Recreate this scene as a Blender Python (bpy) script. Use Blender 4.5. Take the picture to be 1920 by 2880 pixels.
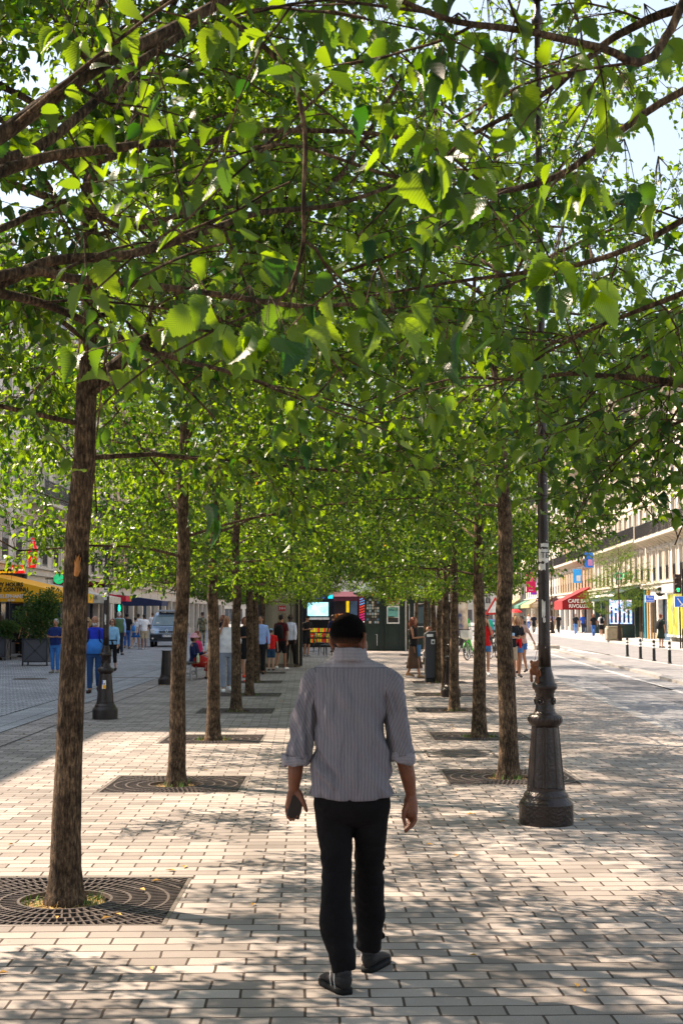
import bpy, math, random
import numpy as np
from mathutils import Vector, Matrix

for _o in list(bpy.data.objects):
    bpy.data.objects.remove(_o, do_unlink=True)
R = math.radians
C = bpy.context.scene.collection
SC = bpy.context.scene

# ------------------------------------------------------------ camera
FPX = 3800.0                      # focal length in pixels of the 1920 x 2880 photograph
CAMH = 1.72
PITCH = math.atan(289 / FPX)
cam = bpy.data.cameras.new('camera')
cam_o = bpy.data.objects.new('camera', cam)
C.objects.link(cam_o)
cam_o.location = (0, 0, CAMH)
cam_o.rotation_euler = (math.pi / 2 + PITCH, 0, 0)
cam.sensor_fit = 'VERTICAL'
cam.sensor_height = 36.0
cam.lens = FPX / 2880 * 36
cam.clip_start = 0.05
cam.clip_end = 3000
cam.dof.use_dof = True
cam.dof.focus_distance = 8.0
cam.dof.aperture_fstop = 16.0
SC.camera = cam_o

# ------------------------------------------------------------ sky, sun, exposure
SUN_EL, SUN_AZ = 46.0, -58.0      # azimuth from +Y (straight ahead), negative = to the left
w = bpy.data.worlds.new('World'); SC.world = w; w.use_nodes = True
nt = w.node_tree
sky = nt.nodes.new('ShaderNodeTexSky'); sky.sky_type = 'NISHITA'
sky.sun_disc = False; sky.sun_elevation = R(SUN_EL); sky.sun_rotation = R(SUN_AZ)
sky.air_density = 1.5; sky.dust_density = 1.8; sky.ozone_density = 1.3
bg = nt.nodes['Background']; bg.inputs[1].default_value = 0.06
# thin bright haze whitens the clear-sky colour
hz = nt.nodes.new('ShaderNodeMix'); hz.data_type = 'RGBA'; hz.inputs['Factor'].default_value = .45; hz.inputs['B'].default_value = (8.0, 9.0, 10.8, 1)
nt.links.new(sky.outputs[0], hz.inputs['A']); nt.links.new(hz.outputs['Result'], bg.inputs[0])
sun = bpy.data.lights.new('sun', 'SUN'); sun_o = bpy.data.objects.new('sun', sun); C.objects.link(sun_o)
sun.energy = 5.0; sun.angle = R(0.55); sun.color = (1.0, 0.81, 0.635)
sd = Vector((math.sin(R(SUN_AZ)) * math.cos(R(SUN_EL)), math.cos(R(SUN_AZ)) * math.cos(R(SUN_EL)), math.sin(R(SUN_EL))))
sun_o.rotation_euler = sd.to_track_quat('Z', 'Y').to_euler()
sun_o.location = sd * 60
SC.view_settings.view_transform = 'Standard'
SC.view_settings.look = 'None'
SC.view_settings.exposure = 1.5
SC.view_settings.gamma = 1.0
SC.render.engine = 'CYCLES'
SC.cycles.max_bounces = 8
SC.cycles.diffuse_bounces = 3
SC.cycles.transmission_bounces = 4
SC.cycles.transparent_max_bounces = 4
SC.cycles.use_denoising = True

# ------------------------------------------------------------ helpers: where a pixel lies in the place
_cp, _sp = math.cos(PITCH), math.sin(PITCH)
def ray(px, py):
    a, b = (px - 960) / FPX, (1440 - py) / FPX
    return Vector((a, _cp - b * _sp, _sp + b * _cp))
def G(px, py, z=0.0):
    d = ray(px, py); t = (z - CAMH) / d.z
    return Vector((d.x * t, d.y * t, z))
def P(px, py, Y):
    d = ray(px, py); t = Y / d.y
    return Vector((d.x * t, Y, CAMH + d.z * t))

# ------------------------------------------------------------ helpers: materials
MATS = {}
def lin(c):
    return tuple(c) + (1.0,) if len(c) == 3 else c
def hexc(h):
    h = h.lstrip('#'); v = [int(h[i:i + 2], 16) / 255 for i in (0, 2, 4)]
    return tuple((x / 12.92 if x <= .04045 else ((x + .055) / 1.055) ** 2.4) for x in v)
def mat(name, col, rough=0.7, metal=0.0, var=0.18, scale=6.0, bump=0.0, bscale=40.0, spec=0.5, emit=0.0, stretch=None):
    """procedural: base colour varied by noise, optional bump"""
    if name in MATS: return MATS[name]
    m = bpy.data.materials.new(name); m.use_nodes = True
    n = m.node_tree; b = n.nodes['Principled BSDF']
    b.inputs['Roughness'].default_value = rough
    b.inputs['Metallic'].default_value = metal
    b.inputs['Specular IOR Level'].default_value = spec
    tc = n.nodes.new('ShaderNodeTexCoord'); vec = tc.outputs['Object']
    if stretch:
        mp = n.nodes.new('ShaderNodeMapping'); mp.inputs['Scale'].default_value = stretch
        n.links.new(vec, mp.inputs[0]); vec = mp.outputs[0]
    nz = n.nodes.new('ShaderNodeTexNoise'); nz.inputs['Scale'].default_value = scale; nz.inputs['Detail'].default_value = 5
    n.links.new(vec, nz.inputs['Vector'])
    rp = n.nodes.new('ShaderNodeValToRGB')
    rp.color_ramp.elements[0].position = 0.3; rp.color_ramp.elements[1].position = 0.7
    rp.color_ramp.elements[0].color = lin([max(0, c * (1 - var)) for c in col])
    rp.color_ramp.elements[1].color = lin([min(1, c * (1 + var)) for c in col])
    n.links.new(nz.outputs[0], rp.inputs[0]); n.links.new(rp.outputs[0], b.inputs['Base Color'])
    if bump:
        n2 = n.nodes.new('ShaderNodeTexNoise'); n2.inputs['Scale'].default_value = bscale; n2.inputs['Detail'].default_value = 4
        n.links.new(vec, n2.inputs['Vector'])
        bp = n.nodes.new('ShaderNodeBump'); bp.inputs['Strength'].default_value = bump; bp.inputs['Distance'].default_value = 0.02
        n.links.new(n2.outputs[0], bp.inputs['Height']); n.links.new(bp.outputs[0], b.inputs['Normal'])
    if emit:
        n.links.new(rp.outputs[0], b.inputs['Emission Color']); b.inputs['Emission Strength'].default_value = emit
    MATS[name] = m
    return m
_cm = {}
def cmat(h, rough=0.8, **k):
    """material from a hex colour"""
    key = 'paint_' + h.lstrip('#') + '_%d' % int(rough * 100) + ('e' if k.get('emit') else '')
    return mat(key, hexc(h), rough, **k)

# ------------------------------------------------------------ helpers: meshes
class MB:
    def __init__(s): s.v = []; s.f = []
    def add(s, vs, fs, M=None):
        o = len(s.v)
        s.v += [tuple(M @ Vector(p)) for p in vs] if M is not None else [tuple(p) for p in vs]
        s.f += [tuple(i + o for i in f) for f in fs]; return s
    def box(s, c, d, M=None, rz=0.0, taper=1.0):
        x, y, z = d[0] / 2, d[1] / 2, d[2] / 2
        vs = []
        for sz in (-1, 1):
            t = taper if sz > 0 else 1.0
            for sx, sy in ((-1, -1), (1, -1), (1, 1), (-1, 1)): vs.append(Vector((sx * x * t, sy * y * t, sz * z)))
        if rz: vs = [Matrix.Rotation(rz, 3, 'Z') @ p for p in vs]
        vs = [p + Vector(c) for p in vs]
        return s.add(vs, [(3, 2, 1, 0), (4, 5, 6, 7), (0, 1, 5, 4), (1, 2, 6, 5), (2, 3, 7, 6), (3, 0, 4, 7)], M)
    def lathe(s, prof, n=24, c=(0, 0, 0), M=None, flute=None):
        vs = []; fs = []
        for j, (r, z) in enumerate(prof):
            for i in range(n):
                a = 2 * math.pi * i / n
                rr = r * (flute(a, z) if flute else 1)
                vs.append((c[0] + rr * math.cos(a), c[1] + rr * math.sin(a), c[2] + z))
        for j in range(len(prof) - 1):
            for i in range(n):
                k = (i + 1) % n; fs.append((j * n + i, j * n + k, (j + 1) * n + k, (j + 1) * n + i))
        fs.append(tuple(range(n))[::-1]); fs.append(tuple((len(prof) - 1) * n + i for i in range(n)))
        return s.add(vs, fs, M)
    def tube(s, pts, rad, n=8, caps=True, round_=False, M=None, squash=1.0):
        pts = [Vector(p) for p in pts]
        if not hasattr(rad, '__len__'): rad = [rad] * len(pts)
        rad = list(rad)
        if round_:
            def dome(p, q, r):
                d = (p - q).normalized()
                return [(p + d * r * math.sin(a), r * math.cos(a)) for a in (R(28), R(56), R(80))]
            h = dome(pts[0], pts[1], rad[0]); t = dome(pts[-1], pts[-2], rad[-1])
            pts = [a for a, b in h[::-1]] + pts + [a for a, b in t]
            rad = [b for a, b in h[::-1]] + rad + [b for a, b in t]
        T = []
        for i in range(len(pts)):
            d = pts[min(i + 1, len(pts) - 1)] - pts[max(i - 1, 0)]
            T.append(d.normalized() if d.length > 1e-9 else Vector((0, 0, 1)))
        u = T[0].orthogonal().normalized(); vs = []; fs = []
        for i, p in enumerate(pts):
            u = (u - T[i] * u.dot(T[i]));
            u = u.normalized() if u.length > 1e-6 else T[i].orthogonal().normalized()
            v = T[i].cross(u)
            for k in range(n):
                a = 2 * math.pi * k / n
                vs.append(p + (u * math.cos(a) + v * math.sin(a) * squash) * rad[i])
        for i in range(len(pts) - 1):
            for k in range(n):
                l = (k + 1) % n; fs.append((i * n + k, i * n + l, (i + 1) * n + l, (i + 1) * n + k))
        if caps:
            fs.append(tuple(range(n))[::-1]); fs.append(tuple((len(pts) - 1) * n + k for k in range(n)))
        return s.add(vs, fs, M)
    def ball(s, c, r, n=10, m=8, M=None, rot=None):
        """ellipsoid; r number or 3-tuple"""
        if not hasattr(r, '__len__'): r = (r, r, r)
        vs = []; fs = []; c = Vector(c)
        for j in range(1, m):
            t = math.pi * j / m
            for i in range(n):
                a = 2 * math.pi * i / n
                p = Vector((r[0] * math.sin(t) * math.cos(a), r[1] * math.sin(t) * math.sin(a), r[2] * math.cos(t)))
                if rot is not None: p = rot @ p
                vs.append(c + p)
        top = Vector((0, 0, r[2])); bot = Vector((0, 0, -r[2]))
        if rot is not None: top = rot @ top; bot = rot @ bot
        vs += [c + top, c + bot]
        for j in range(m - 2):
            for i in range(n):
                k = (i + 1) % n; fs.append((j * n + i, (j + 1) * n + i, (j + 1) * n + k, j * n + k))
        for i in range(n):
            k = (i + 1) % n; fs.append((len(vs) - 2, i, k)); fs.append((len(vs) - 1, (m - 2) * n + k, (m - 2) * n + i))
        return s.add(vs, fs, M)
    def loft(s, rings, n=20, caps=True, M=None, fn=None):
        """rings: (centre, rx, ry[, yaw, tilt]) ellipses stacked along z; super-ellipse"""
        vs = []; fs = []
        for j, rg in enumerate(rings):
            c = Vector(rg[0]); rx, ry = rg[1], rg[2]
            yaw = rg[3] if len(rg) > 3 else 0.0; ex = rg[4] if len(rg) > 4 else 1.0
            for i in range(n):
                a = 2 * math.pi * i / n
                ca, sa = math.cos(a), math.sin(a)
                x = rx * math.copysign(abs(ca) ** ex, ca); y = ry * math.copysign(abs(sa) ** ex, sa)
                p = Vector((x * math.cos(yaw) - y * math.sin(yaw), x * math.sin(yaw) + y * math.cos(yaw), 0)) + c
                if fn: p = fn(p, a, j)
                vs.append(p)
        for j in range(len(rings) - 1):
            for i in range(n):
                k = (i + 1) % n; fs.append((j * n + i, j * n + k, (j + 1) * n + k, (j + 1) * n + i))
        if caps:
            fs.append(tuple(range(n))[::-1]); fs.append(tuple((len(rings) - 1) * n + i for i in range(n)))
        return s.add(vs, fs, M)
    def quad(s, a, b, c, d, M=None):
        return s.add([a, b, c, d], [(0, 1, 2, 3)], M)
    def prism(s, poly, axis, depth, M=None):
        """2-D polygon (list of (a,b)) extruded by depth; axis 'x','y' or 'z' is the extrusion axis"""
        def mk(a, b, d):
            return {'x': (d, a, b), 'y': (a, d, b), 'z': (a, b, d)}[axis]
        n = len(poly); vs = [mk(a, b, 0) for a, b in poly] + [mk(a, b, depth) for a, b in poly]
        fs = [tuple(range(n))[::-1], tuple(range(n, 2 * n))] + [(i, (i + 1) % n, n + (i + 1) % n, n + i) for i in range(n)]
        return s.add(vs, fs, M)
    def mesh(s, name):
        me = bpy.data.meshes.new(name); me.from_pydata(s.v, [], s.f); me.update(); return me
    def build(s, name, material, parent=None, smooth=False, loc=None, rz=None):
        me = s.mesh(name); fixn(me)
        if material is not None: me.materials.append(material)
        if smooth: me.polygons.foreach_set('use_smooth', [True] * len(me.polygons))
        o = bpy.data.objects.new(name, me); C.objects.link(o)
        if parent is not None: o.parent = parent
        if loc is not None: o.location = loc
        if rz is not None: o.rotation_euler = (0, 0, rz)
        return o
import bmesh
def fixn(me):
    bm = bmesh.new(); bm.from_mesh(me)
    if len(bm.faces) < 60000: bmesh.ops.recalc_face_normals(bm, faces=bm.faces)
    bm.to_mesh(me); bm.free()
def np_mesh(name, V, F, k, material=None, smooth=False, uv=None):
    """V (n,3), F (m,k) fast mesh"""
    me = bpy.data.meshes.new(name)
    me.vertices.add(len(V)); me.vertices.foreach_set('co', np.asarray(V, dtype=np.float32).ravel())
    m = len(F); me.loops.add(m * k); me.loops.foreach_set('vertex_index', np.asarray(F, dtype=np.int32).ravel())
    me.polygons.add(m); me.polygons.foreach_set('loop_start', np.arange(0, m * k, k, dtype=np.int32))
    me.polygons.foreach_set('loop_total', np.full(m, k, dtype=np.int32))
    if uv is not None:
        l = me.uv_layers.new(name='UVMap'); l.data.foreach_set('uv', np.asarray(uv, dtype=np.float32)[np.asarray(F).ravel()].ravel())
    if material: me.materials.append(material)
    me.update(calc_edges=True)
    me.polygons.foreach_set('use_smooth', np.full(m, smooth))
    return me
def link(name, me, parent=None, loc=None):
    o = bpy.data.objects.new(name, me); C.objects.link(o)
    if parent is not None: o.parent = parent
    if loc is not None: o.location = loc
    return o
def tag(o, label=None, cat=None, group=None, kind=None):
    if label: o['label'] = label
    if cat: o['category'] = cat
    if group: o['group'] = group
    if kind: o['kind'] = kind
    return o
def thing(name, loc, label, cat, group=None, rz=0.0):
    o = bpy.data.objects.new(name, None); C.objects.link(o); o.empty_display_size = 0.1
    o.location = loc; o.rotation_euler = (0, 0, rz)
    return tag(o, label, cat, group)
def copy_tree(o, parent=None):
    c = o.copy(); C.objects.link(c)
    if parent is not None: c.parent = parent
    for ch in list(o.children): copy_tree(ch, c)
    return c
def bevel(o, wd=0.01, seg=2):
    m = o.modifiers.new('bevel', 'BEVEL'); m.width = wd; m.segments = seg; m.limit_method = 'ANGLE'; m.angle_limit = R(40); return o
def remesh(o, voxel, smooth=2):
    m = o.modifiers.new('remesh', 'REMESH'); m.mode = 'VOXEL'; m.voxel_size = voxel; m.use_smooth_shade = True
    if smooth:
        s = o.modifiers.new('smooth', 'SMOOTH'); s.iterations = smooth; s.factor = 0.5
    return o
_TMP = bpy.data.scenes.new('scratch')
def evaluated_mesh(o):
    """the object's mesh with its modifiers applied, worked out in an empty scratch scene (fast)"""
    par = o.parent; o.parent = None
    _TMP.collection.objects.link(o); vl = _TMP.view_layers[0]; vl.update()
    me = bpy.data.meshes.new_from_object(o.evaluated_get(vl.depsgraph))
    _TMP.collection.objects.unlink(o); o.parent = par
    return me
def text(name, body, size, material, parent=None, loc=(0, 0, 0), rot=(0, 0, 0), depth=0.004, align='CENTER', bold=0.0, sx=1.0, shear=0.0):
    cu = bpy.data.curves.new(name, 'FONT'); cu.body = body; cu.size = size; cu.extrude = depth
    cu.align_x = align; cu.align_y = 'CENTER'; cu.offset = bold; cu.shear = shear; cu.resolution_u = 3
    t_ = bpy.data.objects.new(name, cu); C.objects.link(t_)
    me = evaluated_mesh(t_)
    me.name = name; me.materials.clear(); me.materials.append(material)
    bpy.data.objects.remove(t_, do_unlink=True); bpy.data.curves.remove(cu)
    o = bpy.data.objects.new(name, me); C.objects.link(o)
    o.location = loc; o.rotation_euler = rot; o.scale = (sx, 1, 1)
    if parent is not None: o.parent = parent
    return o
# ------------------------------------------------------------ ground, paving, road
def node(n, t, **k):
    x = n.nodes.new(t)
    for a, b in k.items(): setattr(x, a, b)
    return x
def paving_mat(name, bw, rh, mortar, c1, c2, cj, rot=0.0, offset=0.5, bumpd=0.006, grain=1.0):
    m = bpy.data.materials.new(name); m.use_nodes = True; n = m.node_tree; L = n.links.new
    b = n.nodes['Principled BSDF']; b.inputs['Roughness'].default_value = 0.78; b.inputs['Specular IOR Level'].default_value = 0.35
    tc = node(n, 'ShaderNodeTexCoord')
    mp = node(n, 'ShaderNodeMapping'); mp.inputs['Rotation'].default_value = (0, 0, rot); L(tc.outputs['Object'], mp.inputs[0])
    # joints wander a little
    nz = node(n, 'ShaderNodeTexNoise'); nz.inputs['Scale'].default_value = 3.2; nz.inputs['Detail'].default_value = 6; nz.inputs['Roughness'].default_value = .6
    L(mp.outputs[0], nz.inputs['Vector'])
    sub = node(n, 'ShaderNodeVectorMath', operation='SUBTRACT'); L(nz.outputs['Color'], sub.inputs[0]); sub.inputs[1].default_value = (.5, .5, .5)
    sc = node(n, 'ShaderNodeVectorMath', operation='SCALE'); L(sub.outputs[0], sc.inputs[0]); sc.inputs['Scale'].default_value = 0.022
    ad = node(n, 'ShaderNodeVectorMath', operation='ADD'); L(mp.outputs[0], ad.inputs[0]); L(sc.outputs[0], ad.inputs[1])
    br = node(n, 'ShaderNodeTexBrick', offset=offset, offset_frequency=2); L(ad.outputs[0], br.inputs['Vector'])
    br.inputs['Scale'].default_value = 1; br.inputs['Mortar Size'].default_value = mortar; br.inputs['Mortar Smooth'].default_value = 0.25
    br.inputs['Brick Width'].default_value = bw; br.inputs['Row Height'].default_value = rh; br.inputs['Bias'].default_value = 0.0
    br.inputs['Color1'].default_value = (0, 0, 0, 1); br.inputs['Color2'].default_value = (1, 1, 1, 1); br.inputs['Mortar'].default_value = (.5, .5, .5, 1)
    # per stone tone
    mx = node(n, 'ShaderNodeMix', data_type='RGBA'); L(br.outputs['Color'], mx.inputs['Factor'])
    mx.inputs['A'].default_value = lin(c1); mx.inputs['B'].default_value = lin(c2)
    # stains (large) and granite grain (fine)
    n3 = node(n, 'ShaderNodeTexNoise'); n3.inputs['Scale'].default_value = 0.55; n3.inputs['Detail'].default_value = 8; n3.inputs['Roughness'].default_value = .65; L(tc.outputs['Object'], n3.inputs['Vector'])
    r3 = node(n, 'ShaderNodeMapRange'); L(n3.outputs[0], r3.inputs[0]); r3.inputs[1].default_value = .3; r3.inputs[2].default_value = .7; r3.inputs[3].default_value = .66; r3.inputs[4].default_value = 1.2
    n4 = node(n, 'ShaderNodeTexNoise'); n4.inputs['Scale'].default_value = 170; n4.inputs['Detail'].default_value = 3; L(tc.outputs['Object'], n4.inputs['Vector'])
    r4 = node(n, 'ShaderNodeMapRange'); L(n4.outputs[0], r4.inputs[0]); r4.inputs[1].default_value = .3; r4.inputs[2].default_value = .7; r4.inputs[3].default_value = 1 - .22 * grain; r4.inputs[4].default_value = 1 + .2 * grain
    mu = node(n, 'ShaderNodeMath', operation='MULTIPLY'); L(r3.outputs[0], mu.inputs[0]); L(r4.outputs[0], mu.inputs[1])
    v1 = node(n, 'ShaderNodeVectorMath', operation='SCALE'); L(mx.outputs['Result'], v1.inputs[0]); L(mu.outputs[0], v1.inputs['Scale'])
    m2 = node(n, 'ShaderNodeMix', data_type='RGBA'); L(br.outputs['Fac'], m2.inputs['Factor']); L(v1.outputs[0], m2.inputs['A']); m2.inputs['B'].default_value = lin(cj)
    # chewing gum spots and small dark stains
    vo = node(n, 'ShaderNodeTexVoronoi'); vo.inputs['Scale'].default_value = 3.1; L(tc.outputs['Object'], vo.inputs['Vector'])
    sx_ = node(n, 'ShaderNodeSeparateColor'); L(vo.outputs['Color'], sx_.inputs[0])
    th = node(n, 'ShaderNodeMath', operation='MULTIPLY_ADD'); L(sx_.outputs[0], th.inputs[0]); th.inputs[1].default_value = .16; th.inputs[2].default_value = -.06
    lt_ = node(n, 'ShaderNodeMath', operation='LESS_THAN'); L(vo.outputs['Distance'], lt_.inputs[0]); L(th.outputs[0], lt_.inputs[1])
    sc3 = node(n, 'ShaderNodeMath', operation='MULTIPLY'); L(lt_.outputs[0], sc3.inputs[0]); sc3.inputs[1].default_value = .38
    m3 = node(n, 'ShaderNodeMix', data_type='RGBA'); L(sc3.outputs[0], m3.inputs['Factor']); L(m2.outputs['Result'], m3.inputs['A']); m3.inputs['B'].default_value = (.07, .06, .05, 1)
    L(m3.outputs['Result'], b.inputs['Base Color'])
    inv = node(n, 'ShaderNodeMath', operation='SUBTRACT'); inv.inputs[0].default_value = 1; L(br.outputs['Fac'], inv.inputs[1])
    ma = node(n, 'ShaderNodeMath', operation='MULTIPLY_ADD'); L(n4.outputs[0], ma.inputs[0]); ma.inputs[1].default_value = .22; L(inv.outputs[0], ma.inputs[2])
    mb_ = node(n, 'ShaderNodeMath', operation='MULTIPLY_ADD'); L(nz.outputs[0], mb_.inputs[0]); mb_.inputs[1].default_value = .8; L(ma.outputs[0], mb_.inputs[2])
    bp = node(n, 'ShaderNodeBump'); bp.inputs['Distance'].default_value = bumpd; bp.inputs['Strength'].default_value = .9
    L(mb_.outputs[0], bp.inputs['Height']); L(bp.outputs[0], b.inputs['Normal'])
    MATS[name] = m
    return m
M_PAVE = paving_mat('granite_paving', .292, .145, .0070, (.205, .178, .156), (.40, .352, .312), (.045, .030, .021), rot=R(-1.5))
M_SETT = paving_mat('street_setts', .24, .15, .015, (.27, .275, .285), (.43, .435, .44), (.04, .037, .037), rot=R(1.0))
M_SLAB = paving_mat('gutter_slabs', .75, .10, .010, (.29, .295, .30), (.39, .395, .40), (.04, .035, .03), rot=0, offset=.0)
M_KERB = paving_mat('kerb_granite', 4.0, .95, .008, (.27, .26, .25), (.34, .33, .31), (.12, .10, .09), rot=0)
M_ASPH = mat('asphalt', (.20, .20, .205), .85, var=.22, scale=1.3, bump=.5, bscale=260)
M_ASPH2 = mat('worn_asphalt', (.15, .148, .145), .85, var=.2, scale=.7, bump=.4, bscale=220)
M_LINE = mat('road_paint', (.42, .41, .39), .7, var=.15, scale=3)
M_WALKFAR = mat('far_pavement', (.42, .41, .39), .8, var=.12, scale=.8)

LT = [(184, 2528), (496, 2204), (600, 2078), (664, 1999), (702, 1953.5), (719, 1918), (738, 1892)]
RT = [(1430, 2184), (1347, 2070), (1277, 1997)]
left_trees = [G(*p) for p in LT] + [Vector((-2.42, 45.3, 0)), Vector((-2.55, 50.8, 0)), Vector((-2.7, 56.2, 0)), Vector((-2.9, 61.5, 0))]
right_trees = [G(*p) for p in RT] + [Vector((2.26, 29.5, 0)), Vector((2.50, 34.8, 0)), Vector((2.70, 40.0, 0)), Vector((2.98, 48.0, 0)), Vector((3.2, 58.0, 0))]
near_left = Vector((-1.72, 2.95, 0)); near_right = Vector((1.72, 4.3, 0))

def kx(Y): return 3.74 + .0535 * Y
HS = 0.70    # half size of a tree grate
holes = [(t.x, t.y) for t in left_trees + right_trees + [near_left, near_right]]
xs = sorted(set([-5.0, 3.62] + [v for h in holes for v in (round(h[0] - HS, 4), round(h[0] + HS, 4)) if v < 3.6]))
ys = sorted(set([-30.0, 140.0] + [v for h in holes for v in (round(h[1] - HS, 4), round(h[1] + HS, 4))]))
pv = MB()
for i in range(len(xs) - 1):
    for j in range(len(ys) - 1):
        cx, cy = (xs[i] + xs[i + 1]) / 2, (ys[j] + ys[j + 1]) / 2
        if any(abs(cx - h[0]) < HS and abs(cy - h[1]) < HS and h[0] < 2.9 for h in holes): continue
        pv.quad((xs[i], ys[j], 0), (xs[i + 1], ys[j], 0), (xs[i + 1], ys[j + 1], 0), (xs[i], ys[j + 1], 0))
pv.quad((3.62, -2, 0), (kx(-2) + .01, -2, 0), (kx(140), 140, 0), (3.62, 140, 0))
tag(pv.build('pavement', M_PAVE), kind='structure')
gr = MB(); gr.quad((-900, -600, -.16), (900, -600, -.16), (900, 1400, -.16), (-900, 1400, -.16))
tag(gr.build('ground', M_ASPH2), kind='structure')
st = MB(); st.quad((-5.75, -30, 0), (-5.75, 140, 0), (-70, 140, 0), (-70, -30, 0))
tag(st.build('street_paving', M_SETT), kind='structure')
gt = MB(); gt.quad((-5.75, -30, 0.0), (-5.0, -30, 0.0), (-5.0, 140, 0.0), (-5.75, 140, 0.0))
tag(gt.build('gutter_strip', M_SLAB), kind='structure')
gj = MB()
for x in (-5.77, -4.98, -4.45): gj.quad((x - .014, -30, .004), (x + .014, -30, .004), (x + .014, 140, .004), (x - .014, 140, .004))
tag(gj.build('gutter_joints', mat('open_joint', (.03, .026, .022), .95, var=.4, scale=14)), kind='structure')
# kerb along the road, and the road a small step below
kb = MB()
def strip(mb, f0, f1, y0, y1, z, h):
    a, b = (f0(y0), y0), (f1(y0), y0); c, d = (f1(y1), y1), (f0(y1), y1)
    mb.prism([a, b, c, d], 'z', h, Matrix.Translation((0, 0, z - h)))
strip(kb, lambda y: kx(y) + .002, lambda y: kx(y) + .22, -29, 139, .004, .16)
tag(kb.build('kerb', M_KERB), kind='structure')
rd = MB(); rd.quad((kx(-30) + .22, -30, -.05), (60, -30, -.05), (60, 340, -.05), (kx(340) + .22, 340, -.05))
tag(rd.build('road', M_ASPH), kind='structure')
sp = MB()
strip(sp, lambda y: 6.75 + .054 * y, lambda y: 7.05 + .054 * y, 8, 88, .03, .1)
tag(sp.build('bus_lane_kerb', M_KERB), kind='structure')
ln = MB()
def line(mb, pts, wd):
    for (x0, y0), (x1, y1) in zip(pts[:-1], pts[1:]):
        mb.quad((x0, y0, -.046), (x0 + wd, y0, -.046), (x1 + wd, y1, -.046), (x1, y1, -.046))
line(ln, [(6.75 + .054 * y - .75, y) for y in (8, 30, 60, 95)], .16)
line(ln, [(11.6, 30), (11.75, 60), (12.2, 80), (12.6, 95)], .18)
for k in range(6):
    line(ln, [(9.6 + k * .25, 64 + k * 5), (9.75 + k * .25, 66.5 + k * 5)], 1.5)
ln.add([(10.9, 66, -.046), (12.0, 58, -.046), (12.1, 72, -.046)], [(0, 1, 2)])
tag(ln.build('road_markings', M_LINE), kind='structure')
pt_ = MB(); pt_.quad((kx(20) + 1.6, 20, -.046), (kx(20) + 2.7, 20, -.046), (kx(30) + 2.9, 30, -.046), (kx(30) + 1.5, 30, -.046))
pt_.quad((kx(32) + 1.0, 32, -.046), (kx(32) + 2.4, 32, -.046), (kx(37) + 2.3, 37, -.046), (kx(37) + 1.1, 37, -.046))
tag(pt_.build('road_patches', mat('dark_asphalt_patch', (.115, .115, .12), .85, var=.2, scale=2, bump=.4, bscale=240)), kind='structure')
# far pavement on the other side of the road
fw = MB(); 
pts = [(17.0, -30), (17.0, 100), (18.0, 125), (21, 200), (28, 340)]
for (x0, y0), (x1, y1) in zip(pts[:-1], pts[1:]):
    fw.add([(x0, y0, -.1), (60, y0, -.1), (60, y1, -.1), (x1, y1, -.1), (x0, y0, .08), (60, y0, .08), (60, y1, .08), (x1, y1, .08)],
           [(4, 5, 6, 7), (0, 4, 7, 3)])
tag(fw.build('far_pavement', M_WALKFAR), kind='structure')
# beyond the end of the promenade
ep = MB(); ep.quad((-70, 140, 0), (11.0, 140, 0), (11.0, 400, 0), (-70, 400, 0))
tag(ep.build('square_paving', M_SETT), kind='structure')

# ------------------------------------------------------------ tree grates
M_IRON = mat('cast_iron_grate', (.10, .08, .07), .5, metal=.3, var=.35, scale=9, bump=.3, bscale=80)
M_IRONW = mat('worn_iron_frame', (.16, .135, .115), .5, metal=.3, var=.3, scale=9, bump=.3, bscale=80)
def soil_mat():
    m = bpy.data.materials.new('dry_soil_and_straw'); m.use_nodes = True; n = m.node_tree; L = n.links.new
    b = n.nodes['Principled BSDF']; b.inputs['Roughness'].default_value = .95
    tc = node(n, 'ShaderNodeTexCoord'); nz = node(n, 'ShaderNodeTexNoise'); nz.inputs['Scale'].default_value = 26; nz.inputs['Detail'].default_value = 8
    L(tc.outputs['Object'], nz.inputs['Vector']); rp = node(n, 'ShaderNodeValToRGB'); e = rp.color_ramp.elements
    e[0].position = .36; e[0].color = (.03, .018, .01, 1); e[1].position = .66; e[1].color = (.42, .27, .09, 1)
    x = rp.color_ramp.elements.new(.5); x.color = (.14, .08, .03, 1)
    L(nz.outputs[0], rp.inputs[0]); L(rp.outputs[0], b.inputs['Base Color'])
    bp = node(n, 'ShaderNodeBump'); bp.inputs['Distance'].default_value = .03; L(nz.outputs[0], bp.inputs['Height']); L(bp.outputs[0], b.inputs['Normal'])
    return m
M_SOIL = soil_mat()
M_PIT = mat('pit_soil', (.035, .024, .017), .95, var=.4, scale=30)
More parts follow.
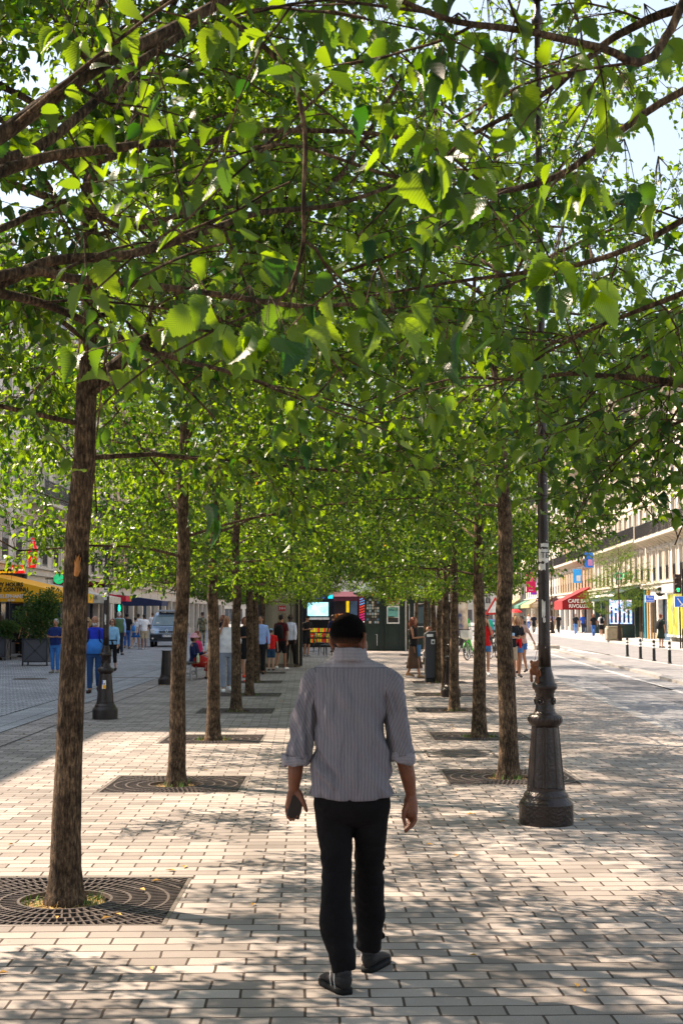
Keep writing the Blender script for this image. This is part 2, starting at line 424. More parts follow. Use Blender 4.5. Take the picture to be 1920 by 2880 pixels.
def grate_meshes():
    H = HS - .03; h = .022
    def rmax(a): return H / max(abs(math.cos(a)), abs(math.sin(a)))
    g = MB(); rings = [.27, .385, .50, .615, .73, .84]; wd = .016
    for r in rings:
        N = 96
        for i in range(N):
            a0, a1 = 2 * math.pi * i / N, 2 * math.pi * (i + 1) / N
            if r + wd > rmax(a0) or r + wd > rmax(a1): continue
            P0 = []
            for z in (-h, 0):
                for a in (a0, a1):
                    for q in (r, r + wd): P0.append((q * math.cos(a), q * math.sin(a), z))
            g.add(P0, [(4, 5, 7, 6), (0, 4, 6, 2), (1, 3, 7, 5)])
    for j, r in enumerate(rings):
        n = [44, 60, 78, 96, 112, 120][j]
        r1n = rings[j + 1] if j + 1 < len(rings) else 1.0
        for i in range(n):
            a = 2 * math.pi * (i + .5 * (j % 2)) / n; r0 = r + wd; r1 = min(r1n, rmax(a))
            if r1 - r0 < .02: continue
            M = Matrix.Rotation(a, 4, 'Z')
            g.box(((r0 + r1) / 2, 0, -h / 2 - .001), (r1 - r0, .011, h - .002), M)
    f = MB()
    for k in range(4):
        M = Matrix.Rotation(k * math.pi / 2, 4, 'Z')
        f.box((0, H + .014, -.02), (2 * H + .056, .026, .04), M)
    so = MB(); so.quad((-HS, -HS, -.07), (HS, -HS, -.07), (HS, HS, -.07), (-HS, HS, -.07))
    for k in range(4):
        M = Matrix.Rotation(k * math.pi / 2, 4, 'Z'); so.quad((-HS, HS, -.07), (HS, HS, -.07), (HS, HS, -.002), (-HS, HS, -.002), M)
    # mound of straw and soil in the opening
    mo = MB(); rnd = random.Random(4); vs = []; fs = []; N, K = 28, 8
    for j in range(K + 1):
        r = .30 * j / K
        for i in range(N):
            a = 2 * math.pi * i / N; vs.append((r * math.cos(a), r * math.sin(a), -.01 - .055 * (j / K) ** 2 + rnd.uniform(-.008, .008)))
    for j in range(K):
        for i in range(N): k = (i + 1) % N; fs.append((j * N + i, j * N + k, (j + 1) * N + k, (j + 1) * N + i))
    mo.add(vs, fs)
    sw = MB()
    for i in range(420):
        a = rnd.uniform(0, 6.283); r = .09 + .19 * rnd.random(); p = Vector((r * math.cos(a), r * math.sin(a), -.015 - .05 * (r / .3) ** 2))
        d = Vector((rnd.uniform(-1, 1), rnd.uniform(-1, 1), rnd.uniform(0.0, .5))).normalized() * rnd.uniform(.02, .06)
        s_ = d.cross(Vector((0, 0, 1))).normalized() * .0022
        sw.quad(p - s_, p + s_, p + d + s_ * .3, p + d - s_ * .3)
    return g, f, so, mo, sw
_g, _f, _s, _m, _w = grate_meshes()
M_STRAW = mat('dry_straw', (.50, .34, .10), .9, var=.35, scale=30)
M_GRASSG = mat('young_weeds', (.13, .26, .04), .8, var=.3, scale=30)
g0 = None
tree_side = [('left', p) for p in left_trees[:9]] + [('right', p) for p in right_trees] + [('left', near_left), ('right', near_right)]
gl = {0: 'sunlit ring grate full of dry straw round the thick trunk at front left',
      1: 'ring grate round the second left trunk, behind the nearest one',
      2: 'ring grate round the third left trunk, yellow weeds beside it',
      3: 'ring grate round the fourth left trunk, just in front of the man on the phone',
      9: 'ring grate beside the big lamp post, round the nearest right trunk',
      10: 'ring grate round the second right trunk behind the manhole cover',
      11: 'ring grate round the third right trunk beside the far lamp base'}
ordn = ['first', 'second', 'third', 'fourth', 'fifth', 'sixth', 'seventh', 'eighth', 'ninth', 'tenth', 'eleventh']
for i, (sd_, p) in enumerate(tree_side):
    if g0 is None:
        o = g0 = thing('tree_grate', (0, 0, 0), 'x', 'tree grate', 'iron grates round the tree trunks')
        _g.build('grate', M_IRON, o); _f.build('frame', M_IRONW, o); _s.build('pit', M_PIT, o)
        mo = _m.build('soil', M_SOIL, o, smooth=True); _w.build('straw', M_STRAW, mo)['kind'] = 'stuff'
        if True:
            wd = MB(); rnd = random.Random(9)
            for k in range(60):
                c0 = Vector((rnd.choice((-1, 1)) * rnd.uniform(.13, .24), rnd.uniform(-.12, .16), -.03)); a = rnd.uniform(0, 6.28)
                t = Vector((math.cos(a) * .02, math.sin(a) * .02, rnd.uniform(.03, .08))); s_ = Vector((math.sin(a), -math.cos(a), 0)) * .003
                wd.quad(c0 - s_, c0 + s_, c0 + t + s_ * .4, c0 + t - s_ * .4)
            wd.build('weeds', M_GRASSG, mo)['kind'] = 'stuff'
    else: o = copy_tree(g0)
    o.location = (p.x, p.y, -.002 if p.x < 2.9 else .03)
    o.rotation_euler = (0, 0, (i % 4) * math.pi / 2)
    k = i if sd_ == 'left' else i - 9
    if i >= 17: o['label'] = 'iron ring grate below the frame at the foot of the %s tree beside the camera' % sd_; continue
    o['label'] = gl.get(i, 'iron ring grate round the %s trunk of the %s tree row' % (ordn[k], sd_))
# manholes
def manhole(name, px, py, r, label, square=True):
    p = G(px, py); o = thing(name, (p.x, p.y, .004), label, 'manhole cover', 'covers set in the paving')
    m = MB(); m.lathe([(r, 0), (r, .004), (r - .012, .006), (0.01, .006)], 40)
    for k in range(-5, 6):
        l = math.sqrt(max(0, (r - .03) ** 2 - (k * r / 6) ** 2))
        m.box((0, k * r / 6, .008), (2 * l, .018, .004))
    m.build('cover', M_IRONW, o)
    if square:
        f = MB()
        for k in range(4): f.box((0, r + .05, .003), (2 * r + .13, .03, .006), Matrix.Rotation(k * math.pi / 2, 4, 'Z'))
        f.build('frame', M_IRON, o)
    return o
manhole('manhole_cover', 1293, 2120, .36, 'round cover in a square frame in front of the nearest right tree grate')
manhole('manhole_cover', 85, 1910, .48, 'round dark cover in the left street near the man with crossed arms', False)
dr = thing('drain_grating', G(390, 1906), 'narrow slotted drain across the paving behind the left lamp post', 'drain')
m = MB()
for k in range(26): m.box((k * .08 - 1.0, 0, .004), (.045, .22, .008))
m.build('slats', M_IRON, dr)
f = MB(); f.box((0, .125, .003), (2.2, .02, .006)); f.box((0, -.125, .003), (2.2, .02, .006)); f.build('frame', M_IRONW, dr)
# fallen leaves lying about: nobody could count them
fl = MB(); rnd = random.Random(21)
for k in range(110):
    if k < 12: p = G(*[(330, 2575), (400, 2505), (480, 2450), (440, 2480), (1640, 2790), (1620, 2775), (425, 2728), (10, 2740), (1330, 2690), (520, 2440), (300, 2585), (160, 2583)][k])
    else: p = Vector((rnd.uniform(-5, 4), rnd.uniform(4, 40), 0))
    a = rnd.uniform(0, 6.28); l = rnd.uniform(.02, .045); M = Matrix.Translation((p.x, p.y, .006)) @ Matrix.Rotation(a, 4, 'Z')
    fl.add([(0, -l, 0), (l * .5, -.2 * l, .008), (0, l, .002), (-l * .5, -.1 * l, .012), (0, 0, 0)], [(0, 1, 4), (1, 2, 4), (2, 3, 4), (3, 0, 4)], M)
tag(fl.build('fallen_leaves', mat('dry_leaf', (.55, .30, .06), .8, var=.5, scale=3)), kind='stuff')
# ------------------------------------------------------------ trees
def bark_mat():
    m = bpy.data.materials.new('bark'); m.use_nodes = True; n = m.node_tree; L = n.links.new
    b = n.nodes['Principled BSDF']; b.inputs['Roughness'].default_value = .9; b.inputs['Specular IOR Level'].default_value = .2
    tc = node(n, 'ShaderNodeTexCoord'); mp = node(n, 'ShaderNodeMapping'); mp.inputs['Scale'].default_value = (1, 1, .22); L(tc.outputs['Object'], mp.inputs[0])
    n1 = node(n, 'ShaderNodeTexNoise'); n1.inputs['Scale'].default_value = 75; n1.inputs['Detail'].default_value = 6; n1.inputs['Roughness'].default_value = .7; L(mp.outputs[0], n1.inputs['Vector'])
    n2 = node(n, 'ShaderNodeTexNoise'); n2.inputs['Scale'].default_value = 7; n2.inputs['Detail'].default_value = 5; n2.inputs['Roughness'].default_value = .7; L(tc.outputs['Object'], n2.inputs['Vector'])
    r1 = node(n, 'ShaderNodeValToRGB'); e = r1.color_ramp.elements; e[0].position = .34; e[0].color = (.018, .012, .008, 1); e[1].position = .68; e[1].color = (.26, .17, .095, 1)
    x = e.new(.5); x.color = (.085, .055, .034, 1); L(n1.outputs[0], r1.inputs[0])
    r2 = node(n, 'ShaderNodeMapRange'); L(n2.outputs[0], r2.inputs[0]); r2.inputs[1].default_value = .35; r2.inputs[2].default_value = .62; r2.inputs[3].default_value = .28; r2.inputs[4].default_value = 1.5
    sc = node(n, 'ShaderNodeVectorMath', operation='SCALE'); L(r1.outputs[0], sc.inputs[0]); L(r2.outputs[0], sc.inputs['Scale'])
    L(sc.outputs[0], b.inputs['Base Color'])
    ad = node(n, 'ShaderNodeMath', operation='ADD'); L(n1.outputs[0], ad.inputs[0]); L(n2.outputs[0], ad.inputs[1])
    bp = node(n, 'ShaderNodeBump'); bp.inputs['Distance'].default_value = .02; bp.inputs['Strength'].default_value = 1; L(ad.outputs[0], bp.inputs['Height']); L(bp.outputs[0], b.inputs['Normal'])
    return m
M_BARK = bark_mat()
def leaf_mat(name, veins=False, dark=(.006, .024, .009), lite=(.018, .058, .010), tr=(.03, .15, .002), tr2=(.45, .68, .003), yellow=.0015):
    m = bpy.data.materials.new(name); m.use_nodes = True; n = m.node_tree; L = n.links.new
    b = n.nodes['Principled BSDF']; out = n.nodes['Material Output']
    b.inputs['Roughness'].default_value = .36; b.inputs['Specular IOR Level'].default_value = .5
    ge = node(n, 'ShaderNodeNewGeometry'); rnd_ = ge.outputs['Random Per Island']
    mx = node(n, 'ShaderNodeMix', data_type='RGBA'); L(rnd_, mx.inputs['Factor']); mx.inputs['A'].default_value = lin(dark); mx.inputs['B'].default_value = lin(lite)
    mt = node(n, 'ShaderNodeMix', data_type='RGBA'); L(rnd_, mt.inputs['Factor']); mt.inputs['A'].default_value = lin(tr); mt.inputs['B'].default_value = lin(tr2)
    gt_ = node(n, 'ShaderNodeMath', operation='GREATER_THAN'); L(rnd_, gt_.inputs[0]); gt_.inputs[1].default_value = 1 - yellow
    my = node(n, 'ShaderNodeMix', data_type='RGBA'); L(gt_.outputs[0], my.inputs['Factor']); L(mt.outputs['Result'], my.inputs['A']); my.inputs['B'].default_value = (.75, .42, .02, 1)
    trn = node(n, 'ShaderNodeBsdfTranslucent')
    col = mx.outputs['Result']; tcol = my.outputs['Result']
    if veins:
        uv = node(n, 'ShaderNodeUVMap'); sp_ = node(n, 'ShaderNodeSeparateXYZ'); L(uv.outputs[0], sp_.inputs[0])
        ab = node(n, 'ShaderNodeMath', operation='ABSOLUTE'); L(sp_.outputs[0], ab.inputs[0])
        a1 = node(n, 'ShaderNodeMath', operation='MULTIPLY'); L(ab.outputs[0], a1.inputs[0]); a1.inputs[1].default_value = 7.0
        a2 = node(n, 'ShaderNodeMath', operation='MULTIPLY'); L(sp_.outputs[1], a2.inputs[0]); a2.inputs[1].default_value = 13.0
        a3 = node(n, 'ShaderNodeMath', operation='SUBTRACT'); L(a2.outputs[0], a3.inputs[0]); L(a1.outputs[0], a3.inputs[1])
        fr = node(n, 'ShaderNodeMath', operation='FRACT'); L(a3.outputs[0], fr.inputs[0])
        pp = node(n, 'ShaderNodeMath', operation='PINGPONG'); L(fr.outputs[0], pp.inputs[0]); pp.inputs[1].default_value = .5
        bp = node(n, 'ShaderNodeBump'); bp.inputs['Distance'].default_value = .0015; bp.inputs['Strength'].default_value = .5; L(pp.outputs[0], bp.inputs['Height'])
        L(bp.outputs[0], b.inputs['Normal']); L(bp.outputs[0], trn.inputs['Normal'])
        mr = node(n, 'ShaderNodeMapRange'); L(pp.outputs[0], mr.inputs[0]); mr.inputs[1].default_value = 0; mr.inputs[2].default_value = .16; mr.inputs[3].default_value = .82; mr.inputs[4].default_value = 1
        s2 = node(n, 'ShaderNodeVectorMath', operation='SCALE'); L(tcol, s2.inputs[0]); L(mr.outputs[0], s2.inputs['Scale']); tcol = s2.outputs[0]
    L(col, b.inputs['Base Color']); L(tcol, trn.inputs['Color'])
    ms = node(n, 'ShaderNodeMixShader'); ms.inputs[0].default_value = .41; L(b.outputs[0], ms.inputs[1]); L(trn.outputs[0], ms.inputs[2]); L(ms.outputs[0], out.inputs['Surface'])
    return m
M_LEAF = leaf_mat('elm_leaves'); M_LEAFN = leaf_mat('elm_leaves_near', True, yellow=0)

def leaf_template(kind):
    """blade along +y, width along x, unit length; returns verts, quads, uv"""
    if kind == 'far':
        v = [(0, 0, 0), (-.36, .30, .07), (-.26, .74, .02), (0, 1, -.16), (.26, .74, .02), (.36, .30, .07), (0, .34, -.02), (0, .72, -.06)]
        f = [(0, 6, 1, 1), (6, 7, 2, 1), (7, 3, 2, 2), (0, 5, 6, 6), (5, 4, 7, 6), (4, 3, 7, 7)]
        tris = [(0, 6, 1), (1, 6, 7), (1, 7, 2), (2, 7, 3), (0, 5, 6), (6, 5, 7), (5, 4, 7), (4, 3, 7)]
        return np.array(v), np.array(tris), np.array([(p[0], p[1]) for p in v])
    N = 9 if kind == 'mid' else 16
    def wdt(t): return .40 * (math.sin(math.pi * min(1, t ** .72)) ** .8) * (1 - .25 * t) + .0
    mid = []; Lf = []; Rt = []
    for i in range(N + 1):
        t = i / N; z = -.22 * t * t + .05 * t
        mid.append((0, t, z)); w_ = wdt(t) if 0 < i < N else 0
        s_ = (1.0 if i % 2 else .84)
        dy = .02 if i % 2 else -.012
        Lf.append((-w_ * s_, t + dy, z + .22 * w_)); Rt.append((w_ * s_, t + dy, z + .22 * w_))
    v = mid + Lf[1:N] + Rt[1:N]; o1 = N + 1; o2 = N + 1 + (N - 1); tr = []
    def l(i): return mid_i(i) if i in (0, N) else o1 + i - 1
    def r(i): return mid_i(i) if i in (0, N) else o2 + i - 1
    def mid_i(i): return i
    for i in range(N):
        for fn, sg in ((l, 1), (r, -1)):
            a, b_, c, d = mid_i(i), mid_i(i + 1), fn(i + 1), fn(i)
            for t_ in ((a, b_, c), (a, c, d)):
                if len(set(t_)) == 3: tr.append(t_ if sg > 0 else t_[::-1])
    return np.array(v), np.array(tr), np.array([(p[0] / .4, p[1]) for p in v])
LT_ = {k: leaf_template(k) for k in ('far', 'mid', 'near')}
def leaves_mesh(name, L, kind, material):
    """L list of (pos, axis, normal, size)"""
    T, F, UV = LT_[kind]; n = len(L)
    pos = np.array([l[0] for l in L]); y = np.array([l[1] for l in L]); z = np.array([l[2] for l in L]); s = np.array([l[3] for l in L])
    y /= np.linalg.norm(y, axis=1, keepdims=True)
    x = np.cross(y, z); x /= np.linalg.norm(x, axis=1, keepdims=True) + 1e-9
    z = np.cross(x, y)
    sc = s[:, None, None]
    rs = np.random.RandomState(3); bend = rs.uniform(-.2, 3.2, n)[:, None, None]; wid = rs.uniform(.8, 1.15, n)[:, None, None]; fold = rs.uniform(-.8, 2.2, n)[:, None, None]
    tz = T[None, :, 2:3] * bend + (np.abs(T[None, :, 0:1]) * .35) * fold
    V = pos[:, None, :] + (T[None, :, 0:1] * wid * x[:, None, :] + T[None, :, 1:2] * y[:, None, :] + tz * z[:, None, :]) * sc
    # petiole gap
    V = V + (y * s[:, None] * .15)[:, None, :]
    FF = F[None] + (np.arange(n) * len(T))[:, None, None]
    return np_mesh(name, V.reshape(-1, 3), FF.reshape(-1, 3), 3, material, kind != 'far', np.tile(UV, (n, 1)))

class Grow:
    umb = 0.0
    def __init__(s, seed): s.r = random.Random(seed); s.tubes = []; s.L = []
    def low(s, p): return 2.02 + s.umb * max(0, math.hypot(p.x, p.y) - 1.3)
    def rv(s, k=1.0): return Vector((s.r.uniform(-k, k), s.r.uniform(-k, k), s.r.uniform(-k, k)))
    def path(s, p, d, length, seg, bend=.10, grav=0.0, lift=0.0):
        pts = [p.copy()]; d = d.normalized(); st_ = length / seg
        for i in range(seg):
            d = (d + s.rv(bend) + Vector((0, 0, -grav + lift))).normalized()
            p = p + d * st_; pts.append(p.copy())
        return pts
    def tube(s, pts, r0, r1, n):
        k = len(pts); s.tubes.append((pts, [r0 + (r1 - r0) * (i / (k - 1)) ** .8 for i in range(k)], n))
    def at(s, pts, t):
        k = t * (len(pts) - 1); i = min(int(k), len(pts) - 2); f = k - i
        return pts[i].lerp(pts[i + 1], f), (pts[i + 1] - pts[i]).normalized()
    def leaf(s, p, d, size):
        if p.z < s.low(p): return
        ax = (d * .45 + s.rv(.75) + Vector((0, 0, -.42))).normalized()
        nm = (Vector((0, 0, 1)) + s.rv(.75)).normalized()
        s.L.append((tuple(p), tuple(ax), tuple(nm), size))
    def twig(s, p, d, length, step=.055, size=(.045, .078), zmin=None):
        if p.z < s.low(p): return
        pts = s.path(p, d, length, 3, .22, .06)
        if zmin and pts[-1].z < zmin: pts = s.path(p, Vector((d.x, d.y, abs(d.z) + .2)), length, 3, .15, -.05)
        s.tube(pts, .0035, .0014, 3)
        n = max(2, int(length / step))
        for i in range(n):
            q, dd = s.at(pts, (i + .6) / n); side = dd.cross(Vector((0, 0, 1)))
            if side.length < .1: side = Vector((1, 0, 0))
            side = side.normalized() * (1 if i % 2 else -1)
            s.leaf(q, dd + side * 1.1, s.r.uniform(*size))
        q, dd = s.at(pts, 1.0); s.leaf(q, dd, s.r.uniform(*size))
    def second(s, p, d, length, r, dens=1.0, size=(.045, .078), zmin=None):
        pts = s.path(p, d, length, 5, .16, .035)
        if pts[-1].z < s.low(pts[-1]) - .05: pts = s.path(p, Vector((d.x, d.y, abs(d.z) * .4 + .28)), length * .8, 5, .12, -.03)
        s.tube(pts, r, .003, 4); n = max(2, int(length / .031 * dens)); a = s.r.uniform(0, 6)
        for i in range(n):
            t = .12 + .88 * (i + s.r.random() * .6) / n; q, dd = s.at(pts, min(t, 1)); a += 2.4
            side = Matrix.Rotation(a, 3, dd) @ dd.orthogonal().normalized(); side.z *= .5
            s.twig(q, dd * .7 + side, s.r.uniform(.16, .42), size=size, zmin=zmin)
    def limb(s, pts, r0, r1, dens=1.0, size=(.045, .078), sec=.27, t0=.18, seclen=(.45, 1.15), zmin=None, n=7):
        s.tube(pts, r0, r1, n); Lg = sum((b - a).length for a, b in zip(pts[:-1], pts[1:]))
        k = max(2, int(Lg / sec + .5)); a = s.r.uniform(0, 6)
        for i in range(k):
            t = t0 + (1 - t0) * (i + s.r.random() * .5) / k; q, dd = s.at(pts, min(t, .99)); a += 2.4 + s.r.uniform(-.4, .4)
            side = Matrix.Rotation(a, 3, dd) @ dd.orthogonal().normalized(); side.z = side.z * .55
            s.second(q, (dd * .55 + side).normalized(), s.r.uniform(*seclen) * (1.15 - .5 * t), max(.004, r0 * .32 * (1 - .5 * t)), dens, size, zmin)
        s.second(pts[-1], (pts[-1] - pts[-2]).normalized(), .5, r1, dens, size, zmin)
    def wood(s, name, base=None):
        mb = MB()
        for pts, rad, n in s.tubes: mb.tube(pts, rad, n, caps=False)
        me = bpy.data.meshes.new(name)
        me.from_pydata(mb.v, [], mb.f); me.update(); me.polygons.foreach_set('use_smooth', [True] * len(me.polygons)); me.materials.append(M_BARK)
        return me
def trunk_path(g, H, lean=(0, 0), wob=.035):
    pts = []; k = 14
    for i in range(k + 1):
        t = i / k; z = H * t
        pts.append(Vector((lean[0] * t + g.r.uniform(-wob, wob) * min(1, t * 3), lean[1] * t + g.r.uniform(-wob, wob) * min(1, t * 3), z)))
    return pts
def tree(seed, H=7.2, r=.095, z0=2.25, nl=17, Rm=2.9, lean=(0, 0), dens=.84, size=(.045, .078), zmin=2.05, topthin=.2):
    g = Grow(seed); g.umb = .48; tp = trunk_path(g, H, lean)
    # close rings near the root flare
    low = [Vector((0, 0, -.08)), Vector((0, 0, .02)), Vector((0, 0, .10)), Vector((0, 0, .25)), Vector((0, 0, .45)) + (tp[1] * .4 if 0 else Vector((0, 0, 0)))]
    pts = low + [p for p in tp if p.z > .7]
    rad = [r * 1.55, r * 1.40, r * 1.17, r * 1.04, r] + [max(.018, r * (.98 - .80 * (p.z / H) ** 1.25)) for p in tp if p.z > .7]
    fine = []; fr = []
    for i in range(len(pts) - 1):
        for k in range(3): fine.append(pts[i].lerp(pts[i + 1], k / 3)); fr.append(rad[i] + (rad[i + 1] - rad[i]) * k / 3 + g.r.uniform(-1, 1) * .035 * rad[i])
    fine.append(pts[-1]); fr.append(rad[-1]); g.tubes.append((fine, fr, 14))
    a = g.r.uniform(0, 6)
    for i in range(nl):
        t = i / (nl - 1); z = z0 + (H - .35 - z0) * t ** .92; a += 2.39996 + g.r.uniform(-.35, .35)
        q = min(range(len(tp)), key=lambda k: abs(tp[k].z - z)); p = Vector((tp[q].x, tp[q].y, z))
        reach = Rm * (math.sin(math.pi * (.36 + .56 * t))) ** .7 * g.r.uniform(.82, 1.1)
        up = .16 + .8 * t + g.r.uniform(-.1, .15)
        d = Vector((math.cos(a), math.sin(a), up))
        path = g.path(p, d, reach * math.sqrt(1 + (up * .6) ** 2), 7, .085, .045)
        for q_ in path: q_.z = max(q_.z, g.low(q_) + .12)
        g.limb(path, (.018 if t < .3 else .036 - .020 * t), .006, dens * (1 - (1 - topthin) * t), size, zmin=zmin)
    g.second(tp[-1], Vector((0, 0, 1)), .8, .012, dens * topthin, size)
    return g
VAR = []
for sdd, kw in ((11, dict(nl=24)), (12, dict(H=7.4, Rm=3.0, nl=26)), (13, dict(H=7.2, nl=24))):
    g = tree(sdd, **kw); VAR.append((g.wood('trunk'), leaves_mesh('crown', g.L, 'far', M_LEAF), len(g.L)))
print('leaves', [v[2] for v in VAR])
def put_tree(base, wood, crown, label, rz=0.0, sc=1.0, extra=None):
    o = thing('street_tree', (base.x, base.y, -.01), label, 'tree', 'elms planted in two rows along the promenade', rz)
    o.scale = (sc, sc, sc)
    link('trunk', wood, o); link('crown', crown, o)
    return o
nth = ['nearest', 'second', 'third', 'fourth', 'fifth', 'sixth', 'seventh', 'eighth', 'ninth', 'tenth', 'eleventh']
# the thick front-left tree with its snapped branch
g1 = tree(31, H=7.6, r=.090, z0=2.7, nl=30, Rm=3.6, lean=(.20, 0), size=(.048, .080), dens=1.35, topthin=1.0)
for (pts_) in ([(.12, 0, 3.15), (.42, .1, 3.45), (.78, .2, 3.75), (1.2, .35, 4.15), (1.7, .5, 4.7), (2.1, .6, 5.4)],):
    g1.limb([Vector(p) for p in pts_], .055, .012, .9, (.055, .09))
t1 = put_tree(left_trees[0], g1.wood('trunk'), leaves_mesh('crown', g1.L, 'mid', M_LEAFN), 'thick brown trunk at front left with a snapped branch stub, big leafy crown')
sb = MB(); sb.tube([(.050, -.065, 1.97), (.062, -.085, 2.01), (.062, -.095, 2.05), (.07, -.10, 2.09)], [.014, .020, .014, .003], 7)
for k in range(6):
    a = k * 1.05; sb.tube([(.06 + .010 * math.cos(a), -.085, 2.02 + .010 * math.sin(a)), (.065 + .02 * math.cos(a), -.105, 2.08 + .02 * math.sin(a * 1.7))], [.006, .0015], 4)
sb.build('branch_stub', mat('torn_wood', (.40, .17, .045), .8, var=.5, scale=30, stretch=(1, 1, .2)), t1)
for i, p in enumerate(left_trees[1:], 1):
    v = VAR[i % 3]; lt2 = put_tree(p, v[0], v[1], 'elm number %d from the camera in the left row of trees' % (i + 1) if i > 4 else '%s tree of the left row, dark trunk and full green crown' % nth[i], rz=i * 2.1, sc=[1, .93, .97, 1.0, .95][i % 5])
    if i == 1: lt2.rotation_euler = (0, R(1.2), 0)
g2 = tree(32, H=7.8, r=.10, z0=2.9, nl=25, Rm=3.8, lean=(-.12, 0), size=(.048, .078), dens=1.0, zmin=2.3)
put_tree(right_trees[0], g2.wood('trunk'), leaves_mesh('crown', g2.L, 'mid', M_LEAFN), 'pale mossy trunk right beside the big lamp post, nearest tree of the right row')
for i, p in enumerate(right_trees[1:], 1):
    v = VAR[(i + 1) % 3]; put_tree(p, v[0], v[1], 'tree number %d from the camera in the right row of trees' % (i + 1) if i > 3 else '%s tree of the right row, slim trunk and full green crown' % nth[i], rz=i * 1.7 + .6, sc=[1, 1.02, .95, 1.0, .96][i % 5])

# the two trees just outside the frame whose limbs reach across the picture
def D(x, y, Y): return P(x * 1.22449, y * 1.22449, Y)       # pixel of the 1568-wide view at depth Y
def smooth_path(ps, k=4):
    out = []
    for i in range(len(ps) - 1):
        p0, p1, p2, p3 = ps[max(i - 1, 0)], ps[i], ps[i + 1], ps[min(i + 2, len(ps) - 1)]
        for j in range(k):
            t = j / k
            out.append(.5 * ((2 * p1) + (p2 - p0) * t + (2 * p0 - 5 * p1 + 4 * p2 - p3) * t * t + (3 * p1 - p0 - 3 * p2 + p3) * t ** 3))
    out.append(ps[-1]); return out
NS = (.045, .075)
def near_tree(seed, base, fork, limbs, label, back=19, r=.10):
    g = Grow(seed); b = Vector((base.x, base.y, 0))
    pts = [b + Vector((0, 0, z)) for z in (-.08, .05, .3, .8, 1.4, 2.0, fork)] + [b + Vector((.05, .02, fork + .8)), b + Vector((.0, .06, fork + 1.8)), b + Vector((-.05, 0, fork + 3.2)), b + Vector((0, 0, fork + 4.6))]
    g.tubes.append((smooth_path(pts, 3), [r * 1.25 - r * .95 * (i / (3 * (len(pts) - 1))) for i in range(3 * (len(pts) - 1) + 1)], 14))
    for (z, path, r0, r1, dens, sec) in limbs:
        st_ = b + Vector((0, 0, z))
        pp = smooth_path([st_] + path, 4)
        g.limb(pp, r0, r1, dens * .55, NS, sec=sec, t0=.3, seclen=(.35, .8), zmin=2.25, n=9)
    a = g.r.uniform(0, 6)
    for i in range(back):
        t = i / back; z = fork + 1.0 + 4.0 * t; a += 2.4
        d = Vector((math.cos(a), (-abs(math.sin(a)) + .15) if z < 4.3 else math.sin(a), .45 + .5 * t)); L_ = 2.9 - 1.0 * t
        path = g.path(b + Vector((0, 0, z)), d, L_, 6, .09, .04)
        g.limb(path, .035, .008, .75, (.055, .085), zmin=2.6)
    return g
lim = [
 (2.30, [D(-330, 500, 3.0), D(-20, 315, 3.2), D(120, 215, 3.3), D(250, 130, 3.4), D(410, 50, 3.6), D(600, -60, 3.8), D(760, -190, 4.0)], .025, .014, .30, .75),
 (2.35, [D(-300, 480, 3.0), D(0, 385, 3.5), D(120, 350, 3.6), D(240, 335, 3.7), D(350, 322, 3.8), D(480, 318, 3.9), D(600, 293, 4.1), D(860, 300, 4.3), D(990, 330, 4.4)], .022, .006, .32, .7),
 (2.2, [D(-250, 700, 3.1), D(0, 640, 3.3), D(120, 590, 3.4), D(300, 575, 3.5), D(480, 520, 3.7), D(600, 480, 3.9), D(760, 465, 4.1), D(900, 420, 4.3)], .021, .006, .32, .7),
 (2.15, [D(-200, 680, 3.1), D(60, 615, 3.3), D(160, 630, 3.35), D(330, 645, 3.4), D(500, 668, 3.5), D(690, 695, 3.6), D(800, 690, 3.7)], .019, .005, .35, .6),
 (2.1, [D(-200, 640, 3.0), D(0, 665, 3.3), D(130, 700, 3.5), D(280, 770, 3.7), D(420, 820, 3.9), D(520, 845, 4.1), D(625, 880, 4.3)], .017, .005, .35, .6),
 (2.6, [D(-300, 420, 3.8), D(40, 350, 4.3), D(170, 270, 4.5), D(300, 150, 4.7), D(420, 70, 4.9), D(520, -30, 5.1)], .024, .012, .4, .6),
 (3.0, [D(-200, -100, 3.2), D(150, -150, 3.2), D(400, -80, 3.0), D(540, 40, 2.95), D(620, 110, 2.9), D(670, 170, 2.9), D(700, 290, 2.9), D(697, 450, 2.9), D(695, 560, 2.95), D(660, 660, 3.0), D(605, 700, 3.0)], .010, .0035, .22, .9),
 (2.4, [D(-200, 560, 3.6), D(0, 520, 4.6), D(160, 455, 4.8), D(300, 520, 5.0), D(470, 450, 5.2), D(640, 300, 5.4), D(760, 190, 5.6)], .018, .006, .6, .45),
]
g0t = near_tree(41, near_left, 2.3, lim, '')
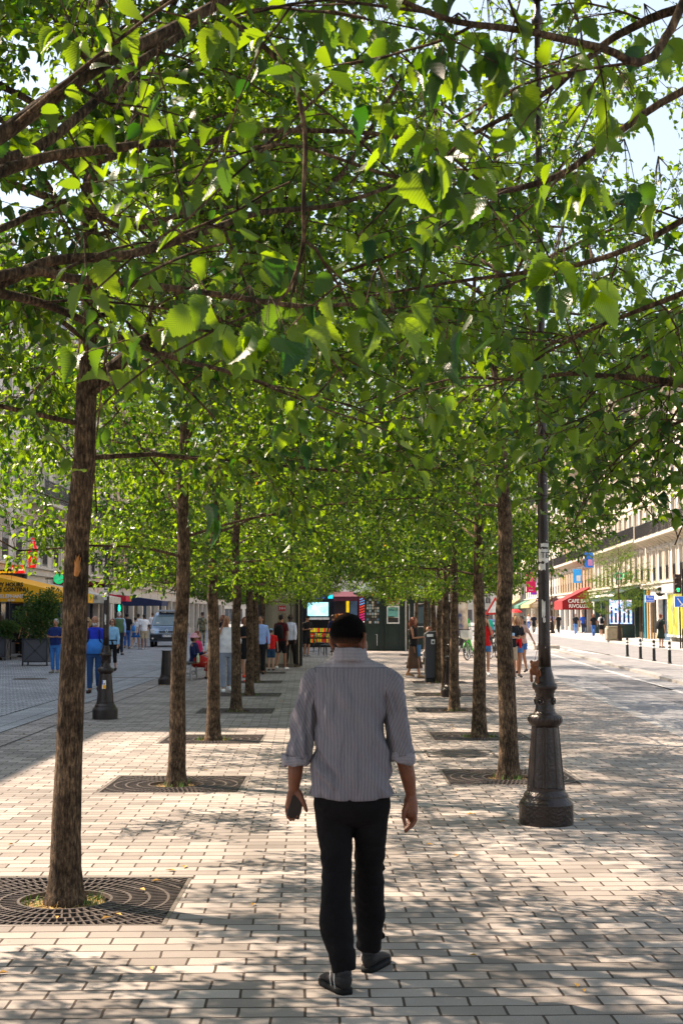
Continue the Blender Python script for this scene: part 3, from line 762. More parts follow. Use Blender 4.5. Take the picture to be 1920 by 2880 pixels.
limr = [
 (2.3, [D(1900, 900, 4.3), D(1568, 875, 4.6), D(1480, 862, 4.7), D(1400, 858, 4.8), D(1300, 852, 4.9), D(1200, 866, 5.0), D(1080, 860, 5.1)], .020, .005, .45, .5),
 (3.2, [D(1900, -60, 4.2), D(1568, 10, 4.2), D(1440, 62, 4.3), D(1380, 100, 4.3), D(1300, 170, 4.4), D(1200, 240, 4.5), D(1090, 300, 4.6), D(1000, 370, 4.7)], .020, .006, .45, .5),
 (2.9, [D(1900, 60, 3.9), D(1568, 200, 3.8), D(1400, 310, 3.8), D(1300, 385, 3.8), D(1200, 422, 3.8), D(1110, 435, 3.8), D(1030, 440, 3.8), D(930, 405, 3.9), D(860, 385, 4.0), D(700, 330, 4.1)], .014, .005, .3, .6),
 (2.7, [D(1900, 300, 4.4), D(1600, 480, 4.4), D(1450, 560, 4.4), D(1330, 600, 4.5), D(1200, 620, 4.6), D(1050, 640, 4.7), D(930, 660, 4.8)], .015, .005, .55, .42),
 (2.6, [D(1900, 500, 4.4), D(1600, 650, 4.2), D(1480, 700, 4.3), D(1380, 740, 4.5), D(1260, 800, 4.7)], .014, .005, .6, .42),
 (2.6, [D(1950, 800, 5.2), D(1700, 900, 5.6), D(1568, 960, 5.9), D(1460, 1010, 6.2), D(1380, 1090, 6.5)], .014, .004, 1.0, .3),
 (2.9, [D(1900, 560, 5.0), D(1640, 700, 5.4), D(1500, 800, 5.8), D(1380, 880, 6.2), D(1290, 980, 6.6)], .014, .004, 1.0, .3),
 (2.7, [D(1950, 680, 6.0), D(1700, 800, 6.4), D(1600, 880, 6.8), D(1520, 1000, 7.2), D(1500, 1130, 7.4)], .014, .004, 1.1, .28),
 (3.2, [D(1700, -120, 3.4), D(1500, 120, 3.2), D(1380, 100, 3.1), D(1200, 60, 3.0), D(1050, 40, 2.9), D(940, 0, 2.9), D(800, -60, 2.8)], .014, .005, .5, .45),
]
g3t = near_tree(42, near_right, 2.5, limr, '')
# clusters of big dark leaves close to the camera, each on a twig of the limb above it
def cluster(g, cx, cy, Y, n, spread, sz=(.062, .098), up=90):
    rr = g.r
    top = D(cx + rr.uniform(-30, 30), cy - up, Y + .05)
    for i in range(n):
        q = D(cx + rr.uniform(-1, 1) * spread, cy + rr.uniform(-.6, .6) * spread, Y + rr.uniform(-.12, .12))
        g.tubes.append(([top, top.lerp(q, .5) + Vector((0, 0, .015)), q], [.0018, .0013, .0008], 4))
        ax = Vector((rr.uniform(-.9, .9), rr.uniform(-.5, .5), -rr.uniform(.35, 1.1))); nm = Vector((rr.uniform(-.8, .8), rr.uniform(-1, .3), rr.uniform(.3, 1.2)))
        g.L.append((tuple(q), tuple(ax), tuple(nm), rr.uniform(*sz)))
for c in [(500, 20, 2.9, 7, 70), (690, 25, 2.9, 4, 55), (450, 700, 2.9, 6, 70), (560, 735, 2.7, 6, 60), (620, 760, 2.8, 4, 40), (380, 745, 3.1, 4, 35),
          (180, 60, 3.4, 5, 45), (250, 60, 3.4, 4, 40), (500, 365, 3.3, 5, 55), (170, 620, 3.2, 5, 50), (480, 1150, 3.9, 4, 35), (290, 245, 3.5, 3, 50), (60, 330, 3.8, 4, 60), (700, 720, 3.0, 5, 50)]:
    cluster(g0t, *c)
for c in [(850, 690, 2.9, 7, 60), (930, 700, 3.2, 4, 45), (1040, 110, 2.9, 8, 85), (1130, 60, 3.0, 5, 60), (920, 250, 3.0, 6, 70), (1000, 330, 2.9, 8, 75), (1050, 400, 2.9, 5, 60), (960, 290, 3.3, 5, 60),
          (1180, 170, 3.1, 6, 60), (1280, 600, 2.9, 6, 60), (1340, 640, 2.85, 5, 50), (1410, 400, 3.1, 5, 70), (1300, 430, 3.1, 5, 55), (1500, 440, 3.2, 5, 60), (1000, 790, 3.8, 6, 60), (1180, 800, 3.9, 5, 60), (1400, 230, 3.4, 5, 70), (1500, 90, 3.3, 5, 60), (1100, 740, 3.6, 5, 70), (870, 60, 3.3, 5, 50)]:
    cluster(g3t, *c)
for g, bs, lb in ((g0t, near_left, 'tree beside the camera whose long dark limbs cross the upper left of the picture'),
                  (g3t, near_right, 'tree beside the camera whose big serrated leaves hang across the upper right')):
    for pts, rad, n in g.tubes:
        for i in range(len(pts)): pts[i] = pts[i] - Vector((bs.x, bs.y, 0))
    g.L = [((l[0][0] - bs.x, l[0][1] - bs.y, l[0][2]),) + l[1:] for l in g.L]
    put_tree(bs, g.wood('trunk'), leaves_mesh('crown', g.L, 'near', M_LEAFN), lb)
for i, (x, y) in enumerate([(-1.7, -4.4), (-1.7, -9.6), (1.75, -4.6), (1.8, -9.8)]):  # unseen trees, added to keep skylight off surfaces that face the camera
    v = VAR[i % 3]; put_tree(Vector((x, y, 0)), v[0], v[1], 'unseen tree added to the %s row %s behind the camera' % (['left', 'left', 'right', 'right'][i], ['just', 'farther', 'just', 'farther'][i]), rz=i * 1.3)
print('near leaves', len(g0t.L), len(g3t.L), len(g1.L), len(g2.L))
# ------------------------------------------------------------ buildings
M_STONE = [mat('cream_limestone', (.56, .49, .39), .85, var=.10, scale=.6, bump=.15, bscale=30),
           mat('pale_limestone', (.62, .57, .49), .85, var=.10, scale=.6, bump=.15, bscale=30),
           mat('white_render', (.68, .65, .60), .85, var=.08, scale=.5),
           mat('warm_plaster', (.52, .42, .31), .85, var=.10, scale=.5)]
M_TRIM = mat('stone_trim', (.60, .54, .45), .8, var=.08, scale=2)
M_ZINC = mat('zinc_roof', (.17, .19, .22), .5, metal=.3, var=.15, scale=1.5)
M_GLASS = mat('window_glass', (.035, .045, .06), .12, var=.3, scale=.7, spec=.8)
M_FRAME = mat('white_joinery', (.60, .57, .52), .6, var=.08)
M_RAIL = mat('wrought_iron', (.025, .025, .028), .5, var=.2)
M_DARK = mat('dark_interior', (.02, .018, .016), .9, var=.4, scale=1)
M_SHUT = mat('tan_shutters', (.42, .30, .18), .8, var=.12, scale=3)
def win_meshes():
    w_, h_ = 1.15, 2.0
    f = MB()
    for s_ in (-1, 1): f.box((s_ * (w_ / 2 - .05), 0, h_ / 2), (.10, .08, h_)); 
    for z in (.05, h_ - .05, h_ * .68): f.box((0, .004, z), (w_ - .2, .07, .08))
    f.box((0, -.004, h_ / 2), (.10, .07, h_ - .2))
    p = MB(); p.box((0, .035, h_ / 2), (w_ - .12, .02, h_ - .1))
    r = MB()
    r.box((0, -.22, .92), (w_ + .1, .04, .04)); r.box((0, -.22, .10), (w_ + .1, .03, .03))
    for k in range(11): r.box((-w_ / 2 + k * w_ / 10, -.22, .51), (.018, .018, .80))
    for s_ in (-1, 1):
        for z in (.10, .92): r.box((s_ * (w_ / 2 + .04), -.11, z), (.02, .2, .02))
    s = MB()
    s.box((0, -.27, h_ / 2), (.44, .04, h_))
    for k in range(16): s.box((0, -.297, .12 + k * .118), (.36, .012, .03))
    return [x.mesh(nm) for x, nm in ((f, 'window'), (p, 'pane'), (r, 'railing'), (s, 'shutter'))]
WM = win_meshes()
for me, mt_ in zip(WM, (M_FRAME, M_GLASS, M_RAIL, M_SHUT)): me.materials.append(mt_); fixn(me)
def building(origin, rz, length, label, group, floors=5, bays=None, stone=0, gh=3.8, fh=3.0, depth=11, roof=True, shut=False, rails=True, balc=(1, 4), shop='plain', name='apartment_building', shopmat=None, detail=True, bayw=2.3):
    o = thing(name, origin, label, 'building', group, rz)
    n = bays or int(length / bayw); bw = length / n; H = gh + fh * floors
    ww, wh = 1.15, 2.0; S = M_STONE[stone]
    xs = [0.0]; 
    for i in range(n): c = (i + .5) * bw; xs += [c - ww / 2, c + ww / 2]
    xs.append(length); zs = [gh]
    for j in range(floors): zs += [gh + j * fh + .25, gh + j * fh + .25 + wh]
    zs.append(H)
    m = MB()
    for i in range(len(xs) - 1):
        for j in range(len(zs) - 1):
            if i % 2 == 1 and j % 2 == 1:
                x0, x1, z0, z1 = xs[i], xs[i + 1], zs[j], zs[j + 1]; d = .28
                m.quad((x0, 0, z0), (x0, d, z0), (x0, d, z1), (x0, 0, z1)); m.quad((x1, d, z0), (x1, 0, z0), (x1, 0, z1), (x1, d, z1))
                m.quad((x0, d, z0), (x0, 0, z0), (x1, 0, z0), (x1, d, z0)); m.quad((x0, 0, z1), (x0, d, z1), (x1, d, z1), (x1, 0, z1))
            else: m.quad((xs[i], 0, zs[j]), (xs[i + 1], 0, zs[j]), (xs[i + 1], 0, zs[j + 1]), (xs[i], 0, zs[j + 1]))
    m.quad((0, 0, gh), (0, depth, gh), (0, depth, H), (0, 0, H)); m.quad((length, depth, gh), (length, 0, gh), (length, 0, H), (length, depth, H))
    m.quad((0, depth, gh), (length, depth, gh), (length, depth, H), (0, depth, H)); m.quad((0, 0, H), (length, 0, H), (length, depth, H), (0, depth, H))
    # room backs a little behind the openings
    m.quad((0, .45, gh), (length, .45, gh), (length, .45, H), (0, .45, H))
    w_ = m.build('wall', S, o)
    tr = MB(); tr.box((length / 2, -.09, gh - .12), (length, .30, .28)); tr.box((length / 2, -.16, gh + .09), (length, .42, .10))
    tr.box((length / 2, -.14, H - .12), (length, .4, .2)); tr.box((length / 2, -.22, H + .05), (length, .56, .12))
    for j in range(1, floors): tr.box((length / 2, -.04, gh + j * fh - .25), (length, .10, .12))
    if detail:
        for i in range(n + 1):
            if i % 3 == 0: tr.box((min(max(i * bw, .16), length - .16), -.035, (gh + H) / 2 + .1), (.26, .08, H - gh - .5))
        for i in range(n):
            for j in range(floors):
                c = (i + .5) * bw; z0 = gh + j * fh + .25
                for s_ in (-1, 1): tr.box((c + s_ * (ww / 2 + .08), -.03, z0 + wh / 2), (.13, .07, wh + .1))
                tr.box((c, -.05, z0 + wh + .12), (ww + .4, .12, .14))
    tr.build('cornice', M_TRIM, o)
    for j in range(floors):
        for i in range(n):
            q = link('window', WM[0], o, ((i + .5) * bw, .2, gh + j * fh + .25)); link('pane', WM[1], q)
            if rails and j not in balc: link('railing', WM[2], q)
            if shut:
                for s_ in (-1, 1): link('shutter', WM[3], q, (s_ * (ww / 2 + .27), 0, 0))
    for j in balc:
        if j >= floors: continue
        z = gh + j * fh
        b = MB(); b.box((length / 2, -.42, z + .08), (length - .3, .84, .16))
        for i in range(n * 2): b.prism([(-.75, z), (-.0, z), (-.0, z - .42), (-.12, z - .40)], 'x', .14, Matrix.Translation(((i + .5) * bw / 2, 0, 0)))
        bo = b.build('balcony', M_TRIM, o)
        r = MB(); r.box((length / 2, -.80, z + 1.08), (length - .3, .05, .05)); r.box((length / 2, -.80, z + .24), (length - .3, .03, .03))
        for k in range(int(length / .14)): r.box((.2 + k * .14, -.80, z + .65), (.02, .02, .84))
        r.build('railing', M_RAIL, bo)
    if roof:
        rf = MB(); a = H + .11
        rf.prism([(-.1, a), (1.3, a + 2.6), (depth - 1.3, a + 2.6), (depth, a)], 'x', length)
        ro = rf.build('roof', M_ZINC, o)
        for i in range(0, n, 2):
            d = MB(); c = (i + .5) * bw; d.box((c, .55, a + 1.0), (1.2, 1.0, 1.7)); d.box((c, .5, a + 1.92), (1.4, 1.2, .12)); dm = d.build('dormer', M_TRIM, ro)
            p = MB(); p.box((c, .03, a + 1.0), (.8, .06, 1.3)); p.build('pane', M_GLASS, ro)
        for x in (.8, length * .55):
            ch = MB(); ch.box((x, depth / 2, a + 3.6), (.8, 2.4, 2.2)); 
            for k in range(4): ch.lathe([(.13, 4.7 + a), (.11, 5.3 + a)], 8, (x, depth / 2 - .9 + k * .6, 0))
            ch.build('chimney', M_STONE[3], ro)
    # ground floor
    g = MB(); sm = shopmat or M_TRIM
    nb = max(2, int(length / 4.2)); sw = length / nb
    for i in range(nb + 1): g.box((min(max(i * sw, .25), length - .25), .12, gh / 2 - .14), (.5, .45, gh - .28))
    g.box((length / 2, .14, gh - .62), (length, .40, .68)); g.box((length / 2, depth / 2 + .6, gh / 2 - .02), (length, depth - .8, gh - .3))
    go = g.build('ground_floor', sm, o)
    for i in range(nb):
        s_ = MB(); c = (i + .5) * sw; s_.box((c, .26, .25), (sw - .5, .16, .5))
        for k in range(4): s_.box((c - (sw - .5) / 2 + .04 + k * (sw - .58) / 3, .26, 1.65), (.07, .12, 2.3))
        so = s_.build('shop_window', mat('shop_joinery_%d' % ((i + stone) % 4), [(.05, .05, .06), (.28, .22, .14), (.04, .09, .16), (.45, .42, .36)][(i + stone) % 4], .6), o)
        p = MB(); p.box((c, .29, 1.65), (sw - .5, .02, 2.26)); p.build('pane', M_GLASS, so)
    o['_L'] = length
    del o['_L']
    return o
# right-hand row: facade line X = 16 + .055 Y, origin at the far end, local x runs towards the camera
def fx(Y): return 16 + .055 * Y
AR = math.atan(.055)
def right_row(y0, y1, label, **k):
    """building between depth y0 (near) and y1 (far)"""
    L_ = (y1 - y0) * math.sqrt(1 + .055 ** 2) - .06
    return building((fx(y1), y1, 0), -math.pi / 2 - AR, L_, label, 'sunlit apartment buildings along the right side of the street', **k)
rb = []
rb.append(right_row(38, 66, 'nearest right building, mostly outside the frame beyond the traffic light', stone=1))
rb.append(right_row(66.2, 94, 'cream stone building over the yellow shop window at the right edge', stone=1, gh=3.7, shopmat=mat('white_shop_piers', (.66, .64, .60), .8)))
rb.append(right_row(94.3, 121, 'cream building with long bracketed balcony above the dark green shop', stone=0, shopmat=mat('green_shop_front', (.02, .055, .05), .5)))
rb.append(right_row(121.3, 150, 'white building above the red cafe awning', stone=2, shut=True, shopmat=M_STONE[2]))
rb.append(right_row(150.3, 196, 'pale building beyond the red cafe awning with rows of windows', stone=1, detail=False, bays=15))
rb.append(right_row(196.3, 250, 'distant sunlit building at the far end of the right row', stone=0, detail=False, bays=16))
# left-hand row: facade at X = -14.3, origin at the near end, local x runs away
def left_row(y0, y1, label, **k):
    return building((-14.3, y0, 0), math.pi / 2, y1 - y0 - .06, label, 'shaded buildings along the left street', **k)
lbl = [left_row(30.2, 46, 'left building just outside the frame before the yellow awning cafe', stone=3, floors=4, balc=(), detail=False),
       left_row(46.2, 61, 'pale building with the yellow awning cafe at the left edge', stone=2, floors=4, balc=(), shopmat=M_DARK),
       left_row(61.2, 84, 'cream building with a stone ledge behind the green ring sign', stone=1, floors=4, balc=(1,), shopmat=M_STONE[1]),
       left_row(84.2, 118, 'tan building beyond the beige bar awning on the left', stone=3, floors=4, balc=(), shut=True, detail=False),
       left_row(118.2, 165, 'distant left building seen above the crowd and the van', stone=1, floors=4, balc=(), detail=False, bays=18)]
left_row(17.5, 30, 'low flat roofed left building nearest the camera, outside the frame', stone=1, floors=3, fh=2.9, roof=False, balc=(), detail=False)
building((-40, 255, 0), 0, 26, 'far building closing the left street behind the crowd', 'buildings closing the view', stone=3, floors=4, balc=(2,), detail=False)
building((-13.5, 205, 0), 0, 28, 'far pale building behind the kiosks in the middle of the view', 'buildings closing the view', stone=2, floors=5, balc=(2,), detail=False)
building((15, 285, 0), 0, 34, 'far building facing us at the end of the road on the right', 'buildings closing the view', stone=1, floors=5, balc=(1, 4), detail=False)

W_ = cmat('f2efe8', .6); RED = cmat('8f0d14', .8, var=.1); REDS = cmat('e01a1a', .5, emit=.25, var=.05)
def on_right(Y, out, z):            # point in front of the right facade at depth Y, `out` metres from it
    return Vector((fx(Y) - out, Y, z))
def awning(parent, y0, y1, out, zt, zb, val, m, side='right', X=None, name='awning'):
    """sloped canvas with end panels and a valance; world coordinates, parented"""
    a = MB()
    def p(Y, o_, z):
        return (fx(Y) - o_, Y, z) if side == 'right' else (X + o_, Y, z)
    t = .05
    A, B, Cc, Dd = p(y0, .05, zt), p(y0, out, zb + val), p(y1, out, zb + val), p(y1, .05, zt)
    E, F = p(y0, out, zb), p(y1, out, zb); G_, H_ = p(y0, .05, zb), p(y1, .05, zb)
    a.quad(A, B, Cc, Dd); a.quad(B, E, F, Cc)                        # slope, front valance
    a.add([A, B, E, G_], [(0, 1, 2, 3)]); a.add([Dd, Cc, F, H_], [(0, 1, 2, 3)])   # end panels
    o = bpy.data.objects.new(name, a.mesh(name)); C.objects.link(o); o.data.materials.append(m)
    s = o.modifiers.new('thick', 'SOLIDIFY'); s.thickness = .03
    return o
def adopt(o, parent):
    """parent a world-space object, keeping its place"""
    bpy.context.view_layer.update()
    o.parent = parent; o.matrix_parent_inverse = parent.matrix_world.inverted(); return o
FWD = (math.pi / 2, 0, 0)          # text standing up and facing the camera
# cafe bar with the red awning
aw = awning(None, 123.6, 130.8, 2.65, 4.25, 2.2, .75, RED); adopt(aw, rb[3]); aw['label'] = 'red cafe awning with white lettering'
for s_, z, x in (('CAFE BAR', 2.96, 21.05), ('RIVOLUX', 2.50, 21.05)):
    adopt(text('lettering', s_, .47, W_, loc=(x + .55, 123.52, z), rot=FWD, sx=.92, depth=.02, bold=.008), aw)
# dark green shop with the bright picture screen
aw = awning(None, 95.2, 108, 2.1, 3.75, 2.75, .35, cmat('0d2f2c', .8)); adopt(aw, rb[2]); aw['label'] = 'dark green shop awning with pale edge'
e = MB(); e.box((0, 0, 0), (.08, 13.0, .16)); eo = e.build('awning_edge', W_, None, loc=(fx(101.6) - 2.12, 101.6, 3.12)); eo.rotation_euler = (0, 0, -AR); adopt(eo, aw)
def screen_mat(name, h1, h2, h3, scale, emit=.9):
    m = bpy.data.materials.new(name); m.use_nodes = True; n = m.node_tree; L = n.links.new; b = n.nodes['Principled BSDF']
    tc = node(n, 'ShaderNodeTexCoord'); nz = node(n, 'ShaderNodeTexNoise'); nz.inputs['Scale'].default_value = scale; nz.inputs['Detail'].default_value = 3; L(tc.outputs['Object'], nz.inputs['Vector'])
    rp = node(n, 'ShaderNodeValToRGB'); e = rp.color_ramp.elements; e[0].position = .38; e[0].color = lin(hexc(h1)); e[1].position = .62; e[1].color = lin(hexc(h3)); x = e.new(.5); x.color = lin(hexc(h2))
    L(nz.outputs[0], rp.inputs[0]); L(rp.outputs[0], b.inputs['Base Color']); L(rp.outputs[0], b.inputs['Emission Color']); b.inputs['Emission Strength'].default_value = emit; b.inputs['Roughness'].default_value = .3
    return m
def panel(name, c, wd, h, m, label, cat, frame=None, rz=0.0, fw=.08, depth=.08, post=None, group=None):
    """framed upright panel facing the camera: thing > frame, face"""
    o = thing(name, c, label, cat, group, rz)
    f = MB()
    for s_ in (-1, 1): f.box((s_ * (wd / 2 + fw / 2), 0, 0), (fw, depth, h + 2 * fw)); f.box((0, 0, s_ * (h / 2 + fw / 2)), (wd, depth, fw))
    f.box((0, depth * .3, 0), (wd, depth * .3, h)); f.build('frame', frame or M_RAIL, o)
    p = MB(); p.box((0, -.008, 0), (wd - .004, .02, h - .004)); p.build('face', m, o)
    if post:
        q = MB(); q.lathe([(post, -c[2]), (post, -h / 2 - fw)], 10); q.build('post', frame or M_RAIL, o)
    return o
pA = G(1747, 1794); 
so_ = panel('picture_screen', (19.85, 96.5, 1.95), 1.6, 1.75, screen_mat('screen_picture', '#6f8fd6', '#a9c4ee', '#e8b9c4', 3.2), 'tall blue picture screen in front of the dark green shop', 'screen', M_RAIL)
bs = MB(); bs.box((0, .05, -1.42), (1.9, .5, .9)); bs.build('base', cmat('15302c', .6), so_)
cl = MB()
for k in range(5): cl.box((-.65 + k * .3, -.03, -.35 - .1 * (k % 2)), (.16, .012, .9 - .2 * (k % 2))); cl.ball((-.65 + k * .3, -.03, .25 - .1 * (k % 2)), (.08, .012, .1), 8, 6)
cl.build('printed_figures', cmat('23366e', .6), so_)
# yellow shop window and pale blind at the right edge
ys_ = MB(); 
def local_right(b, y1, Y): return (y1 - Y) * math.sqrt(1 + .055 ** 2)
lx = local_right(rb[1], 94, 82.6); ys_.box((lx, -.08, 1.72), (5.4, .12, 2.5)); yo = ys_.build('shop_window', screen_mat('yellow_shop_display', '#7d7a08', '#b5ae12', '#d8cf3a', 1.1, .35), rb[1]); yo['label'] = 'bright yellow shop window'
fr_ = MB()
for dx in (-2.72, -.9, .9, 2.72): fr_.box((lx + dx, -.10, 1.75), (.08, .2, 2.7))
fr_.box((lx, -.10, 3.06), (5.5, .22, .14)); fr_.box((lx, -.1, .42), (5.5, .3, .14)); fr_.build('frame', W_, yo)
lx2 = local_right(rb[1], 94, 83); bl = MB(); bl.box((lx2, -.25, 3.35), (5.6, .4, .55)); bl.build('blind_box', cmat('b9bdc2', .6), rb[1])
tc_ = MB(); tc_.box((local_right(rb[1], 94, 93.5), -.1, 1.75), (.3, .3, 3.4)); tc_.build('teal_pillar', cmat('1f7f96', .6), rb[1])
tc_ = MB(); tc_.box((local_right(rb[1], 94, 92.4), -.1, 1.7), (.35, .3, 3.4)); tc_.build('yellow_pillar', cmat('b98a2e', .6), rb[1])
# round black sign with white lettering, blue street sign, green glasses sign, banners
def sign_round(c, r, m, label, txt=None, ts=.3):
    o = thing('round_sign', c, label, 'sign'); d = MB()
    d.lathe([(r * .9, -.09), (r, -.05), (r, .05), (r * .9, .09)], 28, M=Matrix.Rotation(math.pi / 2, 4, 'X')); d.build('disc', m, o, smooth=True)
    b = MB(); b.box((r + .2, 0, 0), (.5, .05, .05)); b.build('bracket', M_RAIL, o)
    if txt: text('lettering', txt, ts, W_, o, (0, -.11, 0), FWD, depth=.01, bold=.006)
    return o
sign_round((20.45, 87.0, 3.2), .30, cmat('0a0a0c', .35), 'round black projecting shop sign with white lettering', 'éram', .27)
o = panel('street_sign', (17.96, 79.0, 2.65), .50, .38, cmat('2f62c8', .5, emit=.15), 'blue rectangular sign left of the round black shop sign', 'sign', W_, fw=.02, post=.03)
text('lettering', 'Place', .16, W_, o, (0, -.03, .08), FWD); text('lettering', 'Baudoyer', .13, W_, o, (0, -.03, -.1), FWD)
gg = thing('glasses_sign', (20.3, 97.5, 4.5), 'green looping sign shaped like a pair of glasses above the shops', 'sign')
m = MB()
for s_ in (-1, 1):
    pts = [Vector((s_ * (.36 + .30 * math.cos(a)), 0, .22 * math.sin(a))) for a in [i * math.pi / 10 for i in range(21)]]; m.tube(pts, .045, 6)
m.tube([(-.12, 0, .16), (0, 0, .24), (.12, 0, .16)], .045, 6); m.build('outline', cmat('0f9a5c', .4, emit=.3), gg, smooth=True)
m = MB(); m.box((.85, 0, 0), (.5, .04, .04)); m.build('bracket', M_RAIL, gg)
# hanging banners
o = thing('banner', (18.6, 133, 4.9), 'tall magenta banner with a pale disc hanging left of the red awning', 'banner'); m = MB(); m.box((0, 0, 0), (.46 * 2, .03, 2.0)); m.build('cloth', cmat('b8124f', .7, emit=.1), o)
m = MB(); m.lathe([(.26, 0), (.26, .01)], 20, M=Matrix.Translation((0, -.03, .3)) @ Matrix.Rotation(math.pi / 2, 4, 'X')); m.build('disc', cmat('e0628c', .7), o); text('lettering', 'coo', .26, W_, o, (0, -.03, -.75), FWD)
for i, (px, py, Y, hx, lb) in enumerate([(1655, 1575, 108, '2f74d8', 'blue and pink banner hanging among the leaves above the red awning'), (1622, 1620, 118, '39a0e8', 'light blue banner low among the leaves above the red awning'), (1500, 1640, 140, '7c2fb0', 'small purple sign beside the big lamp post')]):
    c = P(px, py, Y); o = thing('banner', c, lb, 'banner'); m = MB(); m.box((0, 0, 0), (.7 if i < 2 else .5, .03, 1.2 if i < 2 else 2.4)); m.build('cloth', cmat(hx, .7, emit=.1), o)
    m = MB(); m.box((.1, -.03, -.2), (.36, .01, .5)); m.build('print', cmat(['e29ad0', 'e8f0f8', 'd9c8f0'][i], .7), o)
# small shops further along the right side
for i, (y0, y1, hx, txt, tcol, zt) in enumerate([(152, 165, '5a4a34', None, None, 3.9), (170, 184, 'a8946a', None, None, 3.9), (188, 200, '4a7a68', None, None, 3.8), (204, 222, 'b8a064', None, None, 4.2)]):
    a = awning(None, y0, y1, 1.8, zt, 2.6, .4, cmat(hx, .7)); adopt(a, rb[4] if y1 < 196 else rb[5])
adopt(text('lettering', 'ADPLUS', .75, cmat('5a1c56', .6), loc=(22.9, 151.0, 3.35), rot=FWD, depth=.02, bold=.01), rb[4])
# ------------------------------------------------------------ left side shops
YEL = cmat('ffb61c', .8, var=.05); LX = -14.3
aw = awning(None, 52, 58.5, 3.6, 3.42, 2.22, .36, YEL, 'left', LX); adopt(aw, lbl[1]); aw['label'] = 'yellow cafe awning with black and white lettering'
BLK = cmat('1a1206', .7)
for s_, z, sz, m_, x in (('HAPPY HOURS', 2.87, .215, BLK, -12.88), ('SERVICE CONTINU', 2.68, .215, BLK, -12.88), ("L'ELEPHANT", 2.42, .20, W_, -12.68), ('du Nil', 2.28, .11, W_, -12.66)):
    adopt(text('lettering', s_, sz, m_, loc=(x, 51.93, z), rot=FWD, depth=.008, bold=.006 if m_ is BLK else .002, sx=.95), aw)
for x in (-12.1, -11.5):
    q = MB(); q.box((x, 52.3, 1.1), (.09, .09, 2.2)); adopt(q.build('awning_post', cmat('b98a4a', .7), None), lbl[1])
aw2 = awning(None, 62.0, 66.1, 3.55, 3.25, 2.25, .3, cmat('cfc6b4', .85), 'left', LX); adopt(aw2, lbl[2]); aw2['label'] = 'beige bar awning'
adopt(text('lettering', 'BAR', .24, cmat('6b6459', .8), loc=(-11.35, 61.93, 2.5), rot=FWD, depth=.006), aw2)
aw3 = awning(None, 67, 74, 2.6, 3.6, 3.2, .1, cmat('6d1220', .8), 'left', LX); adopt(aw3, lbl[2])
aw4 = awning(None, 86, 89, 2.9, 3.0, 2.3, .3, cmat('1e2a50', .8), 'left', LX); adopt(aw4, lbl[3])
aw5 = awning(None, 78, 80, 1.9, 3.0, 2.5, .3, cmat('c9243a', .8), 'left', LX); adopt(aw5, lbl[2])
# fronts: warm lit cafe interior glimpses
def sign_box(name, c, wd, h, m, txt, tm, label, ts, rz=0, shear=0.0):
    o = thing(name, c, label, 'sign'); b = MB(); b.box((0, 0, 0), (wd, .12, h)); bo = b.build('board', m, o); text('lettering', txt, ts, tm, o, (0, -.07, 0), FWD, depth=.01, shear=shear, bold=.003)
    q = MB(); q.box((-wd / 2 - .15, 0, 0), (.3, .04, .04)); q.build('bracket', M_RAIL, o); return o
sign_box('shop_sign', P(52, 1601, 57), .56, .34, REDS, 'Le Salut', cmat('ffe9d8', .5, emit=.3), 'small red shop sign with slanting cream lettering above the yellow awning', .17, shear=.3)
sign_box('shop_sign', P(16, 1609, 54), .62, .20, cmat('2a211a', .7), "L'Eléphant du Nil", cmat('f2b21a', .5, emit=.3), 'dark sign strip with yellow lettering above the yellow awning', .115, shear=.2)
tb = thing('tabac_sign', P(94, 1555, 56), 'tall red lozenge tobacconist sign on the left wall', 'sign')
m = MB(); m.prism([(-.16, -.62), (.12, -.62), (.2, 0), (.04, .62), (-.05, .62), (-.2, 0)], 'y', .1, Matrix.Translation((0, -.05, 0))); m.build('board', REDS, tb)
for k, ch in enumerate('TABAC'): text('lettering', ch, .21, W_, tb, (.0, -.06, .45 - k * .22), FWD, depth=.01, bold=.006)
m = MB(); m.box((-.35, 0, .1), (.4, .04, .04)); m.build('bracket', M_RAIL, tb)
gs = thing('ring_sign', P(166, 1628, 60), 'round bright green ring sign beside the thick front-left trunk', 'sign')
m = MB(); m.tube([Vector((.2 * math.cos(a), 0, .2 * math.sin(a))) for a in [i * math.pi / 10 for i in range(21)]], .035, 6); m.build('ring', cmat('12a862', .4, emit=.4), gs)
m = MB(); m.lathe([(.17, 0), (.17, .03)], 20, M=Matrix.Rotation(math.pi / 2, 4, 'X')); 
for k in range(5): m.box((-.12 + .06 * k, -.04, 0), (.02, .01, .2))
m.build('disc', cmat('3cc98a', .5, emit=.2), gs); m = MB(); m.box((-.4, 0, 0), (.4, .04, .04)); m.build('bracket', M_RAIL, gs)
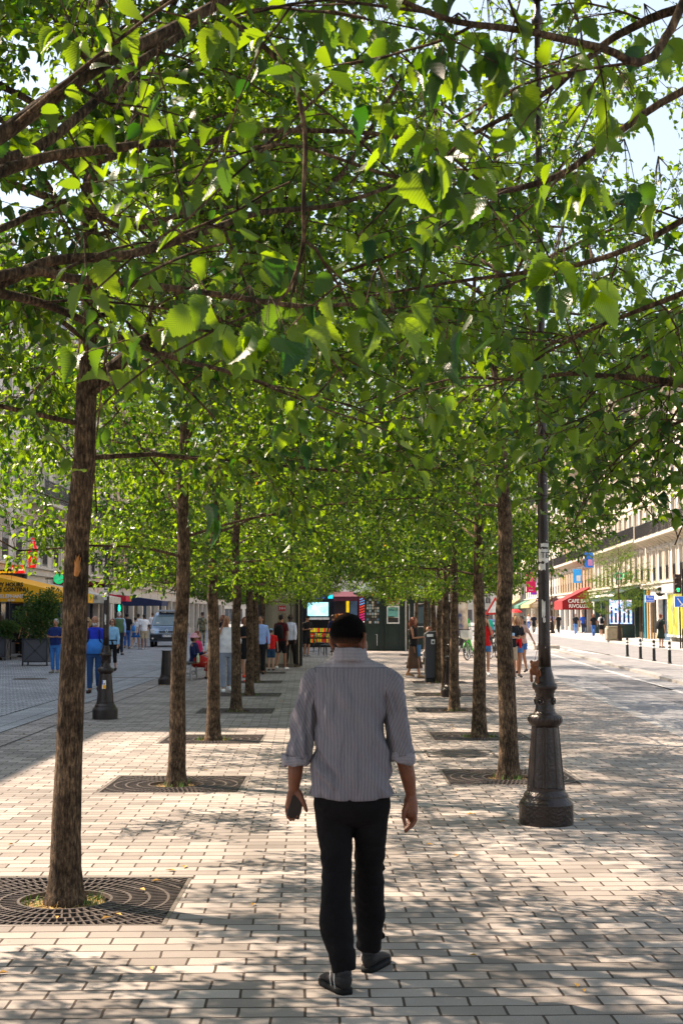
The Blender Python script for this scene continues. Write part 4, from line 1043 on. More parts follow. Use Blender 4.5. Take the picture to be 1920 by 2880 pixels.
# ------------------------------------------------------------ lamp posts
M_LAMP = mat('brown_cast_iron', (.022, .013, .010), .28, metal=.35, var=.5, scale=7, bump=.35, bscale=45, spec=.6)
M_LGLASS = mat('lantern_glass', (.55, .56, .55), .15, var=.1)
def lamp_parts():
    ped = [(.222, 0), (.224, .165), (.218, .172), (.212, .185), (.196, .205), (.186, .222), (.184, .24), (.176, .25), (.160, .268), (.156, .28), (.113, .80), (.112, .81)]
    def fl(a, z):
        if .28 <= z <= .80:
            k = (a * 8 / (2 * math.pi)) % 1
            return .93 if .14 < k < .86 else 1.0
        return 1.0
    p = MB(); P2 = ped[:9] + [(.157, .28), (.157, .30)] + [(.155 - .042 * t, .305 + .485 * t) for t in [i / 8 for i in range(9)]] + [(.113, .80)]
    def fl2(a, z):
        if .303 < z < .792:
            k = (a * 8 / (2 * math.pi) + .5) % 1; return .935 if .16 < k < .84 else 1.0
        return 1
    p.lathe(P2, 96, flute=fl2)
    cap = MB()
    cap.lathe([(.113, .798), (.122, .806), (.136, .825), (.141, .85), (.139, .875), (.128, .892), (.105, .90), (.09, .915), (.082, .925), (.085, .932), (.078, .945), (.076, 1.07), (.084, 1.08), (.084, 1.09), (.098, 1.105), (.104, 1.115), (.104, 1.145), (.092, 1.158), (.084, 1.162), (.082, 1.175), (.078, 1.20), (.060, 1.26), (.054, 1.29)], 40)
    for k in range(24):
        a = 2 * math.pi * k / 24; cap.ball((.134 * math.cos(a), .134 * math.sin(a), .855), (.012, .012, .026), 6, 5)
    for k in range(4):
        a = math.pi / 4 + k * math.pi / 2; M = Matrix.Rotation(a, 4, 'Z')
        cap.tube([M @ Vector((.082, .026 * math.cos(b), 1.005 + .026 * math.sin(b))) for b in [i * math.pi / 6 for i in range(13)]], .006, 5); cap.ball(M @ Vector((.08, 0, 1.005)), .012, 6, 5)
    pole = MB(); pole.lathe([(.0545, 1.28), (.050, 1.5), (.0475, 2.0), (.043, 2.8), (.037, 3.5), (.030, 5.4), (.026, 6.8), (.05, 6.82), (.05, 6.86), (.03, 6.90), (.028, 7.05)], 24)
    cord = MB(); cord.tube([Vector(((.052 - .004 * z) * math.cos(z * 7), (.052 - .004 * z) * math.sin(z * 7), z)) for z in [1.3 + i * .03 for i in range(70)]], .0035, 4)
    lan = MB()
    for k in range(4):
        a = math.pi / 4 + k * math.pi / 2; c, s_ = math.cos(a), math.sin(a); lan.tube([(.10 * c, .10 * s_, 4.58), (.19 * c, .19 * s_, 5.05)], .012, 6)
    lan.lathe([(.04, 4.52), (.12, 4.56), (.12, 4.60)], 4); lan.lathe([(.30, 5.05), (.30, 5.08), (.12, 5.25), (.10, 5.3), (.12, 5.33), (.02, 5.42)], 4)
    gl = MB(); gl.lathe([(.125, 4.6), (.25, 5.05)], 4)
    for q in (lan, gl): q.v = [(x, y, z + 2.5) for x, y, z in q.v]
    return p, cap, pole, cord, lan, gl
lamp0 = None
def lamp(base, label, sc=1.0, rz=0.2):
    global lamp0
    if lamp0 is None:
        o = lamp0 = thing('street_lamp', (0, 0, 0), 'x', 'street lamp', 'ornate brown lamp posts along the promenade'); p, c, q, cd, l, g = lamp_parts()
        p.build('pedestal', M_LAMP, o, smooth=False); c.build('collar', M_LAMP, o, smooth=True); po = q.build('pole', M_LAMP, o, smooth=True); cd.build('cord', M_RAIL, po)
        la = l.build('lantern', M_LAMP, o); g.build('glass', M_LGLASS, la)
    else: o = copy_tree(lamp0)
    o.location = (base.x, base.y, 0); o.rotation_euler = (0, 0, rz); o.scale = (sc, sc, sc); o['label'] = label; return o
lb_ = Vector((1.69, 11.33, 0))
big = lamp(lb_, 'big ornate lamp post at right foreground with torn stickers on its pole')
M_PAPER = mat('torn_paper', (.62, .60, .55), .9, var=.25, scale=30)
def decal(parent, a0, a1, z0, z1, r, m, name='sticker', jag=0.0, seed=1):
    rr = random.Random(seed); vs = []; n = 8
    for i in range(n + 1):
        a = a0 + (a1 - a0) * i / n
        for z in (z0 - rr.uniform(0, jag), z1 + rr.uniform(0, jag)): vs.append((r * math.cos(a), r * math.sin(a), z))
    b = MB(); b.add(vs, [(2 * i, 2 * i + 2, 2 * i + 3, 2 * i + 1) for i in range(n)]); return b.build(name, m, parent)
a_ = -math.pi / 2 - .2
decal(big, a_ - 1.1, a_ + .9, 2.17, 2.26, .0475, M_PAPER, jag=.02, seed=3); decal(big, a_ - 1.1, a_ + .2, 2.10, 2.14, .0485, M_PAPER, jag=.015, seed=4); decal(big, a_ - .6, a_ + 1.0, 2.29, 2.31, .0475, M_PAPER, jag=.01, seed=6)
decal(big, a_ - .5, a_ + .1, 1.72, 1.82, .0505, M_PAPER, jag=.03, seed=5); decal(big, a_ - .3, a_ + .1, 1.66, 1.69, .051, M_PAPER, jag=.01, seed=8)
rr = random.Random(5)
for k in range(9):
    z = rr.uniform(1.4, 2.9); a = a_ + rr.uniform(-1, 1); decal(big, a, a + .15, z, z + .008, .0525 - .004 * (z - 1), M_PAPER, 'scrap', .004, k)
tx = text('lettering', 'TE', .07, M_RAIL, big, (0, 0, 0), (0, 0, 0), depth=.002); tx.location = (.0505 * math.cos(a_ + .15), .0505 * math.sin(a_ + .15), 2.215); tx.rotation_euler = (math.pi / 2, 0, a_ + math.pi / 2 + .15)
llp = G(296, 2022); ll = lamp(llp, 'ornate lamp post left of the tree row with a small blue and yellow sticker', .94)
ba = MB(); ba.box((0, 0, 0), (.065, .006, .15)); st1 = ba.build('sticker', cmat('f3efe8', .6), ll, loc=(-.03, -.142, .61)); st1.rotation_euler = (-.09, 0, -.15)
ba = MB(); ba.box((.005, -.004, -.04), (.05, .004, .06)); ba.build('yellow_part', cmat('f0a80c', .6), st1); ba = MB(); ba.box((-.025, -.004, .035), (.014, .004, .075)); ba.build('blue_part', cmat('2a3fb0', .6), st1); ba = MB(); ba.ball((.005, -.006, .01), (.012, .003, .016), 8, 6); ba.build('figure', cmat('5a2c18', .6), st1)
lamp(G(1268, 1960), 'third lamp post, its base beside the third right trunk', .95)
far_lamp = lamp(Vector((18.6, 120, .06)), 'distant lamp post on the far pavement by the red awning', 1.25)
# stump bollard shaped like a lamp pedestal
sbp = G(468, 1925); o = thing('iron_bollard', sbp, 'tapered brown iron bollard like a lamp pedestal, by the second left trunk', 'bollard')
m = MB(); m.lathe([(.205, 0), (.205, .14), (.19, .15), (.165, .19), (.155, .2), (.155, .225), (.14, .235), (.112, .80), (.108, .81)], 40); m.build('body', M_LAMP, o, smooth=False)
m = MB(); m.lathe([(.112, .81), (.12, .815), (.12, .84), (.08, .845)], 40); m.build('cap', M_LAMP, o)
# little brown plush toy hanging from the big lamp on a cord
M_PLUSH = mat('brown_plush', (.17, .062, .025), .95, var=.3, scale=40, bump=.6, bscale=140)
o = thing('plush_toy', (lb_.x - .092, lb_.y - .06, 1.20), 'small brown plush toy hanging on a cord from the big lamp post', 'toy')
m = MB(); m.ball((0, 0, .105), (.036, .034, .032)); m.ball((-.026, 0, .13), (.014, .01, .016)); m.ball((.026, 0, .13), (.014, .01, .016)); m.ball((.01, -.03, .098), (.015, .014, .012)); m.ball((.004, 0, .055), (.030, .026, .036))
m.tube([(-.022, 0, .045), (-.028, .0, .01), (-.024, 0, -.025)], [.012, .011, .013], 8, round_=True); m.tube([(.018, 0, .04), (.026, 0, .0), (.028, 0, -.045)], [.013, .012, .014], 8, round_=True)
m.tube([(.022, 0, .075), (.042, -.008, .05), (.044, -.008, .02)], [.011, .010, .011], 8, round_=True); m.tube([(-.022, 0, .075), (-.036, -.008, .055), (-.03, -.012, .03)], [.011, .010, .010], 8, round_=True)
b_ = m.build('body', M_PLUSH, o, smooth=True); remesh(b_, .004, 1)
m = MB(); m.tube([(0, 0, .13), (.02, .02, .2), (.045, .05, .30)], .0025, 5); m.build('cord', M_PLUSH, o)
m = MB(); m.ball((-.002, -.043, .108), .0035, 6, 5); m.ball((.016, -.041, .112), .0035, 6, 5); m.build('eyes', M_RAIL, o)

# ------------------------------------------------------------ black and white road bollards
bo0 = None
for i, (px, py) in enumerate([(1763, 1843), (1800, 1850), (1838, 1856), (1882, 1863)]):
    p = G(px, py)
    if bo0 is None:
        bo0 = thing('road_bollard', p, '', 'bollard', 'black and white posts along the bus lane')
        m = MB(); m.lathe([(.085, 0), (.085, .03), (.06, .05), (.055, .76), (.045, .80), (.01, .81)], 16); m.build('post', cmat('101418', .4), bo0)
        for z in (.62, .50):
            m = MB(); m.lathe([(.0575, z), (.0575, z + .07)], 16); m.build('band', W_, bo0)
        o = bo0
    else: o = copy_tree(bo0)
    o.location = (p.x, p.y, -.05); o['label'] = ['black post with white bands on the road, leftmost of the four', 'second black banded road post from the left', 'third black banded road post from the left', 'black banded road post nearest the right edge'][i]
# thin grey posts and litter bin on the far pavement
for i, (px, py) in enumerate([(1758, 1797), (1806, 1806)]):
    p = G(px, py); o = thing('thin_post', (p.x, p.y, .08), ['thin grey kerb post left of the dark shop doorway', 'thin grey kerb post right of the dark shop doorway'][i], 'post', 'thin kerb posts'); m = MB(); m.lathe([(.04, 0), (.03, .05), (.028, .95), (.05, 1.0), (.02, 1.05)], 12); m.build('shaft', cmat('34302e', .5), o)
p = G(1724, 1805); o = thing('stone_block', (p.x, p.y, .08), 'squat grey stone bollard with rounded top on the far kerb', 'bollard'); m = MB(); m.box((0, 0, .42), (1.0, .8, .84)); b_ = m.build('body', cmat('9b8f80', .8, bump=.3), o); bevel(b_, .12, 3)
m = MB(); m.box((0, 0, .88), (.86, .66, .06)); bevel(m.build('cap', cmat('a89c8c', .8), o), .03)
o = thing('stone_block', (G(1535, 1825).x, G(1535, 1825).y, -.05), 'low pale concrete block on the road edge behind the big lamp post', 'block'); m = MB(); m.box((0, 0, .12), (1.3, .5, .24)); bevel(m.build('body', cmat('b8b0a2', .8, bump=.3), o), .04)
# road sign, traffic light, blue arrow sign at the right edge
tl = G(1917, 1828); o = thing('traffic_light', (tl.x + .1, tl.y, .08), 'traffic light on a brown post at the right edge with a green light', 'traffic light')
m = MB(); m.lathe([(.11, 0), (.10, .9), (.06, 1.0), (.055, 3.9)], 12); m.build('post', M_LAMP, o)
hd = MB(); hd.box((-.28, 0, 3.15), (.34, .3, .95)); 
for k in range(3): hd.prism([(-.17, 0), (.17, 0), (.12, .05), (-.12, .05)], 'y', .22, Matrix.Translation((-.28, -.36, 3.42 - k * .3)) )
ho = hd.build('housing', cmat('3a2a24', .6), o)
m = MB(); m.ball((-.28, -.15, 2.86), (.09, .03, .09)); m.build('green_light', cmat('19c46a', .3, emit=1.5), ho)
m = MB(); m.ball((-.28, -.15, 3.16), (.09, .03, .09)); m.ball((-.28, -.15, 3.45), (.09, .03, .09)); m.build('dark_lens', cmat('1c1410', .3), ho)
pp = P(1910, 1692, 66); o = panel('arrow_sign', pp, .5, .5, cmat('2a68c8', .5, emit=.1), 'blue square sign with a white diagonal arrow at the right edge', 'sign', W_, fw=.02)
m = MB(); m.box((0, -.03, 0), (.05, .01, .4), Matrix.Rotation(R(-35), 4, 'Y')); m.add([(-.02, -.03, -.22), (.14, -.03, -.2), (.16, -.03, -.06)], [(0, 1, 2)]); m.build('arrow', W_, o); m = MB(); m.lathe([(.04, -pp[2] + .08), (.04, -.25)], 10); m.build('post', M_LAMP, o)
pp = P(1392, 1705, 64); o = thing('warning_sign', pp, 'triangular warning sign with red border between the right trunks', 'sign')
m = MB(); m.prism([(-.5, -.4), (.5, -.4), (0, .45)], 'y', .03); m.build('border', cmat('c8281e', .5), o); m = MB(); m.prism([(-.34, -.3), (.34, -.3), (0, .28)], 'y', .03, Matrix.Translation((0, -.012, 0))); m.build('face', W_, o)
m = MB(); m.lathe([(.035, -pp[2]), (.035, -.4)], 8); m.build('post', M_IRONW, o)

# ------------------------------------------------------------ litter bin (right)
p = G(1220, 1917); o = thing('litter_bin', p, 'tall dark grey litter bin with stickers beside the woman in the long skirt', 'litter bin')
M_BIN = mat('charcoal_steel', (.035, .036, .042), .45, metal=.2, var=.15, scale=3)
m = MB(); m.box((0, 0, .04), (.45, .5, .08)); m.build('plinth', cmat('08080a', .6), o); m = MB(); m.box((0, 0, .61), (.47, .52, 1.06)); bevel(m.build('body', M_BIN, o), .03)
m = MB(); m.prism([(-.25, 1.14), (.25, 1.14), (.25, 1.24), (.12, 1.30), (-.16, 1.29), (-.25, 1.23)], 'y', .54, Matrix.Translation((0, -.27, 0))); bevel(m.build('lid', M_BIN, o), .02)
m = MB(); m.box((-.12, -.272, 1.19), (.16, .01, .07)); m.build('label_plate', W_, o)
for x, z, s_ in ((-.04, 1.03, .09), (.15, 1.02, .11)):
    m = MB(); m.box((x, -.264, z), (s_, .006, .12)); st_ = m.build('sticker', W_, o); m = MB(); m.box((x, -.268, z - .01), (s_ * .6, .004, .07)); m.build('print', cmat('3c3c52'), st_)
ng = MB()
for k in range(3):
    M = Matrix.Translation((.16, -.265, .52)) @ Matrix.Rotation(k * 2 * math.pi / 3, 4, 'Y'); ng.box((0, 0, .055), (.07, .006, .018), M); ng.add([(.03, 0, .03), (.065, 0, .055), (.03, 0, .08)], [(0, 1, 2)], M)
ng.build('recycling_mark', cmat('1f8a4c', .5), o); text('lettering', 'PARIS', .05, cmat('1f8a4c', .5), o, (.16, -.266, .41), FWD, depth=.002)
m = MB(); m.tube([(-.24, -.2, .62), (-.29, -.24, .66), (-.29, -.24, .76), (-.25, -.2, .82)], .012, 6); m.build('handle', W_, o)

# ------------------------------------------------------------ traffic cone
p = G(702, 1917); o = thing('traffic_cone', (p.x, p.y + .2, 0), 'small orange traffic cone half hidden behind a left trunk', 'cone')
M_CONE = cmat('f0380c', .5); m = MB(); m.box((0, 0, .015), (.30, .30, .03)); m.build('base', M_CONE, o); m = MB(); m.lathe([(.11, .03), (.025, .46), (.01, .47)], 20); m.build('cone', M_CONE, o); m = MB(); m.lathe([(.083, .18), (.065, .27)], 20); m.build('band', W_, o)

# ------------------------------------------------------------ planter with shrub (left street)
M_PL = mat('grey_planter_steel', (.085, .085, .095), .6, metal=.2, var=.15, scale=30)
def leafball(seed, c, r, n, sz, m, name, parent):
    g = Grow(seed)
    for i in range(n):
        d = Vector((g.r.gauss(0, 1), g.r.gauss(0, 1), g.r.gauss(0, 1))).normalized(); rad = g.r.random() ** .4 * (1 + .22 * math.sin(d.x * 5 + d.z * 7 + seed))
        q = Vector(c) + Vector((d.x * r[0], d.y * r[1], d.z * r[2])) * rad
        ax = (d * .7 + g.rv(.8)); nm = g.rv(1) + Vector((0, 0, .7)); g.L.append((tuple(q), tuple(ax.normalized()), tuple(nm.normalized()), g.r.uniform(*sz)))
    return link(name, leaves_mesh(name, g.L, 'far', m), parent)
M_BUSH = leaf_mat('laurel_leaves', False, (.022, .060, .016), (.07, .13, .035), (.08, .18, .01), (.20, .30, .02), .02)
def planter(px, py, label, wd=.86, h=.80, bush=True, bh=1.5, seed=5):
    p = G(px, py); o = thing('planter', (p.x, p.y + wd / 2, 0), label, 'planter', 'grey steel planters by the cafe')
    m = MB()
    m.box((0, 0, .12 + h / 2), (wd - .06, wd - .06, h - .04)); m.build('box', M_PL, o)
    m = MB(); k_ = wd / 2 - .02
    for sx in (-1, 1):
        for sy in (-1, 1): m.box((sx * k_, sy * k_, (h + .12) / 2), (.05, .05, h + .12)); m.ball((sx * k_, sy * k_, h + .15), .03, 8, 6)
    for a in range(4):
        M = Matrix.Rotation(a * math.pi / 2, 4, 'Z')
        for z in (.14, h + .1): m.box((0, -k_ - .005, z), (wd - .08, .04, .04), M)
        L_ = math.hypot(wd - .1, h - .04)
        for s_ in (-1, 1): m.box((0, 0, 0), (L_, .015, .02), M @ Matrix.Translation((0, -k_ + .002, .12 + h / 2)) @ Matrix.Rotation(s_ * math.atan2(h - .04, wd - .1), 4, 'Y'))
        m.ball((0, -k_ - .01, .12 + h / 2), (.04, .02, .04), 8, 6, M)
    m.build('frame', mat('dark_planter_frame', (.04, .04, .045), .5, metal=.3), o)
    s = MB(); s.box((0, 0, h + .09), (wd - .1, wd - .1, .03)); s.build('soil', M_PIT, o)
    g = Grow(seed); 
    for k in range(9):
        a = k * .7; pts = g.path(Vector((.08 * math.cos(a), .08 * math.sin(a), h)), Vector((math.cos(a) * .3, math.sin(a) * .3, 1)), bh * .6, 6, .06); g.tube(pts, .014, .005, 5)
    sh = thing('shrub', (p.x, p.y + wd / 2, 0), label.replace('planter', 'shrub').split(' holding')[0] + ', a bushy mass of small leaves', 'shrub', 'shrubs in the planters') if False else o
    link('stems', g.wood('stems'), sh)
    leafball(seed, (0, 0, h + bh * .55), (.72, .62, bh * .62), 4200, (.05, .09), M_BUSH, 'foliage', sh)
    leafball(seed + 1, (.42, -.1, h + bh * .85), (.42, .4, bh * .36), 900, (.05, .09), M_BUSH, 'foliage', sh)
    return o
planter(98, 1873, 'square grey steel planter with crossed bars holding a big bushy laurel')
planter(-16, 1858, 'second planter with a smaller shrub at the very left edge of the cafe', bh=.6, seed=9)

# ------------------------------------------------------------ cafe tables and chairs
M_WOODL = cmat('a06a34', .5, stretch=(1, 1, 6)); M_BLKM = cmat('0c0c0e', .4); M_WOODB = cmat('d9b070', .6)
def bistro_chair(loc, rz, label, m=M_BLKM, seat=None, group='black folding chairs by the kiosk'):
    o = thing('cafe_chair', loc, label, 'chair', group, rz)
    for sx in (-1, 1):
        q = MB(); q.tube([(sx * .19, -.19, 0), (sx * .17, -.16, .45)], .014, 6); q.build('leg', m, o)
        q = MB(); q.tube([(sx * .20, .24, 0), (sx * .18, .17, .45)], .014, 6); q.build('leg', m, o)
    q = MB(); q.lathe([(.205, .44), (.215, .45), (.215, .465), (.20, .475)], 20); q.build('seat', seat or m, o)
    q = MB(); q.tube([(-.18, .17, .45), (-.19, .22, .70), (-.13, .25, .86), (0, .26, .91), (.13, .25, .86), (.19, .22, .70), (.18, .17, .45)], .014, 6)
    for k in range(-2, 3): q.tube([(k * .06, .19, .47), (k * .055, .25, .84)], .009, 5)
    q.build('backrest', m, o); return o
def bistro_table(loc, label, top=M_WOODB, r=.32, cat='table', group='cafe tables'):
    o = thing('cafe_table', loc, label, cat, group); m = MB(); m.lathe([(r, .72), (r + .01, .73), (r + .01, .745), (r, .75)], 28); m.build('top', top, o)
    m = MB(); m.lathe([(.025, .03), (.025, .72)], 10); m.lathe([(.2, 0), (.2, .02), (.04, .05)], 20); m.build('pedestal', M_BLKM, o); return o
def at(px, py): return G(px, py)
bistro_table(at(882, 1832), 'pale round table behind the man in black shorts'); bistro_table(at(842, 1838), 'dark table in front of the man in black shorts', M_BLKM, .3)
for i, (px, py, a) in enumerate([(846, 1846, .4), (915, 1845, 2.6), (900, 1836, 2.2), (925, 1840, 2.9)]):
    bistro_chair(at(px, py), a, ['black cafe chair to the left of the man in black shorts', 'black slatted cafe chair nearest the head of the striped-shirt man', 'black cafe chair tipped against the pale table', 'black cafe chair half hidden behind the head of the striped-shirt man'][i])
for i, (px, py, a) in enumerate([(50, 1838, -1.2), (8, 1835, 1.4), (64, 1826, -1.0), (30, 1822, 2.8)]):
    bistro_chair(at(px, py), a, ['bent wood cafe chair left of the grey planter', 'bent wood cafe chair at the left edge under the yellow awning', 'wooden cafe chair half behind the grey planter', 'wooden cafe chair deep under the yellow awning'][i], M_WOODL, M_WOODL, 'wooden chairs on the cafe terrace')
bistro_table(at(32, 1832), 'dark round table on the terrace under the yellow awning', cmat('3a2214', .4), .36)
for i, (dx, hx) in enumerate(((-.1, 'e8eef0'), (.08, 'd7e4ea'))):
    q = at(32, 1832); o = thing('drinking_glass', (q.x + dx, q.y - .05 * i, .75), ['clear drinking glass on the terrace table, left one', 'clear drinking glass on the terrace table, right one'][i], 'glass', 'glasses on the terrace table'); m = MB(); m.lathe([(.03, 0), (.036, .13), (.032, .13), (.027, .01)], 14); m.build('glass', cmat(hx, .1), o)
# pavement terrace furniture in front of the distant right-hand shops
for i, (px, py) in enumerate([(1712, 1792), (1700, 1790)]):
    bistro_chair(Vector((G(px, py).x + 1.2, G(px, py).y, .08)), .8 * i, ['pale cafe chair left of the picture screen', 'pale cafe chair farther left of the picture screen'][i], cmat('b08860', .6), None, 'pale chairs on the far pavement')

# ------------------------------------------------------------ public toilet block, kiosk, news stand
M_BEIGE = mat('beige_ribbed_concrete', (.36, .30, .21), .85, var=.14, scale=30, bump=.5, bscale=120)
tp = G(790, 1877); o = thing('public_toilet', (-1.95, tp.y + .9, 0), 'beige rounded public toilet block with a small red sign', 'public toilet')
def rrect(w, d, r, n=6):
    P_ = []
    for cx, cy, a0 in ((w / 2 - r, d / 2 - r, 0), (-w / 2 + r, d / 2 - r, 90), (-w / 2 + r, -d / 2 + r, 180), (w / 2 - r, -d / 2 + r, 270)):
        for i in range(n + 1): a = R(a0 + 90 * i / n); P_.append((cx + r * math.cos(a), cy + r * math.sin(a)))
    return P_
m = MB(); m.prism(rrect(1.15, 1.8, .35), 'z', 2.5, Matrix.Translation((0, 0, .1))); m.build('body', M_BEIGE, o)
m = MB(); m.prism(rrect(1.2, 1.86, .37), 'z', .12); m.build('plinth', cmat('6f6250', .8), o); m = MB(); m.prism(rrect(1.3, 1.95, .4), 'z', .18, Matrix.Translation((0, 0, 2.6))); m.build('roof', M_PL, o)
m = MB(); m.box((.50, -.93, 1.3), (.09, .05, 2.4)); m.box((.30, -.91, 1.3), (.02, .02, 2.4)); m.box((.62, -.86, 1.3), (.1, .12, 2.5)); m.build('door_frame', cmat('16140f', .5), o)
m = MB(); m.box((.0, -.92, 1.93), (.22, .03, .16)); s_ = m.build('sign_plate', cmat('c4182c', .5), o); text('lettering', '24H', .12, W_, s_, (.0, -.94, 1.93), FWD, depth=.003)
m = MB(); m.box((0, -.912, 1.62), (.26, .01, .3)); ip = m.build('info_plate', cmat('8f7c5c', .7), o)
m = MB(); m.tube([Vector((.05 * math.cos(a) + .005, -.925, 1.60 + .05 * math.sin(a))) for a in [i * math.pi / 8 for i in range(17)]], .007, 5); m.ball((-.01, -.925, 1.72), (.018, .006, .018), 8, 6); m.tube([(-.01, -.925, 1.70), (-.005, -.925, 1.63), (.04, -.925, 1.625), (.055, -.925, 1.57)], .007, 5); m.build('wheelchair_mark', cmat('2c2418', .6), ip)
m = MB(); m.box((-.75, .1, 1.15), (.34, .5, 2.3)); bevel(m.build('side_cabinet', cmat('4c4c55', .6), o), .03)

M_KG = mat('dark_green_kiosk_paint', (.008, .024, .018), .35, var=.2, scale=2)
kp = thing('newspaper_kiosk', (2.05, 65.0, 0), 'dark green kiosk with glass doors full of postcards and posters', 'kiosk')
m = MB(); m.box((.12, .9, 1.35), (2.0, 1.6, 2.7)); m.build('body', M_KG, kp)
m = MB(); m.lathe([(1.55, 2.7), (1.6, 2.8), (1.5, 2.9), (1.0, 3.3), (.3, 3.6), (.05, 3.9)], 8, (.1, .9, 0)); m.build('roof', M_KG, kp)
for (x, wd) in ((-.55, .66), (.42, .62)):
    d = MB(); d.box((x, .06, .62), (wd, .05, 1.12)); d.box((x, .03, .62), (wd - .16, .03, .9))
    for s_ in (-1, 1): d.box((x + s_ * (wd / 2 + .04), .04, 1.35), (.07, .12, 2.6))
    d.box((x, .05, 1.22), (wd, .08, .07)); d.box((x, .05, 2.6), (wd, .08, .1)); do = d.build('door', M_KG, kp)
    if x < 0:
        h = MB(); h.tube([(x + .2, -.03, .25), (x + .2, -.03, .78), (x + .12, -.03, .78)], .012, 6); h.build('handle', W_, do)
rr = random.Random(8)
pc = MB(); pc.box((-.55, .06, 1.9), (.62, .03, 1.3)); pco = pc.build('glass_pane', cmat('31413f', .15), kp)
for ci, cx in enumerate((-.80, -.68, -.55, -.42, -.30)):
    for k in range(9):
        q = MB(); q.box((cx, .03, 1.36 + k * .135), (.095, .012, .105)); q.build('postcard', cmat(rr.choice(['b9b2a2', '8f8a7c', '6f8fa8', '3c3a34', 'c8c2b4', '577a94', '4a3b30', '9fb7bf', 'd8cfc0'])), pco)
def poster(parent, x, z, w_, h_, hx, bits, txt=None, ts=.1, tcol=None, y=.0, ty=0):
    q = MB(); q.box((x, y, z), (w_ + .08, .03, h_ + .08)); f = q.build('poster_frame', W_, parent); q = MB(); q.box((x, y - .018, z), (w_, .01, h_)); q.build('poster', cmat(hx, .6), f)
    for (bx, bz, bw, bh, c) in bits: q = MB(); q.box((x + bx, y - .026, z + bz), (bw, .006, bh)); q.build('poster_block', cmat(c, .6), f)
    if txt: text('lettering', txt, ts, tcol or W_, f, (x, y - .03, z + ty), FWD, depth=.003, bold=.003)
poster(kp, .42, 1.72, .52, .78, 'dfe3dc', [(0, .12, .5, .46, '6fb3a8'), (0, -.25, .5, .22, '33302a'), (-.1, -.12, .3, .1, '8a7f68')], 'SPACE', .15, cmat('1f4a48'), ty=.22)
poster(kp, .42, 2.42, .52, .36, 'b01c22', [(0, .05, .3, .2, '2a1512')], 'FILM', .08, W_, ty=-.13)
m = MB(); m.lathe([(.045, 0), (.045, 2.7)], 10, (1.02, -.06, 0)); m.build('pale_pole', cmat('b0aca4', .4), kp)
kp2 = thing('newspaper_kiosk', (3.45, 67.5, 0), 'second dark green kiosk partly behind the woman in the long skirt', 'kiosk'); m = MB(); m.box((.1, .8, 1.35), (1.75, 1.5, 2.7)); m.build('body', M_KG, kp2); m = MB(); m.lathe([(1.3, 2.7), (1.3, 2.85), (.3, 3.4), (.05, 3.6)], 8, (.1, .8, 0)); m.build('roof', M_KG, kp2)
poster(kp2, -.35, 1.6, .5, 1.2, '101c18', [(0, .1, .44, .9, '1b2b26')], y=.02); poster(kp2, .45, 1.7, .5, 1.1, '26363a', [(0, 0, .4, .8, '506468')], y=.02)
# news and souvenir stand behind the cafe chairs
ns = thing('souvenir_stand', (-.45, 72.0, 0), 'souvenir stand with glowing blue screen, crimson awning and racks of bright packets', 'stand')
m = MB(); m.box((0, 1.2, 1.4), (3.6, 1.6, 2.8)); m.build('back_wall', cmat('1a1c22', .7), ns)
m = MB(); m.box((-.8, -.02, 2.02), (1.2, .08, .82)); sc_ = m.build('screen_frame', M_RAIL, ns); m = MB(); m.box((-.8, -.07, 2.02), (1.10, .02, .72)); m.build('screen', screen_mat('pale_cyan_screen', '#86d3e6', '#9adcec', '#a8e4ee', 2.0, .7), sc_)
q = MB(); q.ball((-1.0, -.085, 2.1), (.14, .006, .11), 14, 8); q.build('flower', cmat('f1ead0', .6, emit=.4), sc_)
for k, (s_, z) in enumerate((('Pour un', 2.08), ('Paris plus', 1.98), ('propre', 1.88))): text('lettering', s_, .09, cmat('2a7f96', .6), sc_, (-.52, -.09, z), FWD, depth=.002)
m = MB(); m.box((-.8, -.02, 1.52), (1.2, .08, .12)); m.build('ledge', W_, ns)
rr = random.Random(12)
rk = MB(); rk.box((-.75, .0, .55), (1.35, .25, 1.0)); rko = rk.build('rack', cmat('17130f', .7), ns)
for r_ in range(3):
    for k in range(11):
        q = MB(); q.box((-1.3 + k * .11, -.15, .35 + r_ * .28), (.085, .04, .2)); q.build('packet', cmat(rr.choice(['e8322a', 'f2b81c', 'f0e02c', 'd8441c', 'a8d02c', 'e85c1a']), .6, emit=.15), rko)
m = MB(); m.box((-2.1, .0, 1.55), (.95, .2, .55)); rd_ = m.build('red_counter', cmat('c01818', .5), ns)
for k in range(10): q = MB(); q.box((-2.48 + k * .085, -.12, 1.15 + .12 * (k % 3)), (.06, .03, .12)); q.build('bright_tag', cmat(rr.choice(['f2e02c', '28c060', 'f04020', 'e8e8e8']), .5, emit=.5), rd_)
aw6 = MB(); aw6.prism([(-.6, 2.55), (.05, 2.85), (.05, 2.95), (-.62, 2.68)], 'x', 1.3, Matrix.Translation((.0, 0, 0))); aw6.box((.65, -.60, 2.54), (1.3, .03, .2)); aw6.build('awning', cmat('5c2434', .8), ns)
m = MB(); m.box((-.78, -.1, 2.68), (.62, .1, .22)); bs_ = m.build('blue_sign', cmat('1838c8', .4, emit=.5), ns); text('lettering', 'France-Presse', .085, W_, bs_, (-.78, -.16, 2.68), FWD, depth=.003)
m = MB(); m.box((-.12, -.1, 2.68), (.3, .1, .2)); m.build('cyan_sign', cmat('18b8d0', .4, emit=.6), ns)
m = MB(); m.box((.35, .2, 2.05), (.62, .1, .8)); m.build('dark_window', cmat('28202c', .4), ns); m = MB(); m.box((.78, .1, 2.2), (.16, .1, .7)); m.build('yellow_panel', cmat('f0c81c', .5, emit=.3), ns)
